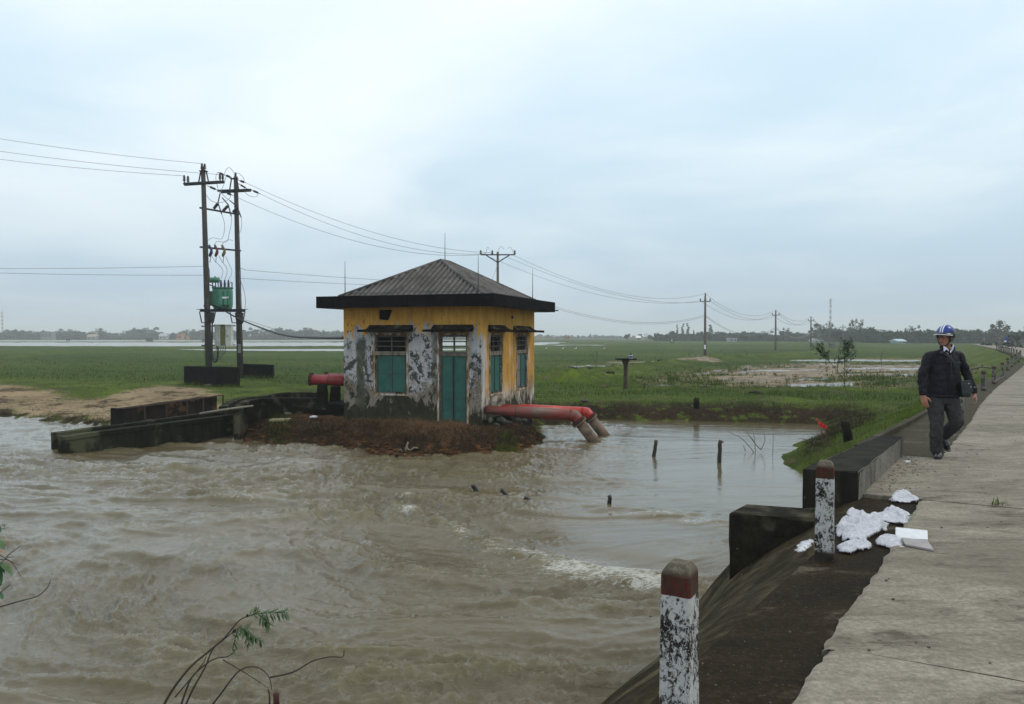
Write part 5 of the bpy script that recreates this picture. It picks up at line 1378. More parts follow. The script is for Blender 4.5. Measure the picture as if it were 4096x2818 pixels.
# ---- transformer standing on the platform
t0 = P(893, 1236, 46.75)
trf = empty('transformer', t0, label='green oil transformer with cooling fins standing on the pole platform', cat='transformer')
def tb(name, x0, x1, y0, y1, d0, d1, mat, par=trf, rb=True):
    a, b = P(x0, y1, 46.75), P(x1, y0, 46.75); mb = MB()
    rough_block(mb, [(a.x, 46.75 + d0, a.z), (b.x, 46.75 + d0, a.z), (b.x, 46.75 + d1, a.z), (a.x, 46.75 + d1, a.z), (a.x, 46.75 + d0, b.z), (b.x, 46.75 + d0, b.z), (b.x, 46.75 + d1, b.z), (a.x, 46.75 + d1, b.z)], (3, 3, 4), .002, .03, 4, 2)
    return mb.build(name, M[mat], parent=par)
tank = tb('tank', 857, 924, 1156, 1230, -.3, .3, 'green_paint'); tb('lid', 855, 926, 1150, 1156, -.34, .34, 'green_dark'); tb('base_skid', 860, 922, 1230, 1237, -.28, .28, 'green_dark')
for x0, x1 in ((889, 906), (908.5, 924), (926, 940)): tb('radiator', x0, x1, 1166, 1223, -.62, -.32, 'green_paint')
for x0 in (843, 850): tb('radiator', x0, x0 + 5, 1166, 1223, -.3, .25, 'green_dark')
lab = tb('name_plate', 904, 930, 1190, 1197, -.64, -.622, 'white')
mb = MB(); a, b = P(906, 1193.5, 46.1), P(928, 1193.5, 46.1)
for k in range(9):
    c = a.lerp(b, k / 8); mb.obox(c, (.012, 0, 0), (0, .004, 0), (0, 0, .012 + .008 * (k % 2)))
mb.build('plate_lettering', M['rust'], parent=lab)
mb = MB(); mb.smooth = True; mb.tube([P(838, 1121, 46.8), P(876, 1121, 46.8)], .165, 14); mb.build('conservator', M['green_paint'], parent=trf)
mb = MB(); mb.lathe(P(860, 1110, 46.8), [(.05, 0), (.05, .06), (.02, .07)], 8); mb.build('filler_cap', M['green_paint'], parent=trf)
for x0 in (850, 862, 872):
    mb = MB(); mb.tube([P(x0, 1131, 46.8), P(x0 + 1, 1150, 46.8)], .03, 6); mb.build('conservator_leg', M['steel'], parent=trf)
mb = MB(); mb.bar(P(838, 1140, 46.7), P(866, 1150, 46.7), .06, .06); mb.build('conservator_arm', M['steel'], parent=trf)
for px in (884, 899, 914):
    a, b = P(px, 1150, 46.7), P(px, 1120, 46.7); L = b.z - a.z; prof = [(.07, 0), (.07, .05)]
    for k in range(4): z = .06 + L * .13 * k; prof += [(.05, z), (.10, z + .02), (.05, z + .045)]
    prof += [(.045, L * .62), (.055, L * .7), (.05, L * .9), (.015, L)]
    mb = MB(); mb.smooth = True; mb.lathe(a, prof, 10); mb.build('bushing', arr_cols['blue'] if px < 910 else M['porcelain'], parent=trf)
mb = MB(); mb.bar(P(928, 1131, 46.7), P(928, 1152, 46.7), .05); mb.bar(P(921, 1131, 46.7), P(929, 1131, 46.7), .04); mb.build('lifting_eye', M['steel'], parent=trf)
# ---- control cabinet
cb = empty('control_cabinet', P(896, 1384, 46.6), label='weathered white control cabinet with a green algae stripe hanging between the two poles', cat='cabinet')
def cabmat():
    m = NT('white_cabinet_with_algae'); v = m.obj; x, y, z = m.sep(v); a = m.noise(m.map(v, (5, 5, 2)), 1, 5, .65)
    c = m.ramp(a, [(.35, (.42, .41, .37)), (.6, (.62, .61, .57))])
    s_ = m.ma('MULTIPLY', m.st(m.ma('ADD', x, m.ma('MULTIPLY', a, .08)), -.12, -.06), m.st(m.ma('ADD', x, m.ma('MULTIPLY', a, .1)), .27, .20))
    c = m.mix(m.ma('MULTIPLY', s_, m.st(m.noise(m.map(v, (9, 9, 3), (3, 3, 3)), 1, 5, .7), .3, .5, .7, 1)), c, (.12, .13, .02))
    return m.set(base=c, rough=.6)
def bx2(name, x0, x1, y0, y1, d0, d1, mat, par=cb):
    Y = 46.6; a, b = P(x0, y1, Y), P(x1, y0, Y); mb = MB()
    rough_block(mb, [(a.x, Y + d0, a.z), (b.x, Y + d0, a.z), (b.x, Y + d1, a.z), (a.x, Y + d1, a.z), (a.x, Y + d0, b.z), (b.x, Y + d0, b.z), (b.x, Y + d1, b.z), (a.x, Y + d1, b.z)], (3, 2, 4), .001, .01, 4, 2); return mb.build(name, mat, parent=par)
cm = cabmat(); bx2('cabinet_box', 864, 928, 1303, 1384, -.22, .22, cm); bx2('cabinet_roof', 861, 931, 1299, 1303, -.28, .26, cm)
dr_ = bx2('cabinet_door', 866, 907, 1306, 1381, -.245, -.222, cm); bx2('cabinet_door', 908, 926, 1306, 1381, -.245, -.222, cm)
mb = MB(); mb.bar(P(909, 1340, 46.33), P(909, 1349, 46.33), .03); mb.build('handle', M['steel'], parent=dr_)
# ---- plinth walls around the station
for (pts, zt, lb, sd2) in (([(735, 1538), (948, 1545)], 1466, 'nearer black concrete plinth wall at the foot of the twin poles', 3), ([(958, 1514), (1091, 1518)], 1456, 'farther black concrete plinth wall behind the right pole', 7)):
    a, b = G(*pts[0], -1.08), G(*pts[1], -1.08); z_ = P(pts[0][0], zt, a.y).z; n_ = Vector((0, 1, 0)) * (.5 if sd2 == 3 else .35)
    z2 = P(pts[1][0], zt + 4, b.y).z
    mb = MB(); rough_block(mb, [(a.x, a.y, -1.7), (b.x, b.y, -1.7), (b.x, b.y + n_.y, -1.7), (a.x, a.y + n_.y, -1.7), (a.x, a.y, z_), (b.x, b.y, z2), (b.x, b.y + n_.y, z2), (a.x, a.y + n_.y, z_)], (14, 3, 7), .03, .05, 2, sd2)
    mb.build('plinth_wall', M['blackwall'], label=lb, cat='wall', group='black plinth walls of the station')
mb = MB(); stone_p = G(800, 1546, -1.1); 

# ---------------------------------------------------------------- heavy cable from the platform to the house
hw = hray(1376, 1352, 'x', -HW); hwW = HC + HXv * hw.x + HYv * hw.y + Vector((0, 0, hw.z)); hwW = P(1378, 1352, 26.2)
cable('supply_cable', [P(815, 1225, 45.7), P(850, 1222, 46.2), P(890, 1240, 46.4), P(940, 1268, 46.3), P(1000, 1295, 44), P(1060, 1318, 41), P(1105, 1334, 38.5), P(1180, 1348, 35), P(1280, 1352, 30.5), hwW], .042, 'cable', None, 8, label='thick black supply cable sagging from the transformer platform to the pump house', cat='cable')
cable('messenger_wire', [P(980, 1280, 46.3), P(1020, 1292, 44), P(1080, 1312, 41), P(1150, 1332, 37.5), P(1220, 1343, 34), P(1300, 1347, 30), hwW + Vector((0, 0, .06))], .012, 'wire', None, 5, label='thin bare wire sagging just above the thick supply cable', cat='wire')

# ---------------------------------------------------------------- poles of the line
def line_pole(px, ytop, Y, zb, army, half, label, kind=0, scale=1):
    top = P(px, ytop + 6, Y); root = empty('utility_pole', (top.x, Y, zb), label=label, cat='utility pole', group='poles of the power line crossing the fields')
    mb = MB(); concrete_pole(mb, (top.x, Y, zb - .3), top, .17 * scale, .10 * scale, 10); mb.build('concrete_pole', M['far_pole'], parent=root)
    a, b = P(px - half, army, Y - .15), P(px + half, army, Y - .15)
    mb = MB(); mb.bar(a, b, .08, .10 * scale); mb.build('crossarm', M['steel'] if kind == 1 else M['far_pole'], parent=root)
    tips = [Vector(a), Vector(b)]
    if kind == 1:
        for s in (-1, 1):
            mb = MB(); mb.bar(P(px, army + 31, Y - .15), P(px + s * half * .68, army + 2, Y - .15), .07, .09); mb.build('brace', M['steel'], parent=root)
        for dx in (-half, half, -22):
            q = P(px + dx, army, Y - .15); mb = MB(); mb.lathe(q, [(.04, 0), (.1, .12), (.06, .2), (.09, .3), (.03, .4)], 8); mb.build('insulator', M['porcelain'], parent=root)
    else:
        for s in (-1, 1):
            q = P(px + s * half, army, Y - .15); mb = MB(); mb.lathe(q, [(.05, 0), (.12, .1), (.06, .2), (.11, .3), (.05, .42)], 8); mb.build('insulator', M['porcelain'], parent=root)
            mb = MB(); mb.bar(q.lerp(P(px, army, Y - .15), .72), P(px, ytop + 8, Y - .1), .05); mb.build('brace', M['far_pole'], parent=root)
        mb = MB(); mb.lathe(top, [(.05, 0), (.12, .1), (.06, .2), (.11, .3), (.05, .42)], 8); mb.build('insulator', M['porcelain'], parent=root)
    return root
LP = [(1991, 1002, 68.0, -1.2, 1020, 68, 'pole with a V braced crossarm rising right behind the pump house roof', 1, 1.0),
      (2821, 1178, 110.0, -1.2, 1207, 19.5, 'tallest field pole with a dark crossarm right of the house, nearest of the line', 0, 1.25),
      (3103, 1243, 150.0, -1.2, 1262, 13.5, 'second field pole, between the tallest one and the bushy sapling', 0, 1.25),
      (3244, 1268, 185.0, -1.2, 1284, 10.5, 'third field pole standing left of the lattice mast', 0, 1.3),
      (3317, 1286, 230.0, -1.2, 1298, 12, 'field pole standing in line with the lattice mast', 0, 1.4),
      (3372, 1300, 290.0, -1.2, 1311, 10, 'small distant pole before the trees right of the mast', 0, 1.4),
      (3410, 1310, 360.0, -1.2, 1319, 7, 'most distant thin pole before the trees', 0, 1.3)]
for q in LP: line_pole(*q)
mb = MB(); c = P(2820, 1389, 109.7); mb.obox(c, (.12, 0, 0), (0, .01, 0), (0, 0, .3)); mb.build('pole_sign', M['white'], label='small white number plate fixed to the tallest field pole', cat='sign')
mb = MB(); mb.tube([P(1990, 1060, 68), P(1962, 1140, 66)], .014, 5); mb.build('guy_wire', M['wire'], label='thin guy wire slanting down from the pole behind the house roof', cat='wire')
# ---------------------------------------------------------------- wires
def wire(p0, p1, sag, r, label, grp=None):
    pts = [p0.lerp(p1, k / 24) + Vector((0, 0, -sag * 4 * (k / 24) * (1 - k / 24))) for k in range(25)]
    rs = [r * (p.y / 48) for p in pts]; mb = MB(); mb.smooth = True; mb.tube(pts, [max(.012, x) for x in rs], 5); return mb.build('power_line', M['wire'], label=label, cat='wire', group=grp)
w_ = .0125
nm = ['top', 'middle', 'lowest']
for i, (x1, y1, xl, yl) in enumerate(((803, 655, -500, 468), (876, 699, -500, 528), (731, 704, -500, 565))):
    wire(P(xl, yl, 44), P(x1, y1, YL), .25, w_, f'{nm[i]} of the three high wires running left from the twin poles')
for i, (y1, yl) in enumerate(((1066, 1071), (1102, 1077))):
    wire(P(-500, yl, 44), P(812, y1, YL), .1, w_, ['upper', 'lower'][i] + ' of the two low wires running left from the twin poles')
c2 = P(1930, 1019, 68); c3 = P(2058, 1024, 68); c1 = P(1968, 1012, 68)
for i, (a, b, sg) in enumerate(((P(983, 732, 48.9), c1, 1.0), (P(1041, 776, 49), P(1945, 1016, 68), 1.15), (P(930, 782, 48.2), c2, 1.25))):
    wire(a, b, sg, w_, f'{nm[i]} high wire spanning from the twin poles over the roof to the V braced pole')
for i, (a, b) in enumerate(((P(983, 1081, 48.2), P(1985, 1140, 67.8)), (P(957, 1114, 48.2), P(1985, 1150, 67.8)))):
    wire(a, b, .15, w_, ['upper', 'lower'][i] + ' low wire spanning from the twin poles to behind the roof')
def tips(q): return [P(q[0], q[1] - 2, q[2]), P(q[0] - q[5], q[4] - 3, q[2]), P(q[0] + q[5], q[4] - 3, q[2])]
seq = [[c3, P(2030, 1030, 68), P(1960, 1030, 68)]] + [tips(q) for q in LP[1:]]
SP = ['from the V braced pole to the tallest field pole', 'from the tallest to the second field pole', 'from the second to the third field pole', 'from the third field pole to the one by the mast', 'past the lattice mast to the small distant pole', 'from the small distant pole to the last one']
lv = [[P(2050, 1162, 69), P(2050, 1172, 69)]] 
for k in range(len(seq) - 1):
    for i in range(3):
        sg = [1.9, 1.7, 1.6][i] if k == 0 else [2.0, 1.8, 1.7][i] if k == 1 else 1.6
        wire(seq[k][[0, 2, 1][i] if k == 0 else i], seq[k + 1][i], sg, w_ * .8, ['top', 'left', 'right'][i] + ' high wire spanning ' + SP[k], 'high wires ' + SP[k])
lvp = [(1988, 1145, 1152, 68), (2821, 1261, 1266, 110), (3103, 1309, 1314, 150), (3244, 1330, 1333, 185)]
for k in range(3):
    for i in range(2):
        a = P(lvp[k][0], lvp[k][1 + i], lvp[k][3]); b = P(lvp[k + 1][0], lvp[k + 1][1 + i], lvp[k + 1][3])
        wire(a, b, [2.0, 2.1, 1.6][k], w_ * .8, ['upper', 'lower'][i] + ' low wire in the span ' + ['from behind the roof to the tallest field pole', 'from the tallest to the second field pole', 'from the second to the third field pole'][k])
for i, (a, b) in enumerate((((1942, 1018), (1957, 996)), ((1992, 1004), (2017, 1000)), ((2030, 996), (2055, 1016)))):
    pa, pb = P(*a, 67.8), P(*b, 67.8); mid = pa.lerp(pb, .5) + Vector((0, 0, .35))
    cable('jumper_wire', [pa, mid, pb], .016, 'wire', None, 5, label=['left', 'middle', 'right'][i] + ' looped jumper wire on top of the V braced pole', cat='wire')
# ---------------------------------------------------------------- far tree line
def crown_mesh(name, mat, W, H, base, n, size, seed, shape='round', lean=0.0):
    """leaf clumps scattered through the crown volume: quads of leaf-cluster size"""
    r = np.random.default_rng(seed); V = []; T = []
    lobes = []
    if shape == 'round': lobes = [(r.uniform(-.28, .28) * W, r.uniform(-.28, .28) * W, base + (H - base) * r.uniform(.25, .78), W * r.uniform(.2, .34)) for _ in range(7)]
    elif shape == 'column': lobes = [(r.uniform(-.12, .12) * W, r.uniform(-.12, .12) * W, base + (H - base) * t, W * .5 * (1 - t * .75) * r.uniform(.7, 1.1)) for t in np.linspace(.05, 1, 8)]
    elif shape == 'bamboo': lobes = [(W * (.38 * math.sin(k * 2.4) + .18 * t * 1.5), W * .3 * math.cos(k * 1.7), base + (H - base) * t, W * r.uniform(.12, .24)) for k, t in enumerate(np.linspace(.1, 1, 12))]
    elif shape == 'hedge': lobes = [(W * r.uniform(-.5, .5), W * .12 * r.uniform(-1, 1), H * r.uniform(.1, .72), H * r.uniform(.25, .45)) for _ in range(16)]
    per = n // len(lobes)
    for (lx, ly, lz, lr) in lobes:
        for _ in range(per):
            d = r.normal(size=3); d /= np.linalg.norm(d); rad = lr * r.uniform(.35, 1.12) ** .6
            c = np.array([lx, ly, lz]) + d * rad * np.array([1, 1, .8]); c[2] = max(c[2], .15)
            c[0] += lean * c[2]
            a = r.normal(size=3); a /= np.linalg.norm(a); b = np.cross(a, r.normal(size=3)); b /= np.linalg.norm(b)
            s = size * r.uniform(.6, 1.5); i = len(V)
            V += [c - a * s * .6, c + b * s * .35, c + a * s * .6, c - b * s * .35]; T.append((i, i + 1, i + 2, i + 3))
    me = bpy.data.meshes.new(name); me.from_pydata([tuple(v) for v in V], [], T); me.materials.append(mat); me.update(); return me
def trunk_mesh(H, r, seed, crooked=.4):
    rr = random.Random(seed); mb = MB(); mb.smooth = True; x = y = 0; pts = []; 
    for k in range(5): pts.append(Vector((x, y, H * k / 4))); x += rr.uniform(-crooked, crooked) * H * .06; y += rr.uniform(-crooked, crooked) * H * .06
    mb.tube(pts, [r, r * .8, r * .65, r * .5, r * .3], 7)
    for k in range(4):
        b = pts[2 + k % 2]; a = rr.uniform(0, 6.28); mb.tube([b, b + Vector((math.cos(a) * H * .22, math.sin(a) * H * .22, H * .28))], [r * .4, r * .15], 5)
    me = bpy.data.meshes.new('trunk'); me.from_pydata([tuple(v) for v in mb.v], [], mb.f); me.materials.append(M['trunk']); me.update(); return me
kinds = {}
for k, (mat, W, H, base, n, size, shape) in dict(
        roundA=('crown_dark', 9, 10, 2.0, 560, 1.1, 'round'), roundB=('crown_mid', 10, 9, 1.5, 560, 1.2, 'round'), roundC=('crown_dark', 7, 8, 1.2, 460, 1.0, 'round'), low=('crown_mid', 12, 6, .6, 520, 1.1, 'round'),
        bamboo=('crown_pale', 10, 12, 1.0, 520, 1.0, 'bamboo'), bamboo2=('crown_mid', 11, 10, .6, 560, 1.1, 'bamboo'), casuarina=('crown_pale', 4.2, 15, 2.0, 560, .8, 'column'), poplar=('crown_mid', 4.4, 11, 1.6, 420, .8, 'column')).items():
    kinds[k] = (crown_mesh('crown', M[mat], W, H, base, n, size, len(k) * 7 + ord(k[-1]), shape), trunk_mesh(H * .62, .22, ord(k[0])), H, W)
def tree(kind, x, y, h, label, group='hazy trees of the far tree line', rz=None, wide=1.0, z=FZ):
    cm_, tm_, H, W = kinds[kind]; s = h / H
    root = empty('tree', (x, y, z), random.uniform(0, 6.28) if rz is None else rz, label=label, cat='tree', group=group)
    for nme, me in (('crown', cm_), ('trunk', tm_)):
        o = bpy.data.objects.new(nme, me); COL.objects.link(o); o.parent = root; o.scale = (s * wide, s * wide, s)
    return root
rt = random.Random(5); KA = dict(roundA='round dark', roundB='round pale', roundC='small round', low='low spreading', bamboo='pale feathery', bamboo2='feathery')
def hpx(px, ytop, Y, z=FZ): return P(px, ytop, Y).z - z
# left tree line, about 620 m away
prof = [(-300, 1325), (0, 1332), (60, 1318), (110, 1320), (180, 1332), (240, 1324), (300, 1322), (330, 1345), (390, 1320), (470, 1334), (540, 1322), (580, 1314), (610, 1324), (660, 1334), (720, 1328), (770, 1318), (850, 1328), (1000, 1318), (1060, 1322), (1150, 1320), (1200, 1322), (1300, 1322), (1380, 1328), (1500, 1328), (1750, 1326), (1900, 1330), (2080, 1335)]
px = -260; i = 0
while px < 1420:
    yt = float(np.interp(px, [p[0] for p in prof], [p[1] for p in prof])) + rt.uniform(-5, 5); Y = rt.uniform(600, 680)
    where = 'at the far left' if px < 400 else 'near the orange house' if px < 800 else 'between the poles and house' if px < 1380 else 'behind the pump house'
    k = rt.choice(['roundA', 'roundB', 'bamboo2', 'low', 'roundC', 'bamboo2', 'roundB'])
    c = P(px, 1345, Y); tree(k, c.x, Y, hpx(px, yt, Y), f'{KA[k]} tree in the far hazy line {where}', f'{KA[k]} far trees {where}', wide=rt.uniform(1.0, 1.5)); px += rt.uniform(17, 30); i += 1
# middle: thin pale hazy line right of the house
px = 2080
while px < 2640:
    yt = float(np.interp(px, [2080, 2150, 2230, 2350, 2370, 2420, 2480, 2640], [1344, 1340, 1340, 1345, 1338, 1344, 1346, 1346])) + rt.uniform(-2, 2); Y = rt.uniform(860, 960); c = P(px, 1345, Y)
    tree(rt.choice(['low', 'roundB', 'roundC']), c.x, Y, hpx(px, yt, Y), 'very faint tree on the horizon right of the pump house', 'faint horizon trees right of the house', wide=1.3); px += rt.uniform(20, 32)
for (px, yt, Y, k, w, lb) in ((2362, 1336, 820, 'poplar', 1.5, 'squarish hazy tree standing above the faint horizon right of the red gate'), (2510, 1336, 480, 'roundC', 1.0, 'round dark tree standing alone left of the two posts on the horizon'), (2556, 1337, 470, 'roundC', 1.25, 'wide dark tree with a pale roof showing through right of the lone round tree'),
                              (2603, 1340, 480, 'roundB', 1.0, 'low bushy tree right of the two thin posts'), (2635, 1336, 500, 'bamboo', .9, 'pale feathery tree left of the tall casuarinas'), (2688, 1322, 440, 'roundA', .75, 'dense round tree just left of the three casuarinas'),
                              (2709, 1302, 460, 'casuarina', 1.0, 'leftmost of the three tall thin casuarinas'), (2731, 1298, 462, 'casuarina', 1.1, 'middle one of the three tall thin casuarinas'), (2751, 1296, 458, 'casuarina', 1.15, 'rightmost of the three tall thin casuarinas'),
                              (2775, 1324, 440, 'poplar', 1.0, 'dark upright tree right of the casuarinas'), (2797, 1326, 430, 'roundC', .9, 'dark tree just left of the tallest field pole'), (2842, 1303, 450, 'poplar', 1.3, 'tall narrow tree just right of the tallest field pole'),
                              (2890, 1325, 450, 'roundA', .9, 'dark broad tree between the narrow tree and the second field pole')):
    c = P(px, 1345, Y); tree(k, c.x, Y, hpx(px, yt, Y), lb, 'single trees right of the house', wide=w)
profR = [(2640, 1345), (2860, 1335), (2930, 1334), (2980, 1328), (3040, 1330), (3090, 1336), (3140, 1326), (3200, 1334), (3260, 1330), (3310, 1314), (3380, 1322), (3430, 1314), (3480, 1320), (3530, 1332), (3580, 1342), (3610, 1336), (3660, 1340), (3720, 1336), (3760, 1322), (3830, 1322), (3900, 1330), (3960, 1330), (4010, 1330), (4100, 1330), (4400, 1320)]
px = 2650
while px < 4300:
    Y = rt.uniform(380, 450) if px < 3300 else rt.uniform(300, 360)
    yt = float(np.interp(px, [p[0] for p in profR], [p[1] for p in profR])) + rt.uniform(-9, 8); c = P(px, 1345, Y)
    where = 'between the tallest and second field poles' if px < 3100 else 'between the second field pole and the mast' if px < 3300 else 'between the mast and the walking man' if px < 3700 else 'right of the walking man'
    k = rt.choice(['roundA', 'roundB', 'bamboo2', 'roundC', 'low', 'roundA']); tree(k, c.x, Y, hpx(px, yt, Y), f'{KA[k]} tree in the wood {where}', f'{KA[k]} wood trees {where}', wide=rt.uniform(1.05, 1.5)); px += rt.uniform(20, 36)
for (px, yt, Y, k, w, lb) in ((3415, 1288, 330, 'bamboo', .45, 'thin pale plume of bamboo above the trees right of the mast'), (3444, 1284, 335, 'bamboo', .45, 'second thin bamboo plume right of the first above the trees'), (3150, 1316, 380, 'bamboo', .6, 'wispy pale tree near the third field pole'),
                              (3648, 1308, 300, 'bamboo', .7, 'pale wispy bamboo just left of the walking man'), (3632, 1318, 305, 'bamboo', .5, 'shorter wispy bamboo left of the pale one by the man'), (4006, 1292, 230, 'bamboo', .9, 'tall loose pale tree right of the walking man above the road bend'), (3985, 1312, 235, 'bamboo2', .8, 'lower loose tree beside the tall pale one above the road bend')):
    c = P(px, 1345, Y); tree(k, c.x, Y, hpx(px, yt, Y), lb, 'wispy single trees above the wood', wide=w)
# undergrowth massed along the foot of the woods
def hedge(pts, h, size, n, name, label, mat, seed):
    r = np.random.default_rng(seed); V = []; T = []; pts = [Vector(p) for p in pts]
    L = [0]
    for i in range(1, len(pts)): L.append(L[-1] + (pts[i] - pts[i - 1]).length)
    for _ in range(n):
        t = r.uniform(0, L[-1]); k = max(j for j in range(len(L)) if L[j] <= t); k = min(k, len(pts) - 2)
        c = pts[k].lerp(pts[k + 1], (t - L[k]) / (L[k + 1] - L[k])); hh = h * (.6 + .5 * float(vnoise(np.array([t * .04]), np.array([seed * 1.0]))[0]))
        p = np.array([c.x, c.y + r.uniform(-6, 6), FZ + abs(r.normal()) * hh * .5]); p[2] = min(p[2], FZ + hh)
        a = r.normal(size=3); a /= np.linalg.norm(a); b = np.cross(a, r.normal(size=3)); b /= np.linalg.norm(b); s = size * r.uniform(.5, 1.3); i = len(V)
        V += [p - a * s, p + b * s * .6, p + a * s, p - b * s * .6]; T.append((i, i + 1, i + 2, i + 3))
    o = tri_mesh(name, V, T, mat, origin=tuple(pts[0])); return tag(o, label, 'undergrowth', kind='stuff')
hedge([P(-700, 1345, 610), P(1500, 1345, 610), P(2100, 1345, 640)], 5, 1.9, 13000, 'undergrowth', 'low hazy undergrowth along the foot of the far left tree line', M['crown_mid'], 1)
hedge([P(2080, 1345, 880), P(2660, 1345, 860)], 3, 1.2, 2500, 'undergrowth', 'faint low scrub on the horizon right of the house', M['crown_mid'], 2)
hedge([P(2620, 1345, 420), P(2900, 1345, 420), P(3300, 1345, 380), P(3500, 1345, 300), P(4200, 1345, 290), P(4700, 1345, 260)], 3.6, 1.4, 17000, 'undergrowth', 'low dark undergrowth along the foot of the wood on the right', M['crown_dark'], 3)
# dark palms by the road bend
def palm(px, ytop, Y, label, h=None, z=-.6, nf=16, fl=1.0):
    c = P(px, 1345, Y); H = P(px, ytop, Y).z - z; root = empty('palm', (c.x, Y, z), label=label, cat='palm', group='dark palms at the road bend')
    mb = MB(); mb.smooth = True; mb.tube([(c.x, Y, z - .2), (c.x + .1, Y, z + H * .3), (c.x, Y, z + H * .45)], [.22, .18, .14], 8); mb.build('trunk', M['trunk'], parent=root)
    rr = random.Random(int(px)); 
    for k in range(nf):
        az_ = 6.283 * k / nf + rr.uniform(-.2, .2); el = rr.uniform(.2, 1.35); L = H * .62 * fl * rr.uniform(.75, 1.1); top = Vector((c.x, Y, z + H * .42)); mb = MB(); pts = []
        for j in range(9):
            t = j / 8; pts.append(top + Vector((math.cos(az_) * math.cos(el), math.sin(az_) * math.cos(el), math.sin(el))) * L * t + Vector((0, 0, -.32 * L * t * t * (1.2 - el * .4))))
        mb.tube(pts, .03, 4); sv = Vector((-math.sin(az_), math.cos(az_), 0))
        for j in range(1, 9):
            for s in (-1, 1):
                p = pts[j]; q = p + sv * s * L * .17 * (1.1 - j / 10) + (pts[j] - pts[j - 1]) * .9 + Vector((0, 0, -L * .05)); w = (pts[j] - pts[j - 1]) * .28
                mb.add([p - w, p + w, q], [(0, 1, 2)])
        mb.build('frond', M['leafpalm'], parent=root)
M['leafpalm'] = plain('dark_palm_leaf', (.012, .03, .016), .6, 0, .4, 2)
palm(4068, 1308, 118, 'nearer dark palm at the right edge beyond the road bend'); palm(4105, 1302, 122, 'dark palm cut by the right edge of the photo', fl=1.1); palm(4045, 1330, 130, 'low dark palm left of the others above the road bend', fl=.9)
palm(2675, 1340, 440, 'small palm in the trees left of the casuarinas', z=FZ, fl=.9); palm(50, 1316, 600, 'hazy palm rising from the far left tree line', z=FZ)
hedge([P(4000, 1375, 135), P(4060, 1375, 112), P(4250, 1380, 105)], 2.2, .35, 2600, 'roadside_bushes', 'dark bushes at the foot of the palms beyond the road bend', M['crown_dark'], 7)

# ---------------------------------------------------------------- far buildings
def house_far(px0, px1, ytop, ybot, Y, wall_c, roof_c, label, eave=.5, nwin=3, flat=False, depth=6, ridge=.45):
    a, b = P(px0, ybot, Y), P(px1, ytop, Y); x0, x1, z1 = a.x, b.x, b.z; z0 = FZ - .2; zw = z1 - (z1 - z0) * (0 if flat else ridge); root = empty('building', ((x0 + x1) / 2, Y, z0), label=label, cat='building')
    mb = MB(); mb.box(x0, x1, Y, Y + depth, z0, zw); mb.build('wall', plain('far_wall', wall_c, .9), parent=root)
    if flat:
        mb = MB(); mb.box(x0 - .3, x1 + .3, Y - .3, Y + depth + .3, zw, zw + .35); mb.build('roof', plain('far_roof', roof_c, .9), parent=root)
    else:
        mb = MB(); e_ = eave; mb.add([(x0 - e_, Y - e_, zw), (x1 + e_, Y - e_, zw), (x1 + e_, Y + depth + e_, zw), (x0 - e_, Y + depth + e_, zw), (x0 - e_, Y + depth / 2, z1), (x1 + e_, Y + depth / 2, z1)], [(0, 1, 5, 4), (2, 3, 4, 5), (0, 4, 3), (1, 2, 5), (0, 3, 2, 1)])
        mb.build('roof', plain('far_roof', roof_c, .9), parent=root)
    for k in range(nwin):
        cx = x0 + (x1 - x0) * (k + .5) / nwin; w = (x1 - x0) / nwin * .22; zc_ = z0 + (zw - z0) * .55; mb = MB(); mb.box(cx - w, cx + w, Y - .05, Y - .003, zc_ - (zw - z0) * .2, zc_ + (zw - z0) * .2); mb.build('window', M['steel'], parent=root)
house_far(704, 726, 1338, 1358, 560, (.42, .2, .09), (.35, .17, .08), 'hazy orange house in the far tree line left of the twin poles', flat=True)
house_far(732, 745, 1346, 1358, 565, (.3, .18, .1), (.3, .17, .1), 'small brownish house right of the hazy orange one', flat=True, nwin=1)
house_far(163, 205, 1330, 1340, 590, (.2, .2, .2), (.14, .14, .15), 'flat grey roofed building among trees on the far left', flat=True)
house_far(348, 382, 1338, 1350, 600, (.3, .28, .25), (.32, .26, .2), 'pale low roof half hidden in the trees far left', nwin=2)
house_far(636, 664, 1334, 1344, 600, (.4, .4, .4), (.36, .38, .4), 'pale roof showing above trees left of the orange house', nwin=2)
house_far(2718, 2745, 1350.5, 1360, 425, (.66, .65, .62), (.55, .55, .56), 'long white low building below the casuarinas', nwin=3, flat=True)
house_far(2750, 2769, 1350.5, 1360, 425, (.66, .65, .6), (.5, .5, .5), 'short white low building right of the long one below the casuarinas', nwin=2, flat=True)
house_far(2548, 2562, 1343, 1356, 462, (.3, .28, .26), (.7, .66, .6), 'little house with a pale gable roof inside the wide dark tree', nwin=1)
house_far(2920, 2948, 1356, 1363, 380, (.35, .35, .35), (.4, .4, .42), 'low grey building at the foot of the trees left of the second field pole', nwin=2, flat=True)
house_far(3258, 3290, 1355, 1364, 330, (.5, .5, .5), (.42, .45, .48), 'pale low building at the foot of the wood left of the mast', nwin=2)
house_far(3594, 3622, 1357, 1368, 280, (.28, .4, .42), (.4, .5, .54), 'low blue roofed shed left of the walking man', nwin=2)
house_far(2140, 2230, 1344, 1352, 900, (.30, .18, .14), (.32, .17, .12), 'faint reddish row of roofs on the horizon just right of the pump house', nwin=4)
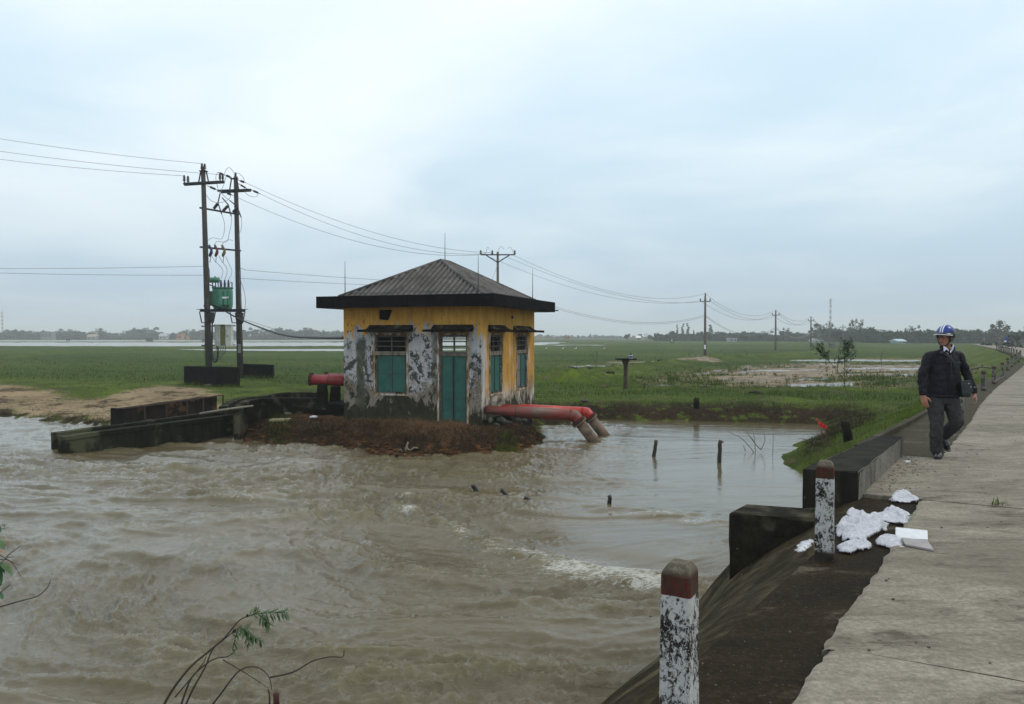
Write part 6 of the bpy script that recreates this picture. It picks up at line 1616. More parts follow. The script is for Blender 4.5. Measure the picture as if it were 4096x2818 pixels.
# ornate red gate pavilion
gY = 400; g0 = P(2266, 1345, gY); root = empty('gate_pavilion', (g0.x, gY, FZ), label='small red tiled gate pavilion on thin legs in the fields right of the pump house', cat='gate')
rd = plain('gate_red', (.22, .06, .04), .8); ztop = P(2266, 1344, gY).z
for dx in (-1.25, -.45, .35, 1.25):
    mb = MB(); mb.box(g0.x + dx - .13, g0.x + dx + .13, gY - .13, gY + .13, FZ - .2, FZ + 2.2); mb.build('leg', rd, parent=root)
mb = MB(); mb.box(g0.x - 1.7, g0.x + 1.7, gY - .8, gY + .8, FZ + 2.2, FZ + 2.38); mb.add([(g0.x - 2, gY - 1, FZ + 2.38), (g0.x + 2, gY - 1, FZ + 2.38), (g0.x + 2, gY + 1, FZ + 2.38), (g0.x - 2, gY + 1, FZ + 2.38), (g0.x - 1.2, gY, FZ + 3.0), (g0.x + 1.2, gY, FZ + 3.0)], [(0, 1, 5, 4), (2, 3, 4, 5), (0, 4, 3), (1, 2, 5)]); mb.build('roof', rd, parent=root)
for s in (-1, 1):
    mb = MB(); mb.bar((g0.x + s * 1.9, gY, FZ + 2.4), (g0.x + s * 2.3, gY, FZ + 2.75), .15); mb.bar((g0.x + s * 1.1, gY, FZ + 3.0), (g0.x + s * 1.3, gY, FZ + 3.35), .14); mb.build('roof_horn', rd, parent=root)
for i, (px, wd) in enumerate(((2232, 9), (2293, 7))):
    c = P(px, 1361, 395); mb = MB(); mb.box(c.x - wd * .09, c.x + wd * .09, 395, 396.5, FZ - .1, FZ + .95); mb.build('grave_wall', plain('ochre_tomb', (.25, .2, .12), .9), label=['little ochre tomb left of the red gate pavilion', 'little dark tomb right of the red gate pavilion'][i], cat='tomb')
# ruined huts out in the flooded fields
for (px, y0, y1, wd, Y, lb) in ((599, 1354, 1368, 32, 372, 'dark tumbledown hut on an islet in the flooded field, left of the twin poles'), (815, 1355, 1367, 20, 380, 'small grey block on an islet just left of the twin poles')):
    c = P(px, y1, Y); t = P(px, y0, Y); k = wd / F * Y / 2; root = empty('ruined_hut', (c.x, Y, PZ), label=lb, cat='hut')
    mb = MB(); rough_block(mb, [(c.x - k * 2, Y - .6, PZ - .3), (c.x + k * 2, Y - .6, PZ - .3), (c.x + k * 2, Y + 2, PZ - .3), (c.x - k * 2, Y + 2, PZ - .3), (c.x - k * 1.9, Y - .5, PZ + .12), (c.x + k * 1.9, Y - .5, PZ + .12), (c.x + k * 1.9, Y + 1.9, PZ + .12), (c.x - k * 1.9, Y + 1.9, PZ + .12)], (8, 2, 1), .08, .05, 1, 3); mb.build('islet', M['mossy'], parent=root)
    mb = MB(); rough_block(mb, [(c.x - k, Y, PZ), (c.x + k * .6, Y, PZ), (c.x + k * .6, Y + 1.4, PZ), (c.x - k, Y + 1.4, PZ), (c.x - k * .8, Y, t.z), (c.x + k * .4, Y, t.z - .12), (c.x + k * .4, Y + 1.4, t.z - .12), (c.x - k * .8, Y + 1.4, t.z)], (4, 2, 3), .06, .05, 1.5, 4); mb.build('hut_wall', M['far_pole'], parent=root)
    if wd > 25: mb = MB(); rough_block(mb, [(c.x - k * 1.05, Y - .1, t.z), (c.x + k * .7, Y - .1, t.z - .1), (c.x + k * .7, Y + 1.5, t.z - .1), (c.x - k * 1.05, Y + 1.5, t.z), (c.x - k * .9, Y, t.z + .14), (c.x + k * .5, Y, t.z + .05), (c.x + k * .5, Y + 1.4, t.z + .05), (c.x - k * .9, Y + 1.4, t.z + .14)], (3, 1, 1), .03, .03, 2, 2); mb.build('hut_roof', M['blackwall'], parent=root)
# sluice platform in the fields right
c = P(3400, 1393, 175); mb = MB(); root = empty('sluice_platform', (c.x, 175, FZ), label='low weathered concrete sluice platform in the field behind the sapling', cat='sluice')
a = P(3365, 1400, 175); b = P(3512, 1393, 175); rough_block(mb, [(a.x, 175, FZ - .3), (b.x, 175, FZ - .3), (b.x, 178, FZ - .3), (a.x, 178, FZ - .3), (a.x, 175, b.z), (b.x, 175, b.z - .05), (b.x, 178, b.z), (a.x, 178, b.z)], (10, 2, 2), .06, .05, 1, 3); mb.build('deck', M['mossy'], parent=root)
a = P(3384, 1390, 176); b = P(3406, 1374, 176); mb = MB(); rough_block(mb, [(a.x, 176, a.z), (b.x, 176, a.z), (b.x, 177.4, a.z), (a.x, 177.4, a.z), (a.x, 176, b.z), (b.x, 176, b.z), (b.x, 177.4, b.z), (a.x, 177.4, b.z)], (2, 2, 2), .03, .03, 1, 3); mb.build('gate_housing', M['blackwall'], parent=root)
a = P(3322, 1388, 174); b = P(3340, 1376, 174); mb = MB(); mb.box(a.x, b.x, 174, 175, FZ - .3, b.z); mb.build('end_block', M['far_pole'], parent=root)
mb = MB(); mb.bar(P(3345, 1388, 175), P(3366, 1377, 175), .3, .2); mb.build('ramp_beam', M['far_pole'], parent=root)
# lattice masts
def mast(px, ytop, Y, w, label):
    c = P(px, 1345, Y); zt = P(px, ytop, Y).z; root = empty('radio_mast', (c.x, Y, FZ), label=label, cat='mast'); n = 14
    rc = plain('mast_red', (.3, .07, .06), .7); wc = plain('mast_white', (.55, .52, .52), .7)
    for k in range(n):
        z0_, z1_ = FZ + (zt - FZ) * k / n, FZ + (zt - FZ) * (k + 1) / n; mb = MB(); q = [Vector((c.x + w * math.cos(a), Y + w * math.sin(a), 0)) for a in (0, 2.09, 4.19)]
        for j in range(3):
            mb.bar(q[j] + Vector((0, 0, z0_)), q[j] + Vector((0, 0, z1_)), w * .34); mb.bar(q[j] + Vector((0, 0, z0_)), q[(j + 1) % 3] + Vector((0, 0, z1_)), w * .2)
        mb.build('lattice_section', rc if k % 2 else wc, parent=root)
    mb = MB(); mb.lathe((c.x, Y, zt - (zt - FZ) * .13), [(w * 1.6, 0), (w * 1.6, (zt - FZ) * .1)], 8); mb.build('antenna_cluster', wc, parent=root)
mast(3321, 1195, 620, .62, 'tall red and white lattice mast on the horizon right of centre'); mast(10, 1248, 900, .8, 'thin pale lattice mast at the left edge of the photo')
for i, px in enumerate((2579, 2585, 2591)):
    c = P(px, 1357, 500); mb = MB(); mb.tube([(c.x, 500, FZ), (c.x, 500, P(px, 1335, 500).z)], .13, 6); mb.build('post', M['far_pole'], label=['left', 'middle', 'right'][i] + ' one of three thin posts on the horizon right of the lone round tree', cat='post')
# red and white marker posts and signs at the bend
for (px, y0, y1, Y, lb) in ((3936, 1352, 1376, 140, 'red and white striped marker post right of the man'), (3999, 1353, 1377, 120, 'second red and white striped marker post by the road bend')):
    a, b = P(px, y1, Y), P(px, y0, Y); root = empty('marker_post', (a.x, Y, a.z), label=lb, cat='marker post', group='striped marker posts'); 
    for k in range(6):
        mb = MB(); mb.tube([a.lerp(b, k / 6), a.lerp(b, (k + 1) / 6)], .09, 8); mb.build('band', M['board'] if k % 2 else M['pipe3'], parent=root)
a, b = P(4024, 1378, 112), P(4024, 1352, 112); root = empty('road_sign', (a.x, 112, a.z), label='small blue road sign on a post by the distant road bend', cat='sign')
mb = MB(); mb.tube([a - Vector((0, 0, .4)), b], .04, 6); mb.build('post', M['far_pole'], parent=root); c = P(4026, 1356, 111.9); mb = MB(); mb.obox(c, (.28, 0, 0), (0, .02, 0), (0, 0, .24)); mb.build('sign_plate', plain('sign_blue', (.02, .04, .28), .5), parent=root)
c = P(4025, 1366, 111.9); mb = MB(); mb.obox(c, (.3, 0, 0), (0, .02, 0), (0, 0, .1)); mb.build('sign_plate', M['white'], parent=root)

# ---------------------------------------------------------------- motorbikes
def motorbike(px, ybase, Y, label, facing=1, shirt=(.3, .42, .42), hz=None):
    c = P(px, ybase, Y); root = empty('motorbike', c, label=label, cat='motorbike'); X = Vector((facing, 0, 0)); Z = Vector((0, 0, 1)); Yv = Vector((0, 1, 0))
    for t in (-.62, .62):
        mb = MB(); q = c + X * t + Z * .29; pts = [q + Vector((math.cos(a) * .24, 0, math.sin(a) * .24)) for a in np.linspace(0, 6.283, 17)]; mb.smooth = True; mb.tube(pts, .05, 6, False); mb.build('wheel', M['cable'], parent=root)
    mb = MB(); mb.smooth = True; mb.capsule(c + X * -.6 + Z * .72, c + X * .05 + Z * .68, .13, .11); mb.capsule(c + X * -.1 + Z * .4, c + X * .25 + Z * .42, .16, .1); mb.capsule(c + X * .35 + Z * .42, c + X * .5 + Z * .95, .09, .1); mb.build('body', M['steel'], parent=root)
    mb = MB(); mb.tube([c + X * .62 + Z * .29, c + X * .45 + Z * 1.0, c + X * .38 + Z * 1.05 + Yv * .3], .03, 5); mb.tube([c + X * .45 + Z * 1.0, c + X * .38 + Z * 1.05 - Yv * .3], .03, 5); mb.build('handlebar', M['steel'], parent=root)
    r2 = empty('person', c + X * -.2 + Z * .8, label='rider seated on the ' + label.split(' ', 1)[1] if False else 'rider with a helmet on the ' + ('motorbike crossing the far field' if Y > 200 else 'motorbike at the distant road bend'), cat='person'); b = c + X * -.2
    mb = MB(); mb.smooth = True; mb.capsule(b + Z * .85, b + X * .1 + Z * 1.3, .15, .17); mb.capsule(b + X * .12 + Z * 1.35, b + X * .15 + Z * 1.6, .06, .11)
    for s in (-1, 1):
        mb.capsule(b + Yv * .12 * s + Z * .83, b + X * .4 + Yv * .15 * s + Z * .75, .09, .07); mb.capsule(b + X * .4 + Yv * .15 * s + Z * .75, b + X * .3 + Yv * .15 * s + Z * .32, .07, .05); mb.capsule(b + X * .1 + Yv * .18 * s + Z * 1.3, b + X * .3 + Yv * .22 * s + Z * 1.08, .06, .05); mb.capsule(b + X * .3 + Yv * .22 * s + Z * 1.08, b + X * .56 + Yv * .28 * s + Z * 1.06, .05, .04)
    o = mb.build('body', plain('rider_clothes', shirt, .8), parent=r2); rm = o.modifiers.new('merge', 'REMESH'); rm.mode = 'VOXEL'; rm.voxel_size = .035
    mb = MB(); mb.smooth = True; mb.ball(b + X * .15 + Z * 1.66, .14, 10, 8); mb.build('helmet', M['white'] if Y > 200 else M['steel'], parent=r2)
motorbike(2688, 1376, 285, 'small dark motorbike crossing the far green field right of the gate', 1)
motorbike(4036, 1397, 100, 'small dark motorbike on the distant road near the palms', 1, (.04, .05, .07))
# walkers in the flooded fields and egrets
for i, px in enumerate((268, 276)):
    c = P(px, 1369.5, 330); root = empty('person', (c.x, 330, FZ + .3), label=['left', 'right'][i] + ' one of two tiny dark figures on the far dike at left', cat='person', group='two tiny figures on the far dike'); mb = MB(); mb.smooth = True
    zb = c.z; mb.capsule((c.x, 330, zb + .75), (c.x, 330, zb + 1.25), .14, .18); mb.ball((c.x, 330, zb + 1.52), .11)
    for s in (-1, 1): mb.capsule((c.x + .08 * s, 330, zb + .75), (c.x + .12 * s, 330, zb), .09, .05); mb.capsule((c.x + .2 * s, 330, zb + 1.3), (c.x + .27 * s, 330, zb + .75), .06, .04)
    o = mb.build('body', plain('dark_clothes', (.03, .035, .04), .9), parent=root); rm = o.modifiers.new('merge', 'REMESH'); rm.mode = 'VOXEL'; rm.voxel_size = .04
for (px, py, lb) in ((2185, 1394, 'leftmost white egret in the green field beside the house'), (2252, 1392, 'upright white egret, second from the house'), (2303, 1393, 'third white egret from the house in the green field'), (2417, 1394, 'white egret farthest right in the green field')):
    c = P(px, py, 150); c.z = max(c.z, FZ + .2); K_ = .55; root = empty('egret', (c.x, 150, FZ), label=lb, cat='bird', group='white egrets in the green field'); mb = MB(); mb.smooth = True; b = Vector((c.x, 150, FZ + .62))
    mb.ball(b, (.26, .12, .14), 10, 7); mb.tube([b + Vector((.2, 0, .05)), b + Vector((.3, 0, .25)), b + Vector((.24, 0, .42)), b + Vector((.34, 0, .5))], [.06, .045, .04, .045], 6); mb.tube([b + Vector((-.2, 0, 0)), b + Vector((-.42, 0, -.1))], [.08, .02], 6); mb.build('body', M['bird'], parent=root)
    for s in (-.05, .05): mb = MB(); mb.tube([b + Vector((s, 0, -.1)), (b.x + s, b.y, FZ - .05)], .018, 5); mb.build('leg', M['cable'], parent=root)
    root.scale = (K_, K_, K_)
# ---------------------------------------------------------------- the walking man
MO = G(3745, 1836, -.01)          # under his planted foot
PX = lambda x: (x - 500) / 752.0 + MO.x - (465 - 500) / 752.0
PZ_ = lambda y: (1450 - y) / 752.0
def B(x, y, d=0.0): return Vector((PX(x), MO.y + d, PZ_(y)))
man = empty('person', (B(530, 1450).x, MO.y, 0), label='man in dark jacket and grey trousers with a blue helmet walking along the road', cat='person')
skin_m = NT('skin'); a_ = skin_m.noise(skin_m.obj, 30, 4, .6)
skin = skin_m.set(base=skin_m.ramp(a_, [(.3, (.30, .125, .075)), (.7, (.37, .165, .105))]), rough=.5, sss=.08, spec=.4)
jm = NT('dark_jacket'); jn = jm.noise(jm.map(jm.obj, (9, 9, 5)), 1, 5, .6, .6); jf = jm.noise(jm.obj, 160, 3, .6)
jacket_m = jm.set(base=jm.ramp(jn, [(.3, (.005, .0045, .008)), (.7, (.014, .012, .019))]), rough=.75, normal=jm.bump(jm.ma('ADD', jn, jm.ma('MULTIPLY', jf, .1)), .7, .03), spec=.25)
tm = NT('grey_trousers'); tn = tm.noise(tm.map(tm.obj, (12, 12, 5)), 1, 5, .6, .8)
trouser_m = tm.set(base=tm.ramp(tn, [(.3, (.026, .025, .026)), (.7, (.047, .045, .046))]), rough=.85, normal=tm.bump(tn, .7, .02), spec=.2)
shoe_m = plain('black_shoe_leather', (.012, .012, .014), .25); hair_m = plain('black_hair', (.01, .009, .009), .6)
def remesh(o, vox, smooth=4, fac=.5):
    r = o.modifiers.new('merge', 'REMESH'); r.mode = 'VOXEL'; r.voxel_size = vox; r.use_smooth_shade = True
    s = o.modifiers.new('smooth', 'SMOOTH'); s.iterations = smooth; s.factor = fac; return o
fold = bpy.data.textures.new('cloth_folds', 'CLOUDS'); fold.noise_scale = .07; fold.noise_depth = 2
def folds(o, k, st_):
    d = o.modifiers.new('folds', 'DISPLACE'); d.texture = fold; d.strength = k; d.mid_level = .5; d.texture_coords = 'LOCAL'
# key joints, measured from the photograph
HD = B(530, 262, -.02); CH = B(520, 330, -.06)
NK0, NK1 = B(548, 400, .03), B(545, 320, .0)
SL, SR = B(388, 458, .02), B(698, 452, .06)
EL, ER = B(305, 640, -.02), B(805, 620, .12)
WL, WR = B(288, 812, -.10), B(862, 812, .06)
CHEST, WAIST, PEL = B(545, 520, .04), B(545, 740, .05), B(545, 850, .05)
HLp, HRp = B(462, 880, .04), B(628, 880, .06)
KL, KR = B(458, 1110, -.02), B(652, 1095, -.03)
AL, AR = B(482, 1370, .03), B(614, 1272, .24)
fd = Vector((-.80, -.60, .0)).normalized(); sdv = Vector((.60, -.80, 0)).normalized()   # face direction and his left side
Rm = Matrix((sdv, -fd, Vector((0, 0, 1)))).transposed()
mb = MB(); mb.smooth = True
# head
mb.ball(HD + Vector((0, 0, .035)) - fd * .01, (.074, .093, .092), 20, 14, Rm)
mb.ball(HD + fd * .022 + Vector((0, 0, -.03)), (.061, .068, .080), 18, 12, Rm)
mb.ball(HD + fd * .070 + Vector((0, 0, -.088)), (.024, .018, .017), 12, 8, Rm)              # chin
mb.capsule(HD + fd * .084 + Vector((0, 0, .012)), HD + fd * .108 + Vector((0, 0, -.026)), .009, .014)   # nose
for s in (-1, 1):
    mb.ball(HD + fd * .100 + sdv * s * .011 + Vector((0, 0, -.030)), (.009, .010, .007), 8, 6, Rm)     # nostrils
    mb.ball(HD + fd * .058 + sdv * s * .038 + Vector((0, 0, -.022)), (.024, .024, .020), 10, 8, Rm)    # cheeks
    mb.capsule(HD + fd * .083 + sdv * s * .012 + Vector((0, 0, .032)), HD + fd * .066 + sdv * s * .047 + Vector((0, 0, .030)), .009, .007)  # brow
    mb.ball(HD - fd * .010 + sdv * s * .078 + Vector((0, 0, -.008)), (.009, .020, .033), 10, 8, Rm)    # ears
    mb.capsule(HD + sdv * s * .05 + Vector((0, 0, -.055)), HD + fd * .055 + sdv * s * .018 + Vector((0, 0, -.09)), .022, .014)  # jaw
mb.capsule(HD + fd * .088 + sdv * -.018 + Vector((0, 0, -.052)), HD + fd * .088 + sdv * .018 + Vector((0, 0, -.052)), .0085, .0085)
mb.capsule(HD + fd * .086 + sdv * -.016 + Vector((0, 0, -.064)), HD + fd * .086 + sdv * .016 + Vector((0, 0, -.064)), .009, .009)
mb.capsule(NK0, NK1, .062, .056)
mb.loft([(B(545, 900, .05), .12, .085), (B(545, 850, .05), .14, .09), (B(545, 740, .045), .13, .085), (B(545, 520, .04), .15, .085), (B(546, 440, .04), .12, .07), (B(547, 400, .035), .05, .05)])
mb.capsule(NK0 - Vector((0, 0, .05)), SL, .045, .045); mb.capsule(NK0 - Vector((0, 0, .05)), SR, .045, .045)
for a, b, c in ((SL, EL, WL), (SR, ER, WR)): mb.capsule(a, b, .055, .042); mb.capsule(b, c, .042, .029)
for a, b, c in ((HLp, KL, AL), (HRp, KR, AR)): mb.capsule(a, b, .07, .05); mb.capsule(b, c, .05, .036)
# hands: palm, four fingers of different lengths, thumb from the side of the palm
def hand(w, palm_d, side, curl, back):
    pd = palm_d.normalized(); sv = side.normalized(); bv = back.normalized()
    p1 = w + pd * .085
    for t in (-.028, -.009, .011, .030): mb.capsule(w + sv * t * .6 + pd * .01, p1 + sv * t, .017, .0135)
    for t, L in ((-.030, .062), (-.011, .074), (.010, .078), (.030, .070)):
        a = p1 + sv * t; d1 = (pd - bv * curl * .5).normalized(); b = a + d1 * L * .45; d2 = (pd - bv * curl * 1.4).normalized(); c = b + d2 * L * .32; d3 = (pd - bv * curl * 2.4).normalized(); e_ = c + d3 * L * .25
        mb.capsule(a, b, .0100, .0092); mb.capsule(b, c, .0092, .0085); mb.capsule(c, e_, .0085, .0072)
    a = w + pd * .028 + sv * .026; b = a + (pd * .6 + sv * .9 - bv * .5).normalized() * .045; c = b + (pd * 1.0 + sv * .15 - bv * .5).normalized() * .034
    mb.capsule(a, b, .016, .0125); mb.capsule(b, c, .0125, .0095)
hand(WL + Vector((.0, 0, -.02)), Vector((.10, -.25, -1)), Vector((.55, -.8, .1)), .32, Vector((-.8, -.55, 0)))
hand(WR + Vector((.0, 0, -.01)), Vector((.10, -.25, -1)), Vector((-.55, -.8, .1)), .75, Vector((.8, -.55, 0)))
body = remesh(mb.build('body', skin, parent=man), .0048, 2, .4)
# eyes
for s in (-1, 1):
    mb = MB(); mb.smooth = True; mb.ball(HD + fd * .0765 + sdv * s * .031 + Vector((0, 0, .010)), (.0145, .008, .0065), 10, 6, Rm); e_ = mb.build('eye', M['white'], parent=man)
    mb = MB(); mb.smooth = True; mb.ball(HD + fd * .083 + sdv * s * .031 + Vector((0, 0, .010)), (.0065, .003, .006), 8, 6, Rm); mb.build('pupil', hair_m, parent=e_)
    mb = MB(); mb.tube([HD + fd * .092 + sdv * s * .014 + Vector((0, 0, .038)), HD + fd * .086 + sdv * s * .034 + Vector((0, 0, .044)), HD + fd * .068 + sdv * s * .053 + Vector((0, 0, .036))], .0045, 6); mb.build('eyebrow', hair_m, parent=man)
mb = MB(); mb.smooth = True; mb.capsule(HD + fd * .0965 + sdv * -.022 + Vector((0, 0, -.058)), HD + fd * .0965 + sdv * .022 + Vector((0, 0, -.058)), .004, .004); mb.build('lips', plain('lips', (.17, .05, .04), .5), parent=man)
# hair under the helmet
mb = MB(); mb.smooth = True; mb.ball(HD + Vector((0, 0, .028)) - fd * .022, (.080, .088, .088), 18, 12, Rm); mb.build('hair', hair_m, parent=man)
# glasses
gl = []
for s in (-1, 1):
    c = HD + fd * .104 + sdv * s * .031 + Vector((0, 0, .006)); mb = MB(); pts = [c + sdv * math.cos(t) * .024 * s + Vector((0, 0, math.sin(t) * .014)) - fd * (.006 * math.cos(t) + .004) for t in np.linspace(0, 6.283, 17)]
    mb.tube(pts, .0016, 5, False); mb.tube([c + sdv * s * .024 - fd * .008, HD + sdv * s * .078 + fd * .0 + Vector((0, 0, .012))], .0018, 5); gl.append(mb)
mb = gl[0]; mb.add(gl[1].v, gl[1].f); mb.tube([HD + fd * .102 + sdv * -.008 + Vector((0, 0, .01)), HD + fd * .102 + sdv * .008 + Vector((0, 0, .01))], .0018, 5)
mb.build('glasses', plain('glasses_frame', (.25, .22, .2), .25, .8), parent=man)
# helmet: shell, white stripes, visor, dark rear shield, straps
HC_ = HD + Vector((0, 0, .052)) - fd * .018
def dome(rx, ry, rz, v0, az0=-math.pi, az1=math.pi, nu=28, nv=10, v1=math.pi / 2, th=.006, c=None, wfun=None):
    mb = MB(); mb.smooth = True; vs = []; c = c or HC_
    for layer in (0, 1):
        for j in range(nv + 1):
            ph = v0 + (v1 - v0) * j / nv
            for i in range(nu + 1):
                az = az0 + (az1 - az0) * i / nu; k = 1 - layer * th / .11
                vs.append(c + Rm @ Vector((rx * k * math.cos(ph) * math.sin(az), -ry * k * math.cos(ph) * math.cos(az), rz * k * math.sin(ph))))
    W = nu + 1; O = W * (nv + 1); fs = []
    for j in range(nv):
        for i in range(nu):
            a = j * W + i; fs.append((a, a + 1, a + W + 1, a + W)); b = a + O; fs.append((b, b + W, b + W + 1, b + 1))
    for i in range(nu): fs.append((i, i + O, i + 1 + O, i + 1))
    mb.add(vs, fs); return mb
hb = plain('glossy_blue_helmet', (.006, .028, .22), .22, 0, .05); hk = plain('black_helmet_shield', (.012, .016, .015), .3)
hel = dome(.108, .132, .118, -.05).build('helmet', hb, parent=man)
for s in (-1, 1):
    mb = MB(); mb.smooth = True; vs = []; n = 14
    for i in range(n + 1):
        ph = .12 + (2.2 - .12) * i / n
        for t in (.003, .017):
            x = s * (t + .004); k = math.sqrt(max(0, 1 - (x / .108) ** 2)); vs.append(HC_ + Rm @ Vector((x, -.1335 * k * math.cos(ph), .1195 * k * math.sin(ph))))
    mb.add(vs, [(2 * i, 2 * i + 1, 2 * i + 3, 2 * i + 2) for i in range(n)]); mb.build('stripe', M['white'], parent=hel)
dome(.1105, .1345, .118, -.50, .95, 2 * math.pi - .95, 26, 6, v1=.30).build('rear_shield', hk, parent=hel)
mb = MB(); mb.smooth = True; vs = []; n = 16
for lay in (0, 1):
    for i in range(n + 1):
        az = -1.15 + 2.3 * i / n
        for r_, dz in ((1.0, .016), (1.42, -.010)):
            R_ = r_ if r_ == 1.0 else 1.0 + .42 * math.cos(az * 1.05); vs.append(HC_ + Rm @ Vector((.108 * R_ * math.sin(az), -.132 * R_ * math.cos(az), dz - lay * .006 - .012 * (abs(math.sin(az))))))
Wd = 2 * (n + 1); fs = [(2 * i, 2 * i + 2, 2 * i + 3, 2 * i + 1) for i in range(n)] + [(Wd + 2 * i, Wd + 2 * i + 1, Wd + 2 * i + 3, Wd + 2 * i + 2) for i in range(n)] + [(2 * i + 1, 2 * i + 3, Wd + 2 * i + 3, Wd + 2 * i + 1) for i in range(n)]
mb.add(vs, fs); mb.build('visor', hk, parent=hel)
mb = MB(); mb.smooth = True; mb.tube([HC_ + Rm @ Vector((.108 * (1 + .43 * math.cos(az * 1.05)) * math.sin(az), -.132 * (1 + .43 * math.cos(az * 1.05)) * math.cos(az), -.012 - .012 * abs(math.sin(az)))) for az in np.linspace(-1.15, 1.15, 15)], .0045, 6); mb.build('visor_rim', M['white'], parent=hel)
for s in (-1, 1):
    mb = MB(); mb.smooth = True
    mb.tube([HC_ + fd * .05 + sdv * s * .098, HD + fd * .028 + sdv * s * .074 + Vector((0, 0, -.03)), HD + fd * .035 + sdv * s * .052 + Vector((0, 0, -.085)), HD + fd * .045 + Vector((0, 0, -.115))], .010, 6)
    mb.tube([HC_ - fd * .05 + sdv * s * .095 + Vector((0, 0, -.05)), HD + fd * .025 + sdv * s * .070 + Vector((0, 0, -.05))], .009, 6); mb.build('chin_strap', hk, parent=hel)
# jacket
mb = MB(); mb.smooth = True
R_ = [(548, 372, .03, .060, .062), (547, 392, .035, .082, .076), (546, 412, .04, .135, .088), (545, 440, .042, .178, .098), (543, 475, .04, .200, .112), (543, 540, .037, .202, .122), (541, 620, .037, .202, .126), (540, 700, .04, .208, .130), (541, 770, .048, .216, .132), (543, 815, .052, .212, .130), (543, 835, .054, .200, .122)]
mb.loft([(B(x, y, d), rx, ry) for x, y, d, rx, ry in reversed(R_)], 28)
for S0, E0, W0 in ((SL, EL, WL), (SR, ER, WR)):
    mb.capsule(S0 + Vector((0, 0, .005)), S0.lerp(E0, .5), .070, .062); mb.capsule(S0.lerp(E0, .5), E0, .062, .057); mb.capsule(E0, E0.lerp(W0, .5), .057, .053); mb.capsule(E0.lerp(W0, .5), E0.lerp(W0, .93), .053, .043)
    mb.capsule(B(548, 418, .035), S0 + Vector((0, 0, .012)), .062, .062)
jk = remesh(mb.build('jacket', jacket_m, parent=man), .009, 6, .5); folds(jk, .034, 1)
mb = MB(); mb.smooth = True
for k in range(28):
    t = 6.283 * k / 28; t2 = 6.283 * (k + 1) / 28
    mb.capsule(B(543, 838, .055) + Vector((math.cos(t) * .195, math.sin(t) * .125, 0)), B(543, 838, .055) + Vector((math.cos(t2) * .195, math.sin(t2) * .125, 0)), .026, .026, 8)
o = mb.build('hem_band', jacket_m, parent=man); remesh(o, .012, 2)
for wv, ev in ((WL, EL), (WR, ER)):
    d = (wv - ev).normalized(); mb = MB(); mb.smooth = True; mb.tube([wv - d * .055, wv - d * .012], [.047, .042], 14); mb.build('cuff', jacket_m, parent=man)
mb = MB(); mb.smooth = True; mb.tube([B(548, 402, -.115), B(546, 520, -.13), B(545, 700, -.12), B(546, 830, -.10)], .006, 6); mb.build('zip', plain('zip', (.02, .02, .022), .4, .5), parent=man)
mb = MB(); mb.smooth = True; mb.tube([B(470, 505, -.112), B(520, 497, -.125), B(600, 500, -.12), B(660, 508, -.09)], .0045, 6); mb.build('yoke_seam', M['cable'], parent=man)
# jacket collar and shirt collar
for s, pts in ((-1, [(598, 330, .03), (612, 352, -.02), (590, 378, -.085), (553, 404, -.12)]), (1, [(494, 352, .0), (484, 366, -.05), (500, 388, -.10), (538, 406, -.12)])):
    mb = MB(); mb.smooth = True; q = [B(*p) for p in pts]; mb.tube(catm(q, 4), .016, 8); mb.build('jacket_collar', jacket_m, parent=man)
shirt_m = plain('pale_lilac_shirt', (.58, .56, .68), .7, 0, .05)
for s, poly in ((0, [(492, 342), (480, 362), (473, 398), (488, 386), (500, 374), (522, 398), (513, 372)]), (1, [(588, 330), (594, 342), (568, 374), (542, 406), (533, 412), (532, 398), (556, 368)])):
    c = sum((B(x, y, -.105) for x, y in poly), Vector()) / len(poly); mb = MB(); vs = [B(x, y, -.118 - .02 * (y - 330) / 80 + (.04 if y < 350 else 0)) for x, y in poly] + [B(x, y, -.108 - .02 * (y - 330) / 80 + (.04 if y < 350 else 0)) for x, y in poly]; n = len(poly)
    mb.add(vs, [tuple(range(n)), tuple(reversed(range(n, 2 * n)))] + [(i, (i + 1) % n, n + (i + 1) % n, n + i) for i in range(n)]); mb.build('shirt_collar', shirt_m, parent=man)
mb = MB(); mb.smooth = True; mb.capsule(B(542, 396, -.02), B(538, 420, -.04), .036, .022); mb.build('shirt', shirt_m, parent=man)
# trousers: one continuous mesh
mb = MB(); mb.smooth = True
mb.loft([(B(545, 915, .05), .17, .105), (B(545, 880, .05), .19, .12), (B(544, 820, .05), .19, .12), (B(544, 790, .05), .17, .11)]); mb.capsule(B(470, 890, .045), B(462, 960, .03), .105, .1); mb.capsule(B(618, 890, .06), B(632, 960, .03), .105, .1)
for pts, rs in (([HLp, B(456, 1000, .0), KL, B(462, 1230, .0), B(476, 1345, .03), B(483, 1388, .02)], [.105, .096, .082, .080, .078, .074]), ([HRp, B(640, 990, .01), KR, KR.lerp(AR, .5), AR], [.105, .094, .082, .080, .076])):
    for i in range(len(pts) - 1): mb.capsule(pts[i], pts[i + 1], rs[i], rs[i + 1])
tr_ = remesh(mb.build('trousers', trouser_m, parent=man), .009, 5, .5); folds(tr_, .030, 1)
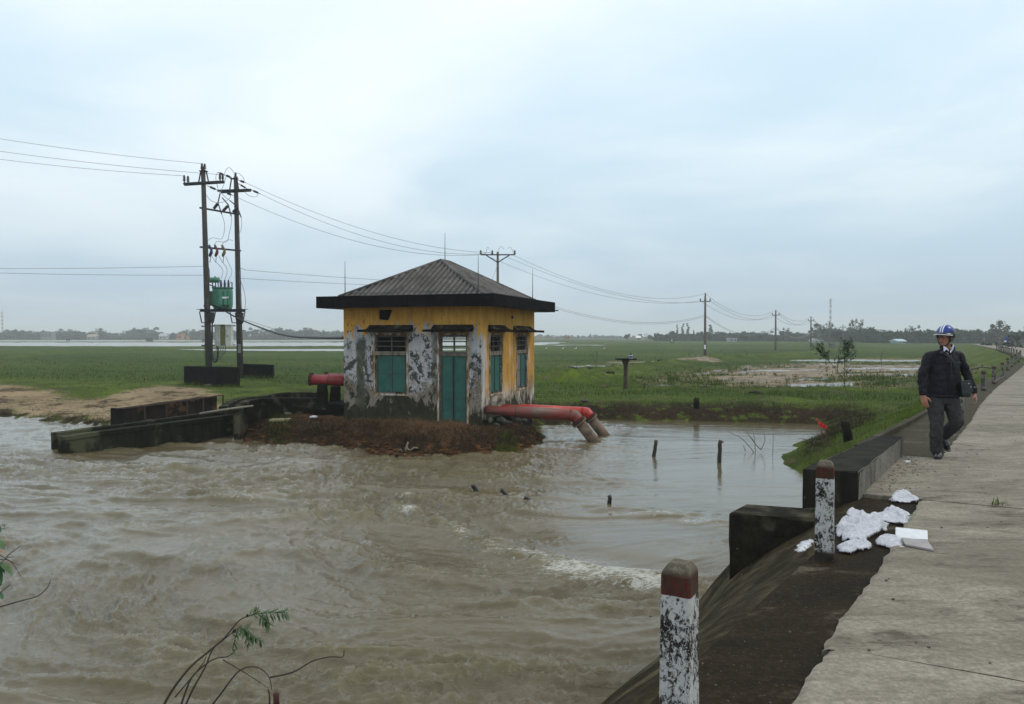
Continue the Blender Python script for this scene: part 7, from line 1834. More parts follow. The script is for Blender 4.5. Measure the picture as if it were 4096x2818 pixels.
# shoes
def shoe(heel, toe, sole_n):
    d = (toe - heel).normalized(); n = Vector(sole_n).normalized(); mb = MB(); mb.smooth = True
    mb.capsule(heel + n * .042, heel + d * .05 + n * .05, .040, .043); mb.capsule(heel + d * .05 + n * .045, heel.lerp(toe, .65) + n * .036, .042, .042); mb.capsule(heel.lerp(toe, .6) + n * .032, toe - d * .03 + n * .026, .043, .032)
    o = remesh(mb.build('shoe', shoe_m, parent=man), .006, 3)
    sd_ = d.cross(n).normalized(); m2 = MB(); vs = []; 
    for k in range(20):
        t = 6.283 * k / 20; L = (toe - heel).length; cx = heel.lerp(toe, .5) + d * math.cos(t) * (L * .5 + .035); w = .047 + .006 * math.cos(t); vs.append(cx + sd_ * math.sin(t) * w)
    m2.add([v + n * .016 for v in vs] + [v for v in vs], [tuple(range(20)), tuple(reversed(range(20, 40)))] + [(i, (i + 1) % 20, 20 + (i + 1) % 20, 20 + i) for i in range(20)]); m2.build('sole', M['cable'], parent=o)
shoe(B(502, 1448, .02), B(420, 1449, -.13), (0, 0, 1))
shoe(B(606, 1288, .24), B(634, 1385, .13), (.05, -.8, .45))
# shoulder bag hanging at his side
bag = empty('shoulder_bag', B(745, 850, -.02), label='black shoulder bag hanging at the hip of the walking man', cat='bag')
bm_ = plain('black_nylon_bag', (.008, .011, .011), .45, 0, .3, 20, .4)
mb = MB(); c = [B(665, 850, -.10), B(790, 852, -.06), B(800, 845, .10), B(690, 848, .10), B(648, 700, -.10), B(770, 690, -.05), B(775, 690, .09), B(665, 690, .09)]
rough_block(mb, c, (8, 5, 8), .012, .045, 6, 3); mb.smooth = True; o = mb.build('bag_body', bm_, parent=bag); 
for p in o.data.polygons: p.use_smooth = True
mb = MB(); c = [B(662, 800, -.118), B(792, 800, -.078), B(792, 800, -.055), B(662, 800, -.095), B(642, 686, -.118), B(772, 676, -.07), B(772, 676, -.04), B(645, 684, -.09)]
rough_block(mb, c, (8, 1, 6), .006, .02, 6, 5); mb.build('flap', bm_, parent=bag)
for x, y in ((742, 742), (778, 746), (722, 708)): mb = MB(); mb.obox(B(x, y, -.125), (.008, 0, 0), (0, .004, 0), (0, 0, .005)); mb.build('buckle', plain('buckle', (.5, .5, .5), .3, .8), parent=bag)
mb = MB(); mb.smooth = False; sp = catm([B(655, 690, -.10), B(620, 600, -.125), B(560, 480, -.135), B(500, 415, -.085), B(480, 395, .03)], 6)
for i in range(len(sp) - 1): mb.bar(sp[i], sp[i + 1].lerp(sp[i], -.1), .032, .006, up=(0, -1, 0))
mb.build('strap', bm_, parent=bag)
def onland(px, py, z0=-1.4):
    r = ray(px, py); Y = np.concatenate([np.arange(9, 60, .12), np.geomspace(60, 600, 300)]); k = Y / r.y; X = r.x * k; Zr = CAMZ + r.z * k; Zt = terrain(X, Y)
    i = np.nonzero(Zt > Zr)[0]; i = i[0] if len(i) else 0; return Vector((X[i], Y[i], Zt[i]))
# ---------------------------------------------------------------- plastic bags and litter by the bollard
def plastic():
    m = NT('white_plastic_film'); v = m.obj; a = m.noise(m.map(v, (26, 26, 26)), 1, 5, .7, 1.6)
    c = m.ramp(a, [(.3, (.68, .68, .72)), (.7, (.88, .87, .91))]); m.set(base=c, rough=.28, normal=m.bump(a, .7, .02), spec=.5)
    tr = m.n('ShaderNodeBsdfTranslucent'); tr.inputs[0].default_value = (.85, .84, .88, 1); ms = m.n('ShaderNodeMixShader'); ms.inputs[0].default_value = .3
    m.t.links.new(m.b.outputs[0], ms.inputs[1]); m.t.links.new(tr.outputs[0], ms.inputs[2]); t3 = m.n('ShaderNodeBsdfTransparent'); m3 = m.n('ShaderNodeMixShader'); m.put(m3.inputs[0], m.st(a, .35, .6, .22, .0)); m.t.links.new(ms.outputs[0], m3.inputs[1]); m.t.links.new(t3.outputs[0], m3.inputs[2]); m.t.links.new(m3.outputs[0], m.out.inputs[0]); return m.m
def clearfilm():
    m = NT('clear_plastic_film'); a = m.noise(m.map(m.obj, (25, 25, 25)), 1, 5, .65, .8); m.set(base=(.8, .8, .84), rough=.15, normal=m.bump(a, .8, .01))
    tp_ = m.n('ShaderNodeBsdfTransparent'); ms = m.n('ShaderNodeMixShader'); m.put(ms.inputs[0], m.st(a, .4, .6, .25, .7)); m.t.links.new(m.b.outputs[0], ms.inputs[1]); m.t.links.new(tp_.outputs[0], ms.inputs[2]); m.t.links.new(ms.outputs[0], m.out.inputs[0]); return m.m
M['film'] = plastic(); M['clear'] = clearfilm()
def crumple(poly, zb, h, label, seed, mat='film', n=64):
    """crumpled bag lying within an outline drawn on the pavement (photo pixels)"""
    pl = gp(poly, zb); xs = [p[0] for p in pl]; ys = [p[1] for p in pl]; x0, x1, y0, y1 = min(xs) - .03, max(xs) + .03, min(ys) - .03, max(ys) + .03
    X, Y = np.meshgrid(np.linspace(x0, x1, n), np.linspace(y0, y1, n)); nz = fbm(X * 14, Y * 14, 4, seed, .6)
    d = -sdpoly(X, Y, pl) + .012 * fbm(X * 16, Y * 16, 2, seed + 3)
    wx = X + .03 * fbm(X * 9, Y * 9, 2, seed + 40); wy = Y + .03 * fbm(X * 9 + 5, Y * 9, 2, seed + 41)
    fold_ = (1 - np.abs(fbm(wx * 6, wy * 9, 1, seed + 9))) ** 2; f2 = (1 - np.abs(fbm(wx * 15, wy * 13, 1, seed + 11))) ** 2; cr_ = f2
    r = np.clip(d / .085, 0, 1); hgt = .62 * h * np.sqrt(np.clip(r * (2 - r), 0, 1)) * (.28 + .72 * fold_ + .26 * f2)
    Z = zb + .006 + np.clip(hgt, 0, 9); keep = d > 0
    idx = -np.ones(X.shape, int); V = []; T = []
    def vid(i, j):
        if idx[i, j] < 0: idx[i, j] = len(V); V.append((X[i, j] + .012 * nz[i, j], Y[i, j] + .012 * nz[j, i], Z[i, j]))
        return idx[i, j]
    for i in range(n - 1):
        for j in range(n - 1):
            if keep[i, j] and keep[i + 1, j] and keep[i, j + 1] and keep[i + 1, j + 1]: T.append((vid(i, j), vid(i, j + 1), vid(i + 1, j + 1), vid(i + 1, j)))
    mb = MB(); mb.smooth = True; mb.add(V, T); o = mb.build('plastic_bag', M[mat], label=label, cat='plastic bag', group='discarded white plastic bags'); so = o.modifiers.new('thick', 'SOLIDIFY'); so.thickness = .004; return o
crumple([(3554, 2006), (3572, 1985), (3600, 1980), (3640, 1982), (3676, 2004), (3672, 2014), (3585, 2018)], -.03, .10, 'single puffed white plastic bag lying farthest from the bollard near the parapet', 1)
crumple([(3380, 2070), (3400, 2060), (3440, 2068), (3470, 2078), (3520, 2062), (3560, 2045), (3600, 2052), (3650, 2078), (3635, 2100), (3600, 2104), (3540, 2092), (3480, 2090), (3400, 2084)], -.03, .12, 'long twisted white plastic bag with a green leaf beside it', 2)
crumple([(3342, 2140), (3345, 2110), (3400, 2100), (3440, 2095), (3500, 2098), (3556, 2106), (3550, 2130), (3500, 2150), (3440, 2180), (3370, 2175)], -.03, .15, 'largest pile of crumpled white plastic right of the second bollard', 3, n=84)
crumple([(3345, 2198), (3400, 2180), (3450, 2172), (3486, 2184), (3480, 2206), (3440, 2206), (3400, 2218), (3360, 2212)], -.03, .09, 'white plastic bag with faint blue print nearest the foot of the second bollard', 4)
crumple([(3500, 2170), (3530, 2154), (3580, 2162), (3630, 2188), (3622, 2206), (3580, 2204), (3540, 2196), (3502, 2188)], -.03, .09, 'white plastic bag lying beside the grey board', 5)
z_s = -.07; crumple([(3178, 2208), (3200, 2172), (3254, 2165), (3256, 2180), (3225, 2210), (3195, 2216)], z_s, .05, 'thin transparent plastic bag left of the second bollard on the slope', 6, 'clear')
def sheet(poly, z0, z1s, mat, name, label, th=.02, cat='board'):
    q = [G(x, y, z0) + Vector((0, 0, dz)) for (x, y), dz in zip(poly, z1s)]; mb = MB(); c = [(p.x, p.y, p.z) for p in q] + [(p.x, p.y, p.z + th) for p in q]; rough_block(mb, c, (8, 4, 1), .006, .006, 8, 4); return mb.build(name, M[mat], label=label, cat=cat)
sheet([(3582, 2162), (3712, 2168), (3710, 2136), (3582, 2126)], .005, (.0, .0, .01, .015), 'foam', 'foam_sheet', 'flat white foam sheet lying at the road edge right of the plastic bags')
sheet([(3622, 2185), (3738, 2208), (3710, 2180), (3606, 2168)], .005, (.0, .0, .02, .02), 'board', 'grey_board', 'slightly bent grey board lying under the white foam sheet', .015)
# leaf by the twisted bag
def leafblade(mb, base, tip, w, bend=.0, n=5):
    base, tip = Vector(base), Vector(tip); d = tip - base; s = d.cross(Vector((0, 0, 1)));
    if s.length < 1e-5: s = Vector((1, 0, 0))
    s.normalize(); vs = []
    for k in range(n + 1):
        t = k / n; ww = w * math.sin(math.pi * min(.98, t * .92 + .06)) ** .8; c = base + d * t + Vector((0, 0, bend * math.sin(t * math.pi))); vs += [c - s * ww, c + Vector((0, 0, -.12 * w)), c + s * ww]
    fs = []
    for k in range(n):
        a = 3 * k; fs += [(a, a + 1, a + 4, a + 3), (a + 1, a + 2, a + 5, a + 4)]
    mb.add(vs, fs)
p = G(3636, 2078, .0); mb = MB(); leafblade(mb, p + Vector((-.03, 0, .02)), p + Vector((.05, -.03, .05)), .012, .01); leafblade(mb, p + Vector((.0, .01, .02)), p + Vector((.07, .03, .03)), .012, .01); mb.build('leaf', M['leafgreen'], label='green leaf stuck to the end of the twisted plastic bag', cat='leaf')
# ---------------------------------------------------------------- tufts, grasses (uncountable: one object each kind)
def blades(N, accept, hmin, hmax, wid, seed, name, label, mat, lean=.45, cat='grass', ymin=11, ymax=110, tmin=-.95, tmax=.85, zfun=None, clump=0):
    r = np.random.default_rng(seed); u = r.uniform(0, 1, N * 6); k = .9
    Y = (ymin ** -k + u * (ymax ** -k - ymin ** -k)) ** (-1 / k); T = r.uniform(tmin, tmax, len(Y)); X = T * Y
    if clump:
        m_ = len(Y) // clump; X = np.repeat(X[:m_], clump) + r.normal(0, .06, m_ * clump); Y = np.repeat(Y[:m_], clump) + r.normal(0, .06, m_ * clump)
    Z, A = terrain(X, Y, True); ok = accept(X, Y, Z, A, r); X, Y, Z = X[ok][:N], Y[ok][:N], Z[ok][:N]; n = len(X)
    h = r.uniform(hmin, hmax, n) * np.clip(.8 + .5 * fbm(X * .6, Y * .6, 2, seed), .4, 1.5); w = wid * np.clip(Y / 24, .55, 2.4) * r.uniform(.6, 1.3, n); a = r.uniform(0, 6.283, n); l = r.normal(0, lean, (n, 2)) * h[:, None]
    V = np.zeros((n, 3, 3)); V[:, 0] = np.stack([X - np.cos(a) * w, Y - np.sin(a) * w, Z - .03], 1); V[:, 1] = np.stack([X + np.cos(a) * w, Y + np.sin(a) * w, Z - .03], 1); V[:, 2] = np.stack([X + l[:, 0], Y + l[:, 1], Z + h], 1)
    o = tri_mesh(name, V.reshape(-1, 3), np.arange(n * 3).reshape(-1, 3), mat); return tag(o, label, cat, kind='stuff')
def gmat(name, lo, hi, sc=.6):
    m = NT(name); g = m.geo(); a = m.ma('ADD', m.ma('MULTIPLY', m.noise(m.pos(), sc, 4, .65), .55), m.ma('MULTIPLY', g.outputs['Random Per Island'], .45)); c = m.ramp(a, [(.28, lo), (.72, hi)])
    m.set(base=c, rough=.9, spec=.05); tr = m.n('ShaderNodeBsdfTranslucent'); m.put(tr.inputs[0], c); ms = m.n('ShaderNodeMixShader'); ms.inputs[0].default_value = .3
    m.t.links.new(m.b.outputs[0], ms.inputs[1]); m.t.links.new(tr.outputs[0], ms.inputs[2]); m.t.links.new(ms.outputs[0], m.out.inputs[0]); return m.m
M['g_lush'] = gmat('lush_grass_blades', (.022, .040, .006), (.125, .175, .022)); M['g_rice'] = gmat('rice_blades', (.022, .044, .007), (.080, .115, .018)); M['g_dry'] = gmat('dead_grass', (.07, .042, .022), (.32, .22, .125), 1.5)
M['g_scrub'] = gmat('dark_scrub', (.010, .010, .005), (.05, .038, .02), 1)
blades(62000, lambda x, y, z, a, r: (a['lush'] > .25) & (a['sand'] < .5) & (a['soil'] < .4) & (a['cut'] < .5) & (z > WZ + .12) & (a['wet'] < .5), .04, .13, .007, 11, 'bank_grass', 'lush short green grass covering the banks and the road embankment', M['g_lush'])
blades(60000, lambda x, y, z, a, r: (a['lush'] <= .6) & (a['sand'] < .4) & (a['soil'] < .4) & (a['cut'] < .5) & (z > WZ + .2) & ((a['wet'] < .3)), .10, .24, .008, 12, 'rice_plants', 'young green rice plants filling the flat fields', M['g_rice'], .22, 'rice', ymin=33, ymax=150)
blades(9000, lambda x, y, z, a, r: ((a['gfront'] > .3) | ((a['wet'] > .3) & (fbm(x * .5, y * .5, 3, 9) > .28))) & (y < 115), .12, .30, .010, 13, 'rice_seedlings', 'thin rice seedlings poking out of the wet mud field', M['g_rice'], .3, 'rice', ymin=38, ymax=120, tmin=0, tmax=.8, clump=4)
blades(15000, lambda x, y, z, a, r: (a['soil'] > .5) & (z > WZ + .34) & (fbm(x * .9, y * .9, 3, 4) > -.1), .05, .20, .0045, 14, 'dead_grass', 'matted dead brown grass over the red soil in front of the pump house', M['g_dry'], 1.5, 'dead grass', ymin=20, ymax=30, tmin=-.42, tmax=.08)
blades(20000, lambda x, y, z, a, r: (a['cut'] > .35) & (z > WZ + .03) | ((a['sand'] > .5) & (z < WZ + .32) & (r.uniform(0, 1, len(x)) > .9)), .06, .24, .007, 15, 'bank_scrub', 'dark dead scrub and roots along the cut mud banks at the waterline', M['g_scrub'], .9, 'scrub', ymin=20, ymax=42, tmin=-.9, tmax=.5)
blades(2200, lambda x, y, z, a, r: (sdpoly(x, y, gp([(985, 1740), (1070, 1690), (1140, 1660), (1180, 1690), (1130, 1740), (1050, 1760)], -1.3)) < 0), .08, .26, .007, 16, 'weeds', 'green weeds growing at the foot of the curved channel wall', M['g_lush'], .6, 'weeds', ymin=22, ymax=30, tmin=-.36, tmax=-.26)
blades(1500, lambda x, y, z, a, r: (sdpoly(x, y, gp([(1985, 1780), (2020, 1745), (2060, 1750), (2072, 1790), (2030, 1812)], -1.5)) < .1), .08, .26, .006, 17, 'weeds', 'small fresh green weed clump at the right tip of the mud island', M['g_lush'], .6, 'weeds', ymin=21, ymax=27, tmin=-.03, tmax=.02)
blades(9000, lambda x, y, z, a, r: (a['lush'] > .3) & (z > WZ + .1) & (y < 26) & (x > 5), .05, .15, .004, 18, 'near_bank_grass', 'grass on the embankment just behind the parapet', M['g_lush'], .6, 'grass', ymin=9, ymax=26, tmin=.25, tmax=.66)

blades(2600, lambda x, y, z, a, r: (dline(x, y, gp([(735, 1540), (950, 1547)], -1.08)) < .35) | (dline(x, y, gp([(950, 1516), (1095, 1520)], -1.08)) < .35), .10, .34, .007, 19, 'weeds', 'weeds growing along the foot of the black plinth walls', M['g_lush'], .5, 'weeds', ymin=40, ymax=52, tmin=-.46, tmax=-.28)
rs_ = np.random.default_rng(3); mb = MB(); n_ = 0
while n_ < 520:
    c = G(rs_.uniform(840, 2180), rs_.uniform(1720, 1846), WZ + .05); x, y = c.x, c.y; z_, A_ = terrain(np.array([x]), np.array([y]), True); z_ = float(z_[0])
    if not (-.12 < float(A_['sd'][0]) < 1.0) or A_['soil'][0] < .4: continue
    n_ += 1; s_ = rs_.uniform(.02, .08) * (1.2 if float(A_['sd'][0]) < .5 else .6); k0 = len(mb.v); mb.ball((0, 0, 0), 1, 7, 4)
    for i in range(k0, len(mb.v)):
        a, b, d = mb.v[i]; q_ = 1 + rs_.uniform(-.3, .3); mb.v[i] = (x + a * s_ * 1.5 * q_, y + b * s_ * q_, z_ + d * s_ * .6 * q_)
sm_ = NT('rusty_soil_clods'); mb.build('soil_clods', sm_.set(base=sm_.ramp(sm_.noise(sm_.obj, 3, 5, .7), [(.32, (.025, .014, .007)), (.55, (.085, .040, .018)), (.72, (.19, .085, .034))]), rough=.95, spec=.1), label='crumbling orange brown soil clods along the waterline of the mud island', cat='soil', kind='stuff')
# dark clods and dug up tussocks on the mounds behind the pond (individually visible)
for i, (px, py, s) in enumerate(((2290, 1478, 1.0), (2260, 1503, .9), (2380, 1470, 1.2), (2460, 1478, .9), (2530, 1470, .9), (2640, 1452, .8), (2710, 1446, .7), (2310, 1520, 1.1), (2440, 1500, .8), (3020, 1560, .7), (2820, 1552, .7))):
    c = G(px, py, -1.0); zt = float(terrain(np.array([c.x]), np.array([c.y]))[0]); mb = MB(); mb.ball((0, 0, 0), 1, 12, 8); v = np.array(mb.v); nn = fbm(v[:, 0] * 2 + i * 3, v[:, 1] * 2 + v[:, 2] * 3, 3, i); v *= (1 + nn * .5)[:, None]
    mb.v = [(c.x + a * .42 * s, c.y + b * .3 * s, zt + .02 + d * .13 * s) for a, b, d in v]; mb.build('earth_clod', M['clod'] if 'clod' in M else M['mossy'], label=f'dark clod of dug earth on the grass {"near the house corner" if px < 2350 else "left of the concrete stand" if px < 2500 else "right of the concrete stand"}', cat='clod', group=f'dark earth clods on the grass {"near the house" if px < 2350 else "left of the stand" if px < 2500 else "right of the stand"}')
for (px, py, s, nm_, mat, lb) in ((2293, 1473, .11, 'white_stone', 'white', 'small white stone on the mound right of the pump house'), (2340, 1610, .16, 'flat_stone', 'palewood', 'flat tan stone on the grass behind the red pipes'), (832, 1547, .17, 'pale_stone', 'palewood', 'pale stone in the grass in front of the black plinth'), (2772, 1632, .09, 'white_scrap', 'white', 'white scrap at the foot of the wooden stump'), (3632, 1694, .08, 'white_scrap', 'white', 'white litter in the grass near the parapet left of the man'), (3548, 1645, .06, 'white_scrap', 'redcloth', 'red and white litter high on the grass left of the man'), (3533, 1678, .07, 'orange_wrapper', 'orange', 'orange wrapper in the grass behind the sapling')):
    c = onland(px, py); z_ = c.z; stone((c.x, c.y, z_ + s * .2), (s * 1.4, s, s * .5), None, int(px), label=lb, cat='stone' if 'stone' in nm_ else 'litter').name = nm_
# things on the island
c = onland(1118, 1690); mb = MB(); rough_block(mb, [(c.x - .33, c.y - .12, c.z), (c.x + .33, c.y - .12, c.z), (c.x + .36, c.y + .16, c.z), (c.x - .28, c.y + .16, c.z), (c.x - .33, c.y - .12, c.z + .07), (c.x + .33, c.y - .12, c.z + .09), (c.x + .36, c.y + .16, c.z + .1), (c.x - .28, c.y + .16, c.z + .08)], (6, 3, 1), .006, .008, 6, 3); mb.build('foam_block', M['yellowboard'], label='pale yellow foam slab lying on the mud left of the pump house', cat='board')
for i, (px, py, lb, mat) in enumerate(((1255, 1676, 'small white plastic scrap left of the house corner', 'white'), (1150, 1668, 'crumpled whitish rag above the yellow foam slab', 'board'))):
    c = onland(px, py); mb = MB(); mb.ball((0, 0, 0), 1, 10, 8); v = np.array(mb.v); v *= (1 + .35 * fbm(v[:, 0] * 3, v[:, 1] * 3 + v[:, 2] * 2, 3, i))[:, None]; mb.v = [(c.x + a * .13, c.y + b * .08, c.z + .03 + d * .045) for a, b, d in v]; mb.smooth = True; mb.build('litter', M[mat], label=lb, cat='litter')
c = onland(1640, 1806, -1.7); mb = MB(); mb.smooth = True; mb.tube(catm([c + Vector((-.14, 0, .0)), c + Vector((-.05, 0, .26)), c + Vector((-.09, 0, .12)), c + Vector((.0, 0, .02)), c + Vector((.12, 0, .10)), c + Vector((.24, 0, .08))], 5), [.012, *[.028] * 24, .01], 6); mb.build('curled_plastic_strip', M['palewood'], label='curled cream plastic strip on the red mud below the door', cat='litter')
c = onland(1588, 1816, -1.7); mb = MB(); mb.smooth = True; mb.tube(catm([c, c + Vector((.1, 0, .07)), c + Vector((.15, 0, .0))], 5), .014, 6); mb.build('plastic_strip', M['palewood'], label='small pale plastic strip left of the curled one at the waterline', cat='litter')
# concrete stand with a flat slab and a blue pot
c = onland(2502, 1557, -1.1); Y = c.y; root = empty('concrete_stand', c, label='mushroom shaped concrete stand with flat slab top on the grass bank', cat='stand')
t = P(2503, 1440, Y); mb = MB(); mb.smooth = True; mb.lathe(c, [(.15, -.1), (.13, .05), (.105, .1), (.10, (t.z - c.z) * .8), (.12, (t.z - c.z) * .86), (.2, (t.z - c.z) * .96), (.22, t.z - c.z - .01)], 14); mb.build('column', M['stand'] if 'stand' in M else M['mossy'], parent=root)
a, b = P(2465, 1438, Y), P(2542, 1434, Y); mb = MB(); rough_block(mb, [(a.x, Y - .45, t.z), (b.x, Y - .45, t.z), (b.x, Y + .45, t.z), (a.x, Y + .45, t.z), (a.x, Y - .45, t.z + .07), (b.x, Y - .45, t.z + .07), (b.x, Y + .45, t.z + .07), (a.x, Y + .45, t.z + .07)], (8, 8, 1), .006, .012, 3, 5); mb.build('slab', M['blackwall'], parent=root)
c2 = P(2523, 1434, Y); c2.z = t.z + .075; root = empty('incense_pot', c2, label='small blue and white pot holding dark incense on the slab', cat='pot')
mb = MB(); mb.smooth = True; mb.lathe(c2, [(.075, 0), (.10, .02), (.105, .15), (.085, .16), (.08, .13)], 14); mb.build('pot', M['blueceramic'], parent=root)
mb = MB(); mb.lathe(c2, [(.108, .135), (.110, .16), (.09, .162)], 14); mb.build('rim', M['white'], parent=root)
mb = MB(); mb.lathe(c2, [(.104, .0), (.106, .018), (.09, .02)], 14); mb.build('foot_ring', M['white'], parent=root)
mb = MB(); mb.smooth = True; mb.ball(c2 + Vector((-.005, 0, .20)), (.06, .06, .07), 10, 7); mb.build('incense', M['wetwood'], parent=root)
# stump, posts
def post(px0, y0, px1, y1, r, base_z, label, name='wooden_post', mat='wood', onl=False, group=None, deep=.5):
    """post whose foot shows at (px0,y0) at height base_z and top at (px1,y1)"""
    b = onland(px0, y0, base_z) if onl else G(px0, y0, base_z); t = P(px1, y1, b.y); d = (t - b).normalized(); mb = MB(); mb.smooth = True; rr = random.Random(int(px0)); pts = [b - d * deep] + [b.lerp(t, k / 5) + Vector((rr.uniform(-.2, .2) * r, rr.uniform(-.2, .2) * r, 0)) for k in range(1, 6)]
    mb.tube(pts, [r * 1.05, r * 1.05, r, r * .98, r * .96, r * .94], 9); o = mb.build(name, M[mat], label=label, cat='post', group=group); return o, b, t
post(2788, 1636, 2787, 1596, .125, -1.15, 'thick dark wooden stump on the grass edge of the far bank', 'stump', 'mossy', True)
post(2578, 1556, 2579, 1540, .03, -1.1, 'short stick with a dark plastic scrap on the grass right of the stand', 'stick', 'wood', True)
c = onland(2579, 1545, -1.1); mb = MB(); mb.ball(P(2579, 1538, c.y), (.07, .05, .1), 8, 6); mb.build('plastic_scrap', M['cable'], label='dark plastic scrap caught on top of the short stick', cat='litter')
wp = 'wooden posts standing in the river'
o, b, t = post(2615, 1826, 2625, 1762, .052, WZ, 'slightly leaning brown post in the water, left of the two standing posts', mat='wood', group=wp)
o, b, t = post(2878, 1850, 2881, 1762, .055, WZ, 'upright brown post in the water, right of the two standing posts', mat='wood', group=wp)
mb = MB(); mb.bar(t + Vector((.04, 0, -.04)), t + Vector((.09, 0, -.06)), .03); mb.build('branch_stub', M['wood'], parent=o); 
o.children[0].location = -o.location * 1.0 if False else o.children[0].location
post(2438, 2022, 2438, 1982, .042, WZ, 'short black post stub in the water nearest the weir', mat='wetwood', group=wp)
post(1908, 1968, 1890, 1940, .055, WZ, 'leaning dark broken post left of the foaming one in the rapids', mat='wetwood', group=wp)
post(2030, 1984, 2006, 1960, .05, WZ, 'dark broken post in foaming water in the middle of the rapids', mat='wetwood', group=wp)
post(2112, 1998, 2098, 1990, .045, WZ, 'dark nub of a post barely above the foam', mat='wetwood', group=wp)
b_ = onland(3392, 1765, -.9); post(3392, 1765, 3380, 1686, .11, b_.z, 'thick dark mossy post leaning on the grass bank by the sapling', 'mossy_post', 'mossy')
# ---------------------------------------------------------------- twigs and saplings
def twig(mb, pts, r0, r1): c = catm([Vector(p) for p in pts], 5); mb.smooth = True; mb.tube(c, [r0 + (r1 - r0) * i / (len(c) - 1) for i in range(len(c))], 5)
Yt = G(2970, 1810, WZ).y; root = empty('dead_branches', G(2975, 1812, WZ), label='bare dead branches sticking out of the calm water right of the posts', cat='branches')
for pts in ([(3022, 1820), (3018, 1760), (3010, 1720)], [(3022, 1822), (3000, 1790), (2960, 1750), (2920, 1732), (2910, 1722)], [(3044, 1800), (3060, 1760), (3052, 1720)], [(3044, 1800), (3020, 1775), (2990, 1735), (2980, 1728)], [(3017, 1770), (3005, 1750)], [(2982, 1805), (2972, 1780)]):
    mb = MB(); twig(mb, [P(x, y, Yt) for x, y in pts], .012, .005); mb.build('twig', M['drystick'], parent=root)
mb = MB(); q = G(3091, 1820, WZ); twig(mb, [q, P(3092, 1780, q.y), P(3096, 1735, q.y)], .008, .004); mb.build('reed', M['drystick'], label='single thin upright reed in the water right of the dead branches', cat='reed')
q = onland(3285, 1800, -1.6); root = empty('driftwood', q, label='tangle of bare driftwood twigs with red rag at the water edge by the parapet', cat='branches'); rr = random.Random(4)
for k in range(12):
    a = P(rr.uniform(3240, 3330), rr.uniform(1770, 1850), q.y + rr.uniform(-.6, .6)); d = Vector((rr.uniform(-.9, .4), rr.uniform(-.4, .4), rr.uniform(.0, .6))); mb = MB(); twig(mb, [a, a + d * .35 + Vector((0, 0, .05)), a + d * .8], .013, .004); mb.build('twig', M['drystick'], parent=root)
q = onland(3270, 1740, -1.7); mb = MB(); pl = [P(3265, 1678, q.y), P(3280, 1700, q.y), P(3300, 1705, q.y - .05), P(3310, 1714, q.y)]; w_s = [.03, .09, .07, .05]; vs = []
cc = catm(pl, 5)
for i, p in enumerate(cc):
    w = float(np.interp(i / (len(cc) - 1), [0, .4, .7, 1], [.02, .11, .06, .07])); f = .03 * math.sin(i * 1.7); vs += [p + Vector((0, f, w)), p + Vector((0, -f, 0)), p + Vector((.02, f, -w))]
mb.add(vs, [q_ for i in range(len(cc) - 1) for q_ in ((3 * i, 3 * i + 1, 3 * i + 4, 3 * i + 3), (3 * i + 1, 3 * i + 2, 3 * i + 5, 3 * i + 4))]); fl = mb.build('red_rag', M['redcloth'], label='bright red rag caught on a stick at the water edge', cat='rag'); fl.modifiers.new('thick', 'SOLIDIFY').thickness = .01
for (x0, y0, x1, y1, lb) in ((3286, 1790, 3285, 1712, 'left stick holding up the red rag'), (3316, 1760, 3300, 1722, 'right stick holding up the red rag')):
    b = onland(x0, y0, -1.6); mb = MB(); twig(mb, [b - Vector((0, 0, .2)), P((x0 + x1) / 2 + 2, (y0 + y1) / 2, b.y), P(x1, y1, b.y)], .014, .008); mb.build('stick', M['drystick'], label=lb, cat='stick')
def sapling(stems, leaves, foot, label, lsz=.05, seed=1, r=.012, name='sapling', n_leaf=5):
    b = onland(*foot); root = empty(name, b, label=label, cat='sapling'); rr = random.Random(seed)
    for s in stems:
        mb = MB(); twig(mb, [P(x, y, b.y + (d if len(q_) else 0)) for q_ in [0] for x, y, d in [(p[0], p[1], p[2] if len(p) > 2 else 0) for p in s]] if False else [P(p[0], p[1], b.y + (p[2] if len(p) > 2 else 0)) for p in s], r, r * .35); mb.build('stem', M['greystem'], parent=root)
    mb = MB()
    for (x, y, sp, n) in leaves:
        for k in range(n):
            c = P(x + rr.gauss(0, sp), y + rr.gauss(0, sp * .8), b.y + rr.uniform(-.15, .15))
            for j in range(n_leaf):
                d = Vector((rr.gauss(0, 1), rr.gauss(0, 1), rr.gauss(0, .7))).normalized() * lsz * rr.uniform(.7, 1.4); leafblade(mb, c, c + d, lsz * .22, 0, 2)
    o = mb.build('leaves', M['leafdark'], parent=root); o['kind'] = 'stuff'; return root
sapling([[(3418, 1710), (3405, 1640), (3378, 1540), (3365, 1505), (3320, 1450), (3280, 1400), (3268, 1378)], [(3378, 1550), (3379, 1480), (3376, 1410), (3375, 1362)], [(3378, 1440), (3395, 1400), (3398, 1365)], [(3350, 1490), (3352, 1450), (3358, 1430)], [(3425, 1650), (3410, 1590), (3385, 1560)], [(3368, 1510), (3395, 1470), (3410, 1450)], [(3320, 1450), (3300, 1425), (3285, 1410)]],
        [(3270, 1385, 12, 30), (3288, 1404, 13, 36), (3302, 1424, 13, 28), (3376, 1400, 14, 30), (3396, 1390, 13, 34), (3375, 1436, 16, 28), (3402, 1430, 14, 26), (3374, 1368, 8, 14), (3398, 1368, 8, 14), (3350, 1440, 14, 12), (3390, 1480, 14, 10)], (3420, 1715), 'tall thin leafy sapling with two leaning stems between the water and the man', .075, 3, .013)
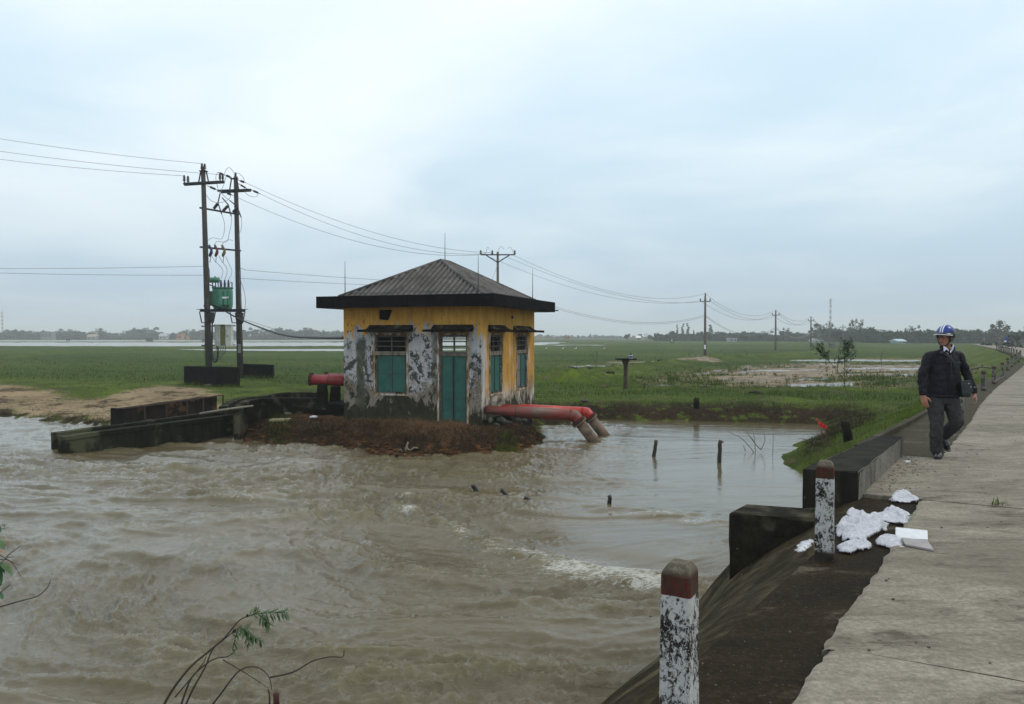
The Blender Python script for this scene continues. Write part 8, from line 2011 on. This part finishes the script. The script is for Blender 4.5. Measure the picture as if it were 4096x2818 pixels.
sapling([[(3530, 1645), (3532, 1560), (3528, 1480), (3526, 1430), (3532, 1405)], [(3527, 1440), (3518, 1440)]], [(3532, 1412, 5, 7), (3528, 1432, 6, 7), (3520, 1440, 4, 4), (3526, 1510, 10, 6), (3527, 1540, 6, 4)], (3530, 1648), 'slender sapling just left of the walking man', .04, 5, .011)
sapling([[(3291, 1640), (3297, 1590), (3306, 1540), (3308, 1480)]], [(3308, 1490, 5, 3)], (3291, 1642), 'thin almost leafless sapling left of the tall leafy one', .03, 6, .009)
for i, (x, y, h_, lb) in enumerate(((2382, 1468, 66, 'bushy weed sapling in the rice field left of the concrete stand'), (2310, 1462, 40, 'faint small weed sapling in the rice near the house'), (2648, 1428, 36, 'small two stemmed shrub in the field right of the concrete stand'), (2760, 1428, 34, 'tiny upright weed left of the tallest field pole'), (2990, 1430, 36, 'small leaning weed right of the tallest field pole'), (2900, 1425, 32, 'thin leaning weed with a pale tip near the tallest field pole'))):
    rr = random.Random(i); st_ = [[(x, y), (x + rr.uniform(-6, 6), y - h_ * .5), (x + rr.uniform(-14, 14), y - h_)], [(x, y - h_ * .2), (x - 12, y - h_ * .6), (x - 24, y - h_ * .85)]]
    sapling(st_, [(x, y - h_ * .6, 9, 5), (x - 18, y - h_ * .75, 7, 4), (x + 4, y - h_ * .9, 5, 4), (x + 2, y - h_ * .3, 7, 4)], (x, y, -1.1), lb, .10, i, .02, 'weed', 4)
# dead branch lying over the grass by the far bollards
mb = MB(); twig(mb, [P(3885, 1478, 27.5), P(3930, 1470, 27.8), P(3975, 1474, 28), P(4008, 1468, 28.5), P(4022, 1458, 28.6)], .03, .012); mb.build('dry_branch', M['drystick'], label='long dry branch lying across the top of the far bollards right of the man', cat='branch')
mb = MB(); twig(mb, [P(3975, 1532, 25.5), P(4000, 1516, 26), P(4016, 1506, 26.5)], .05, .03); mb.build('dead_branch', M['drystick'], label='dark dead branch propped at the foot of the far bollards', cat='branch')
# grass sprout in the road and crumbs of litter
c = G(3986, 2024, .015); mb = MB(); rr = random.Random(2)
for k in range(26): d = Vector((rr.gauss(0, .07), rr.gauss(0, .05), rr.uniform(.02, .09))); leafblade(mb, c + Vector((rr.gauss(0, .02), rr.gauss(0, .015), 0)), c + d, .004, .01, 2)
mb.build('grass_sprout', M['g_lush'], label='tiny tuft of grass sprouting from the road surface near the right edge', cat='grass tuft')
c = G(3628, 1848, .005); mb = MB(); mb.obox(c, (.035, .01, 0), (-.01, .02, 0), (0, 0, .012)); mb.build('paper_scrap', M['white'], label='tiny white paper scrap on the road by the far end of the parapet', cat='litter')
mb = MB(); rr = random.Random(8)
for k in range(260):
    t = rr.random(); p = at_s(S651 + .2 + (S490 - S651) * t * 1.1, shoulder_w(S651) * .9 - abs(rr.gauss(0, .22)) - .1); s = rr.uniform(.002, .008); mb.obox(p + Vector((0, 0, .012)), Vector((s, rr.uniform(-s, s), 0)), Vector((-s * .4, s * .5, rr.uniform(0, .3) * s)), (0, 0, s * .25))
mb.build('dirt_crumbs', M['drystick'], label='scattered dead leaves and dirt crumbs along the foot of the parapet', cat='debris', kind='stuff')
mb = MB(); rr = random.Random(9)
for k in range(420):
    p = at_s(rr.uniform(6, S651 + 14), rr.uniform(-3.2, 1.0)); s = rr.uniform(.002, .007); mb.obox(p + Vector((0, 0, .02 if 0 else .008)), Vector((s, 0, 0)), Vector((0, s, 0)), (0, 0, s * .6))
mb.build('grit', M['stone'], label='loose grit scattered on the road and shoulder', cat='grit', kind='stuff')

# ---------------------------------------------------------------- plants in the near left foreground
NYv = 4.0
root = empty('foreground_shrub', P(720, 2900, NYv), label='wind bent shrub stems with feathery green leaves in the bottom foreground', cat='shrub')
stems = [([(640, 2850), (690, 2760), (760, 2670), (830, 2610), (900, 2550), (960, 2480), (1030, 2455)], .010), ([(730, 2850), (770, 2760), (820, 2670), (850, 2600), (900, 2555), (965, 2505)], .008), ([(715, 2850), (745, 2760), (775, 2700), (850, 2640), (915, 2625), (945, 2595)], .008), ([(700, 2790), (800, 2670), (820, 2640), (828, 2612)], .005),
         ([(825, 2850), (880, 2780), (940, 2700), (980, 2672), (1030, 2670), (1070, 2700), (1085, 2740), (1086, 2760)], .007), ([(892, 2640), (960, 2680), (1040, 2730), (1072, 2752)], .0045)]
for pts, r in stems: mb = MB(); twig(mb, [P(x, y, NYv) for x, y in pts], r * .8, r * .28); mb.build('stem', M['drystick'], parent=root)
def frond(a, b, L, n, droop, seed):
    a, b = P(*a, NYv), P(*b, NYv); rr = random.Random(seed); mb = MB(); d = b - a; mb.tube([a, a.lerp(b, .5), b], .0022, 4); pd = d.cross(Vector((0, 1, 0))).normalized()
    for k in range(n):
        t = (k + .5) / n; c = a.lerp(b, t); 
        for s in (-1, 1):
            v = (pd * s * .75 + d.normalized() * .55 + Vector((0, rr.uniform(-.6, .6), -droop))).normalized() * L * (1 - .35 * abs(t - .45)) * rr.uniform(.8, 1.1); leafblade(mb, c, c + v, L * .13, .0, 3)
    mb.build('frond', M['leafgreen'], parent=root)
for i, q in enumerate((((1030, 2455), (1150, 2450), .055, 13, .6), ((1040, 2462), (1080, 2500), .055, 6, .8), ((985, 2470), (1040, 2445), .045, 7, .3), ((925, 2535), (1000, 2510), .04, 8, .2), ((960, 2510), (1045, 2570), .05, 9, .5), ((950, 2520), (930, 2600), .045, 7, .4), ((975, 2520), (1000, 2585), .045, 7, .5))): frond(*q, i)
mb = MB(); b = P(1108, 2860, NYv); t = P(1104, 2775, NYv); mb.smooth = True; mb.tube([b, t, t + Vector((0, 0, .012))], [.016, .015, .006], 10); mb.build('stake', M['stake'] if 'stake' in M else M['redstake'], label='short dark red stake at the bottom edge beside the bent shrub', cat='stake')
mb = MB(); twig(mb, [P(1075, 2860, NYv), P(1078, 2790, NYv), P(1072, 2756, NYv)], .007, .003); mb.build('stem', M['drystick'], parent=root)
q = [(1152, 2695), (1190, 2680), (1250, 2645), (1320, 2628), (1370, 2628), (1376, 2600)]; mb = MB(); twig(mb, [P(x, y, 4.6) for x, y in [(1080, 2710)] + q], .006, .003); mb.build('drooping_twig', M['drystick'], label='single dark twig reaching over the water right of the feathery shrub', cat='twig')
root = empty('leafy_branch', P(-60, 2300, NYv), label='broad green and brown leaves on twigs poking in at the left edge', cat='branch')
for pts, r in (([(-80, 2320), (0, 2255), (40, 2215), (85, 2182)], .006), ([(-20, 2240), (40, 2245), (85, 2310)][0:3], .003), ([(-60, 2440), (0, 2428), (80, 2405), (150, 2385), (190, 2350), (202, 2322)], .0045), ([(-40, 2400), (0, 2372), (42, 2338)], .004), ([(30, 2230), (66, 2228)], .0025), ([(0, 2222), (50, 2250), (80, 2262)], .0025), ([(-30, 2120), (10, 2116), (38, 2109)], .0025)):
    mb = MB(); twig(mb, [P(x, y, NYv) for x, y in pts], r, r * .4); mb.build('stem', M['palewood'] if r > .0055 else M['drystick'], parent=root)
for i, (x0, y0, x1, y1, w, mat) in enumerate(((-20, 2158, 18, 2200, .020, 'leafgreen'), (0, 2252, 48, 2302, .020, 'leafgreen'), (-8, 2250, 18, 2294, .012, 'leafgreen'), (-14, 2262, 2, 2345, .02, 'leafdark'), (-20, 2100, 4, 2130, .012, 'leafdark'), (-20, 2200, 20, 2220, .012, 'brownleaf'), (-14, 2374, 12, 2398, .015, 'leafdark'), (10, 2100, 18, 2112, .005, 'leafdark'), (-16, 2290, 6, 2340, .016, 'leafgreen'))):
    mb = MB(); leafblade(mb, P(x0, y0, NYv), P(x1, y1, NYv - .03), w, .01, 6); mb.smooth = True; mb.build('leaf', M[mat], parent=root)

# ---------------------------------------------------------------- humid air
mb = MB(); mb.box(-4300, 4300, -60, 3400, WZ - 2.5, 46); hz_ = mb.build('haze', None or bpy.data.materials.new('humid_haze'), label='pale humid air that fades the far fields and trees', cat='haze', kind='stuff')
hm = hz_.data.materials[0]; hm.use_nodes = True; ht = hm.node_tree; ht.nodes.clear(); vo = ht.nodes.new('ShaderNodeVolumePrincipled'); ho = ht.nodes.new('ShaderNodeOutputMaterial'); ht.links.new(vo.outputs[0], ho.inputs['Volume'])
vo.inputs['Color'].default_value = (.965, .985, 1.0, 1); vo.inputs['Density'].default_value = .0006; vo.inputs['Anisotropy'].default_value = .1
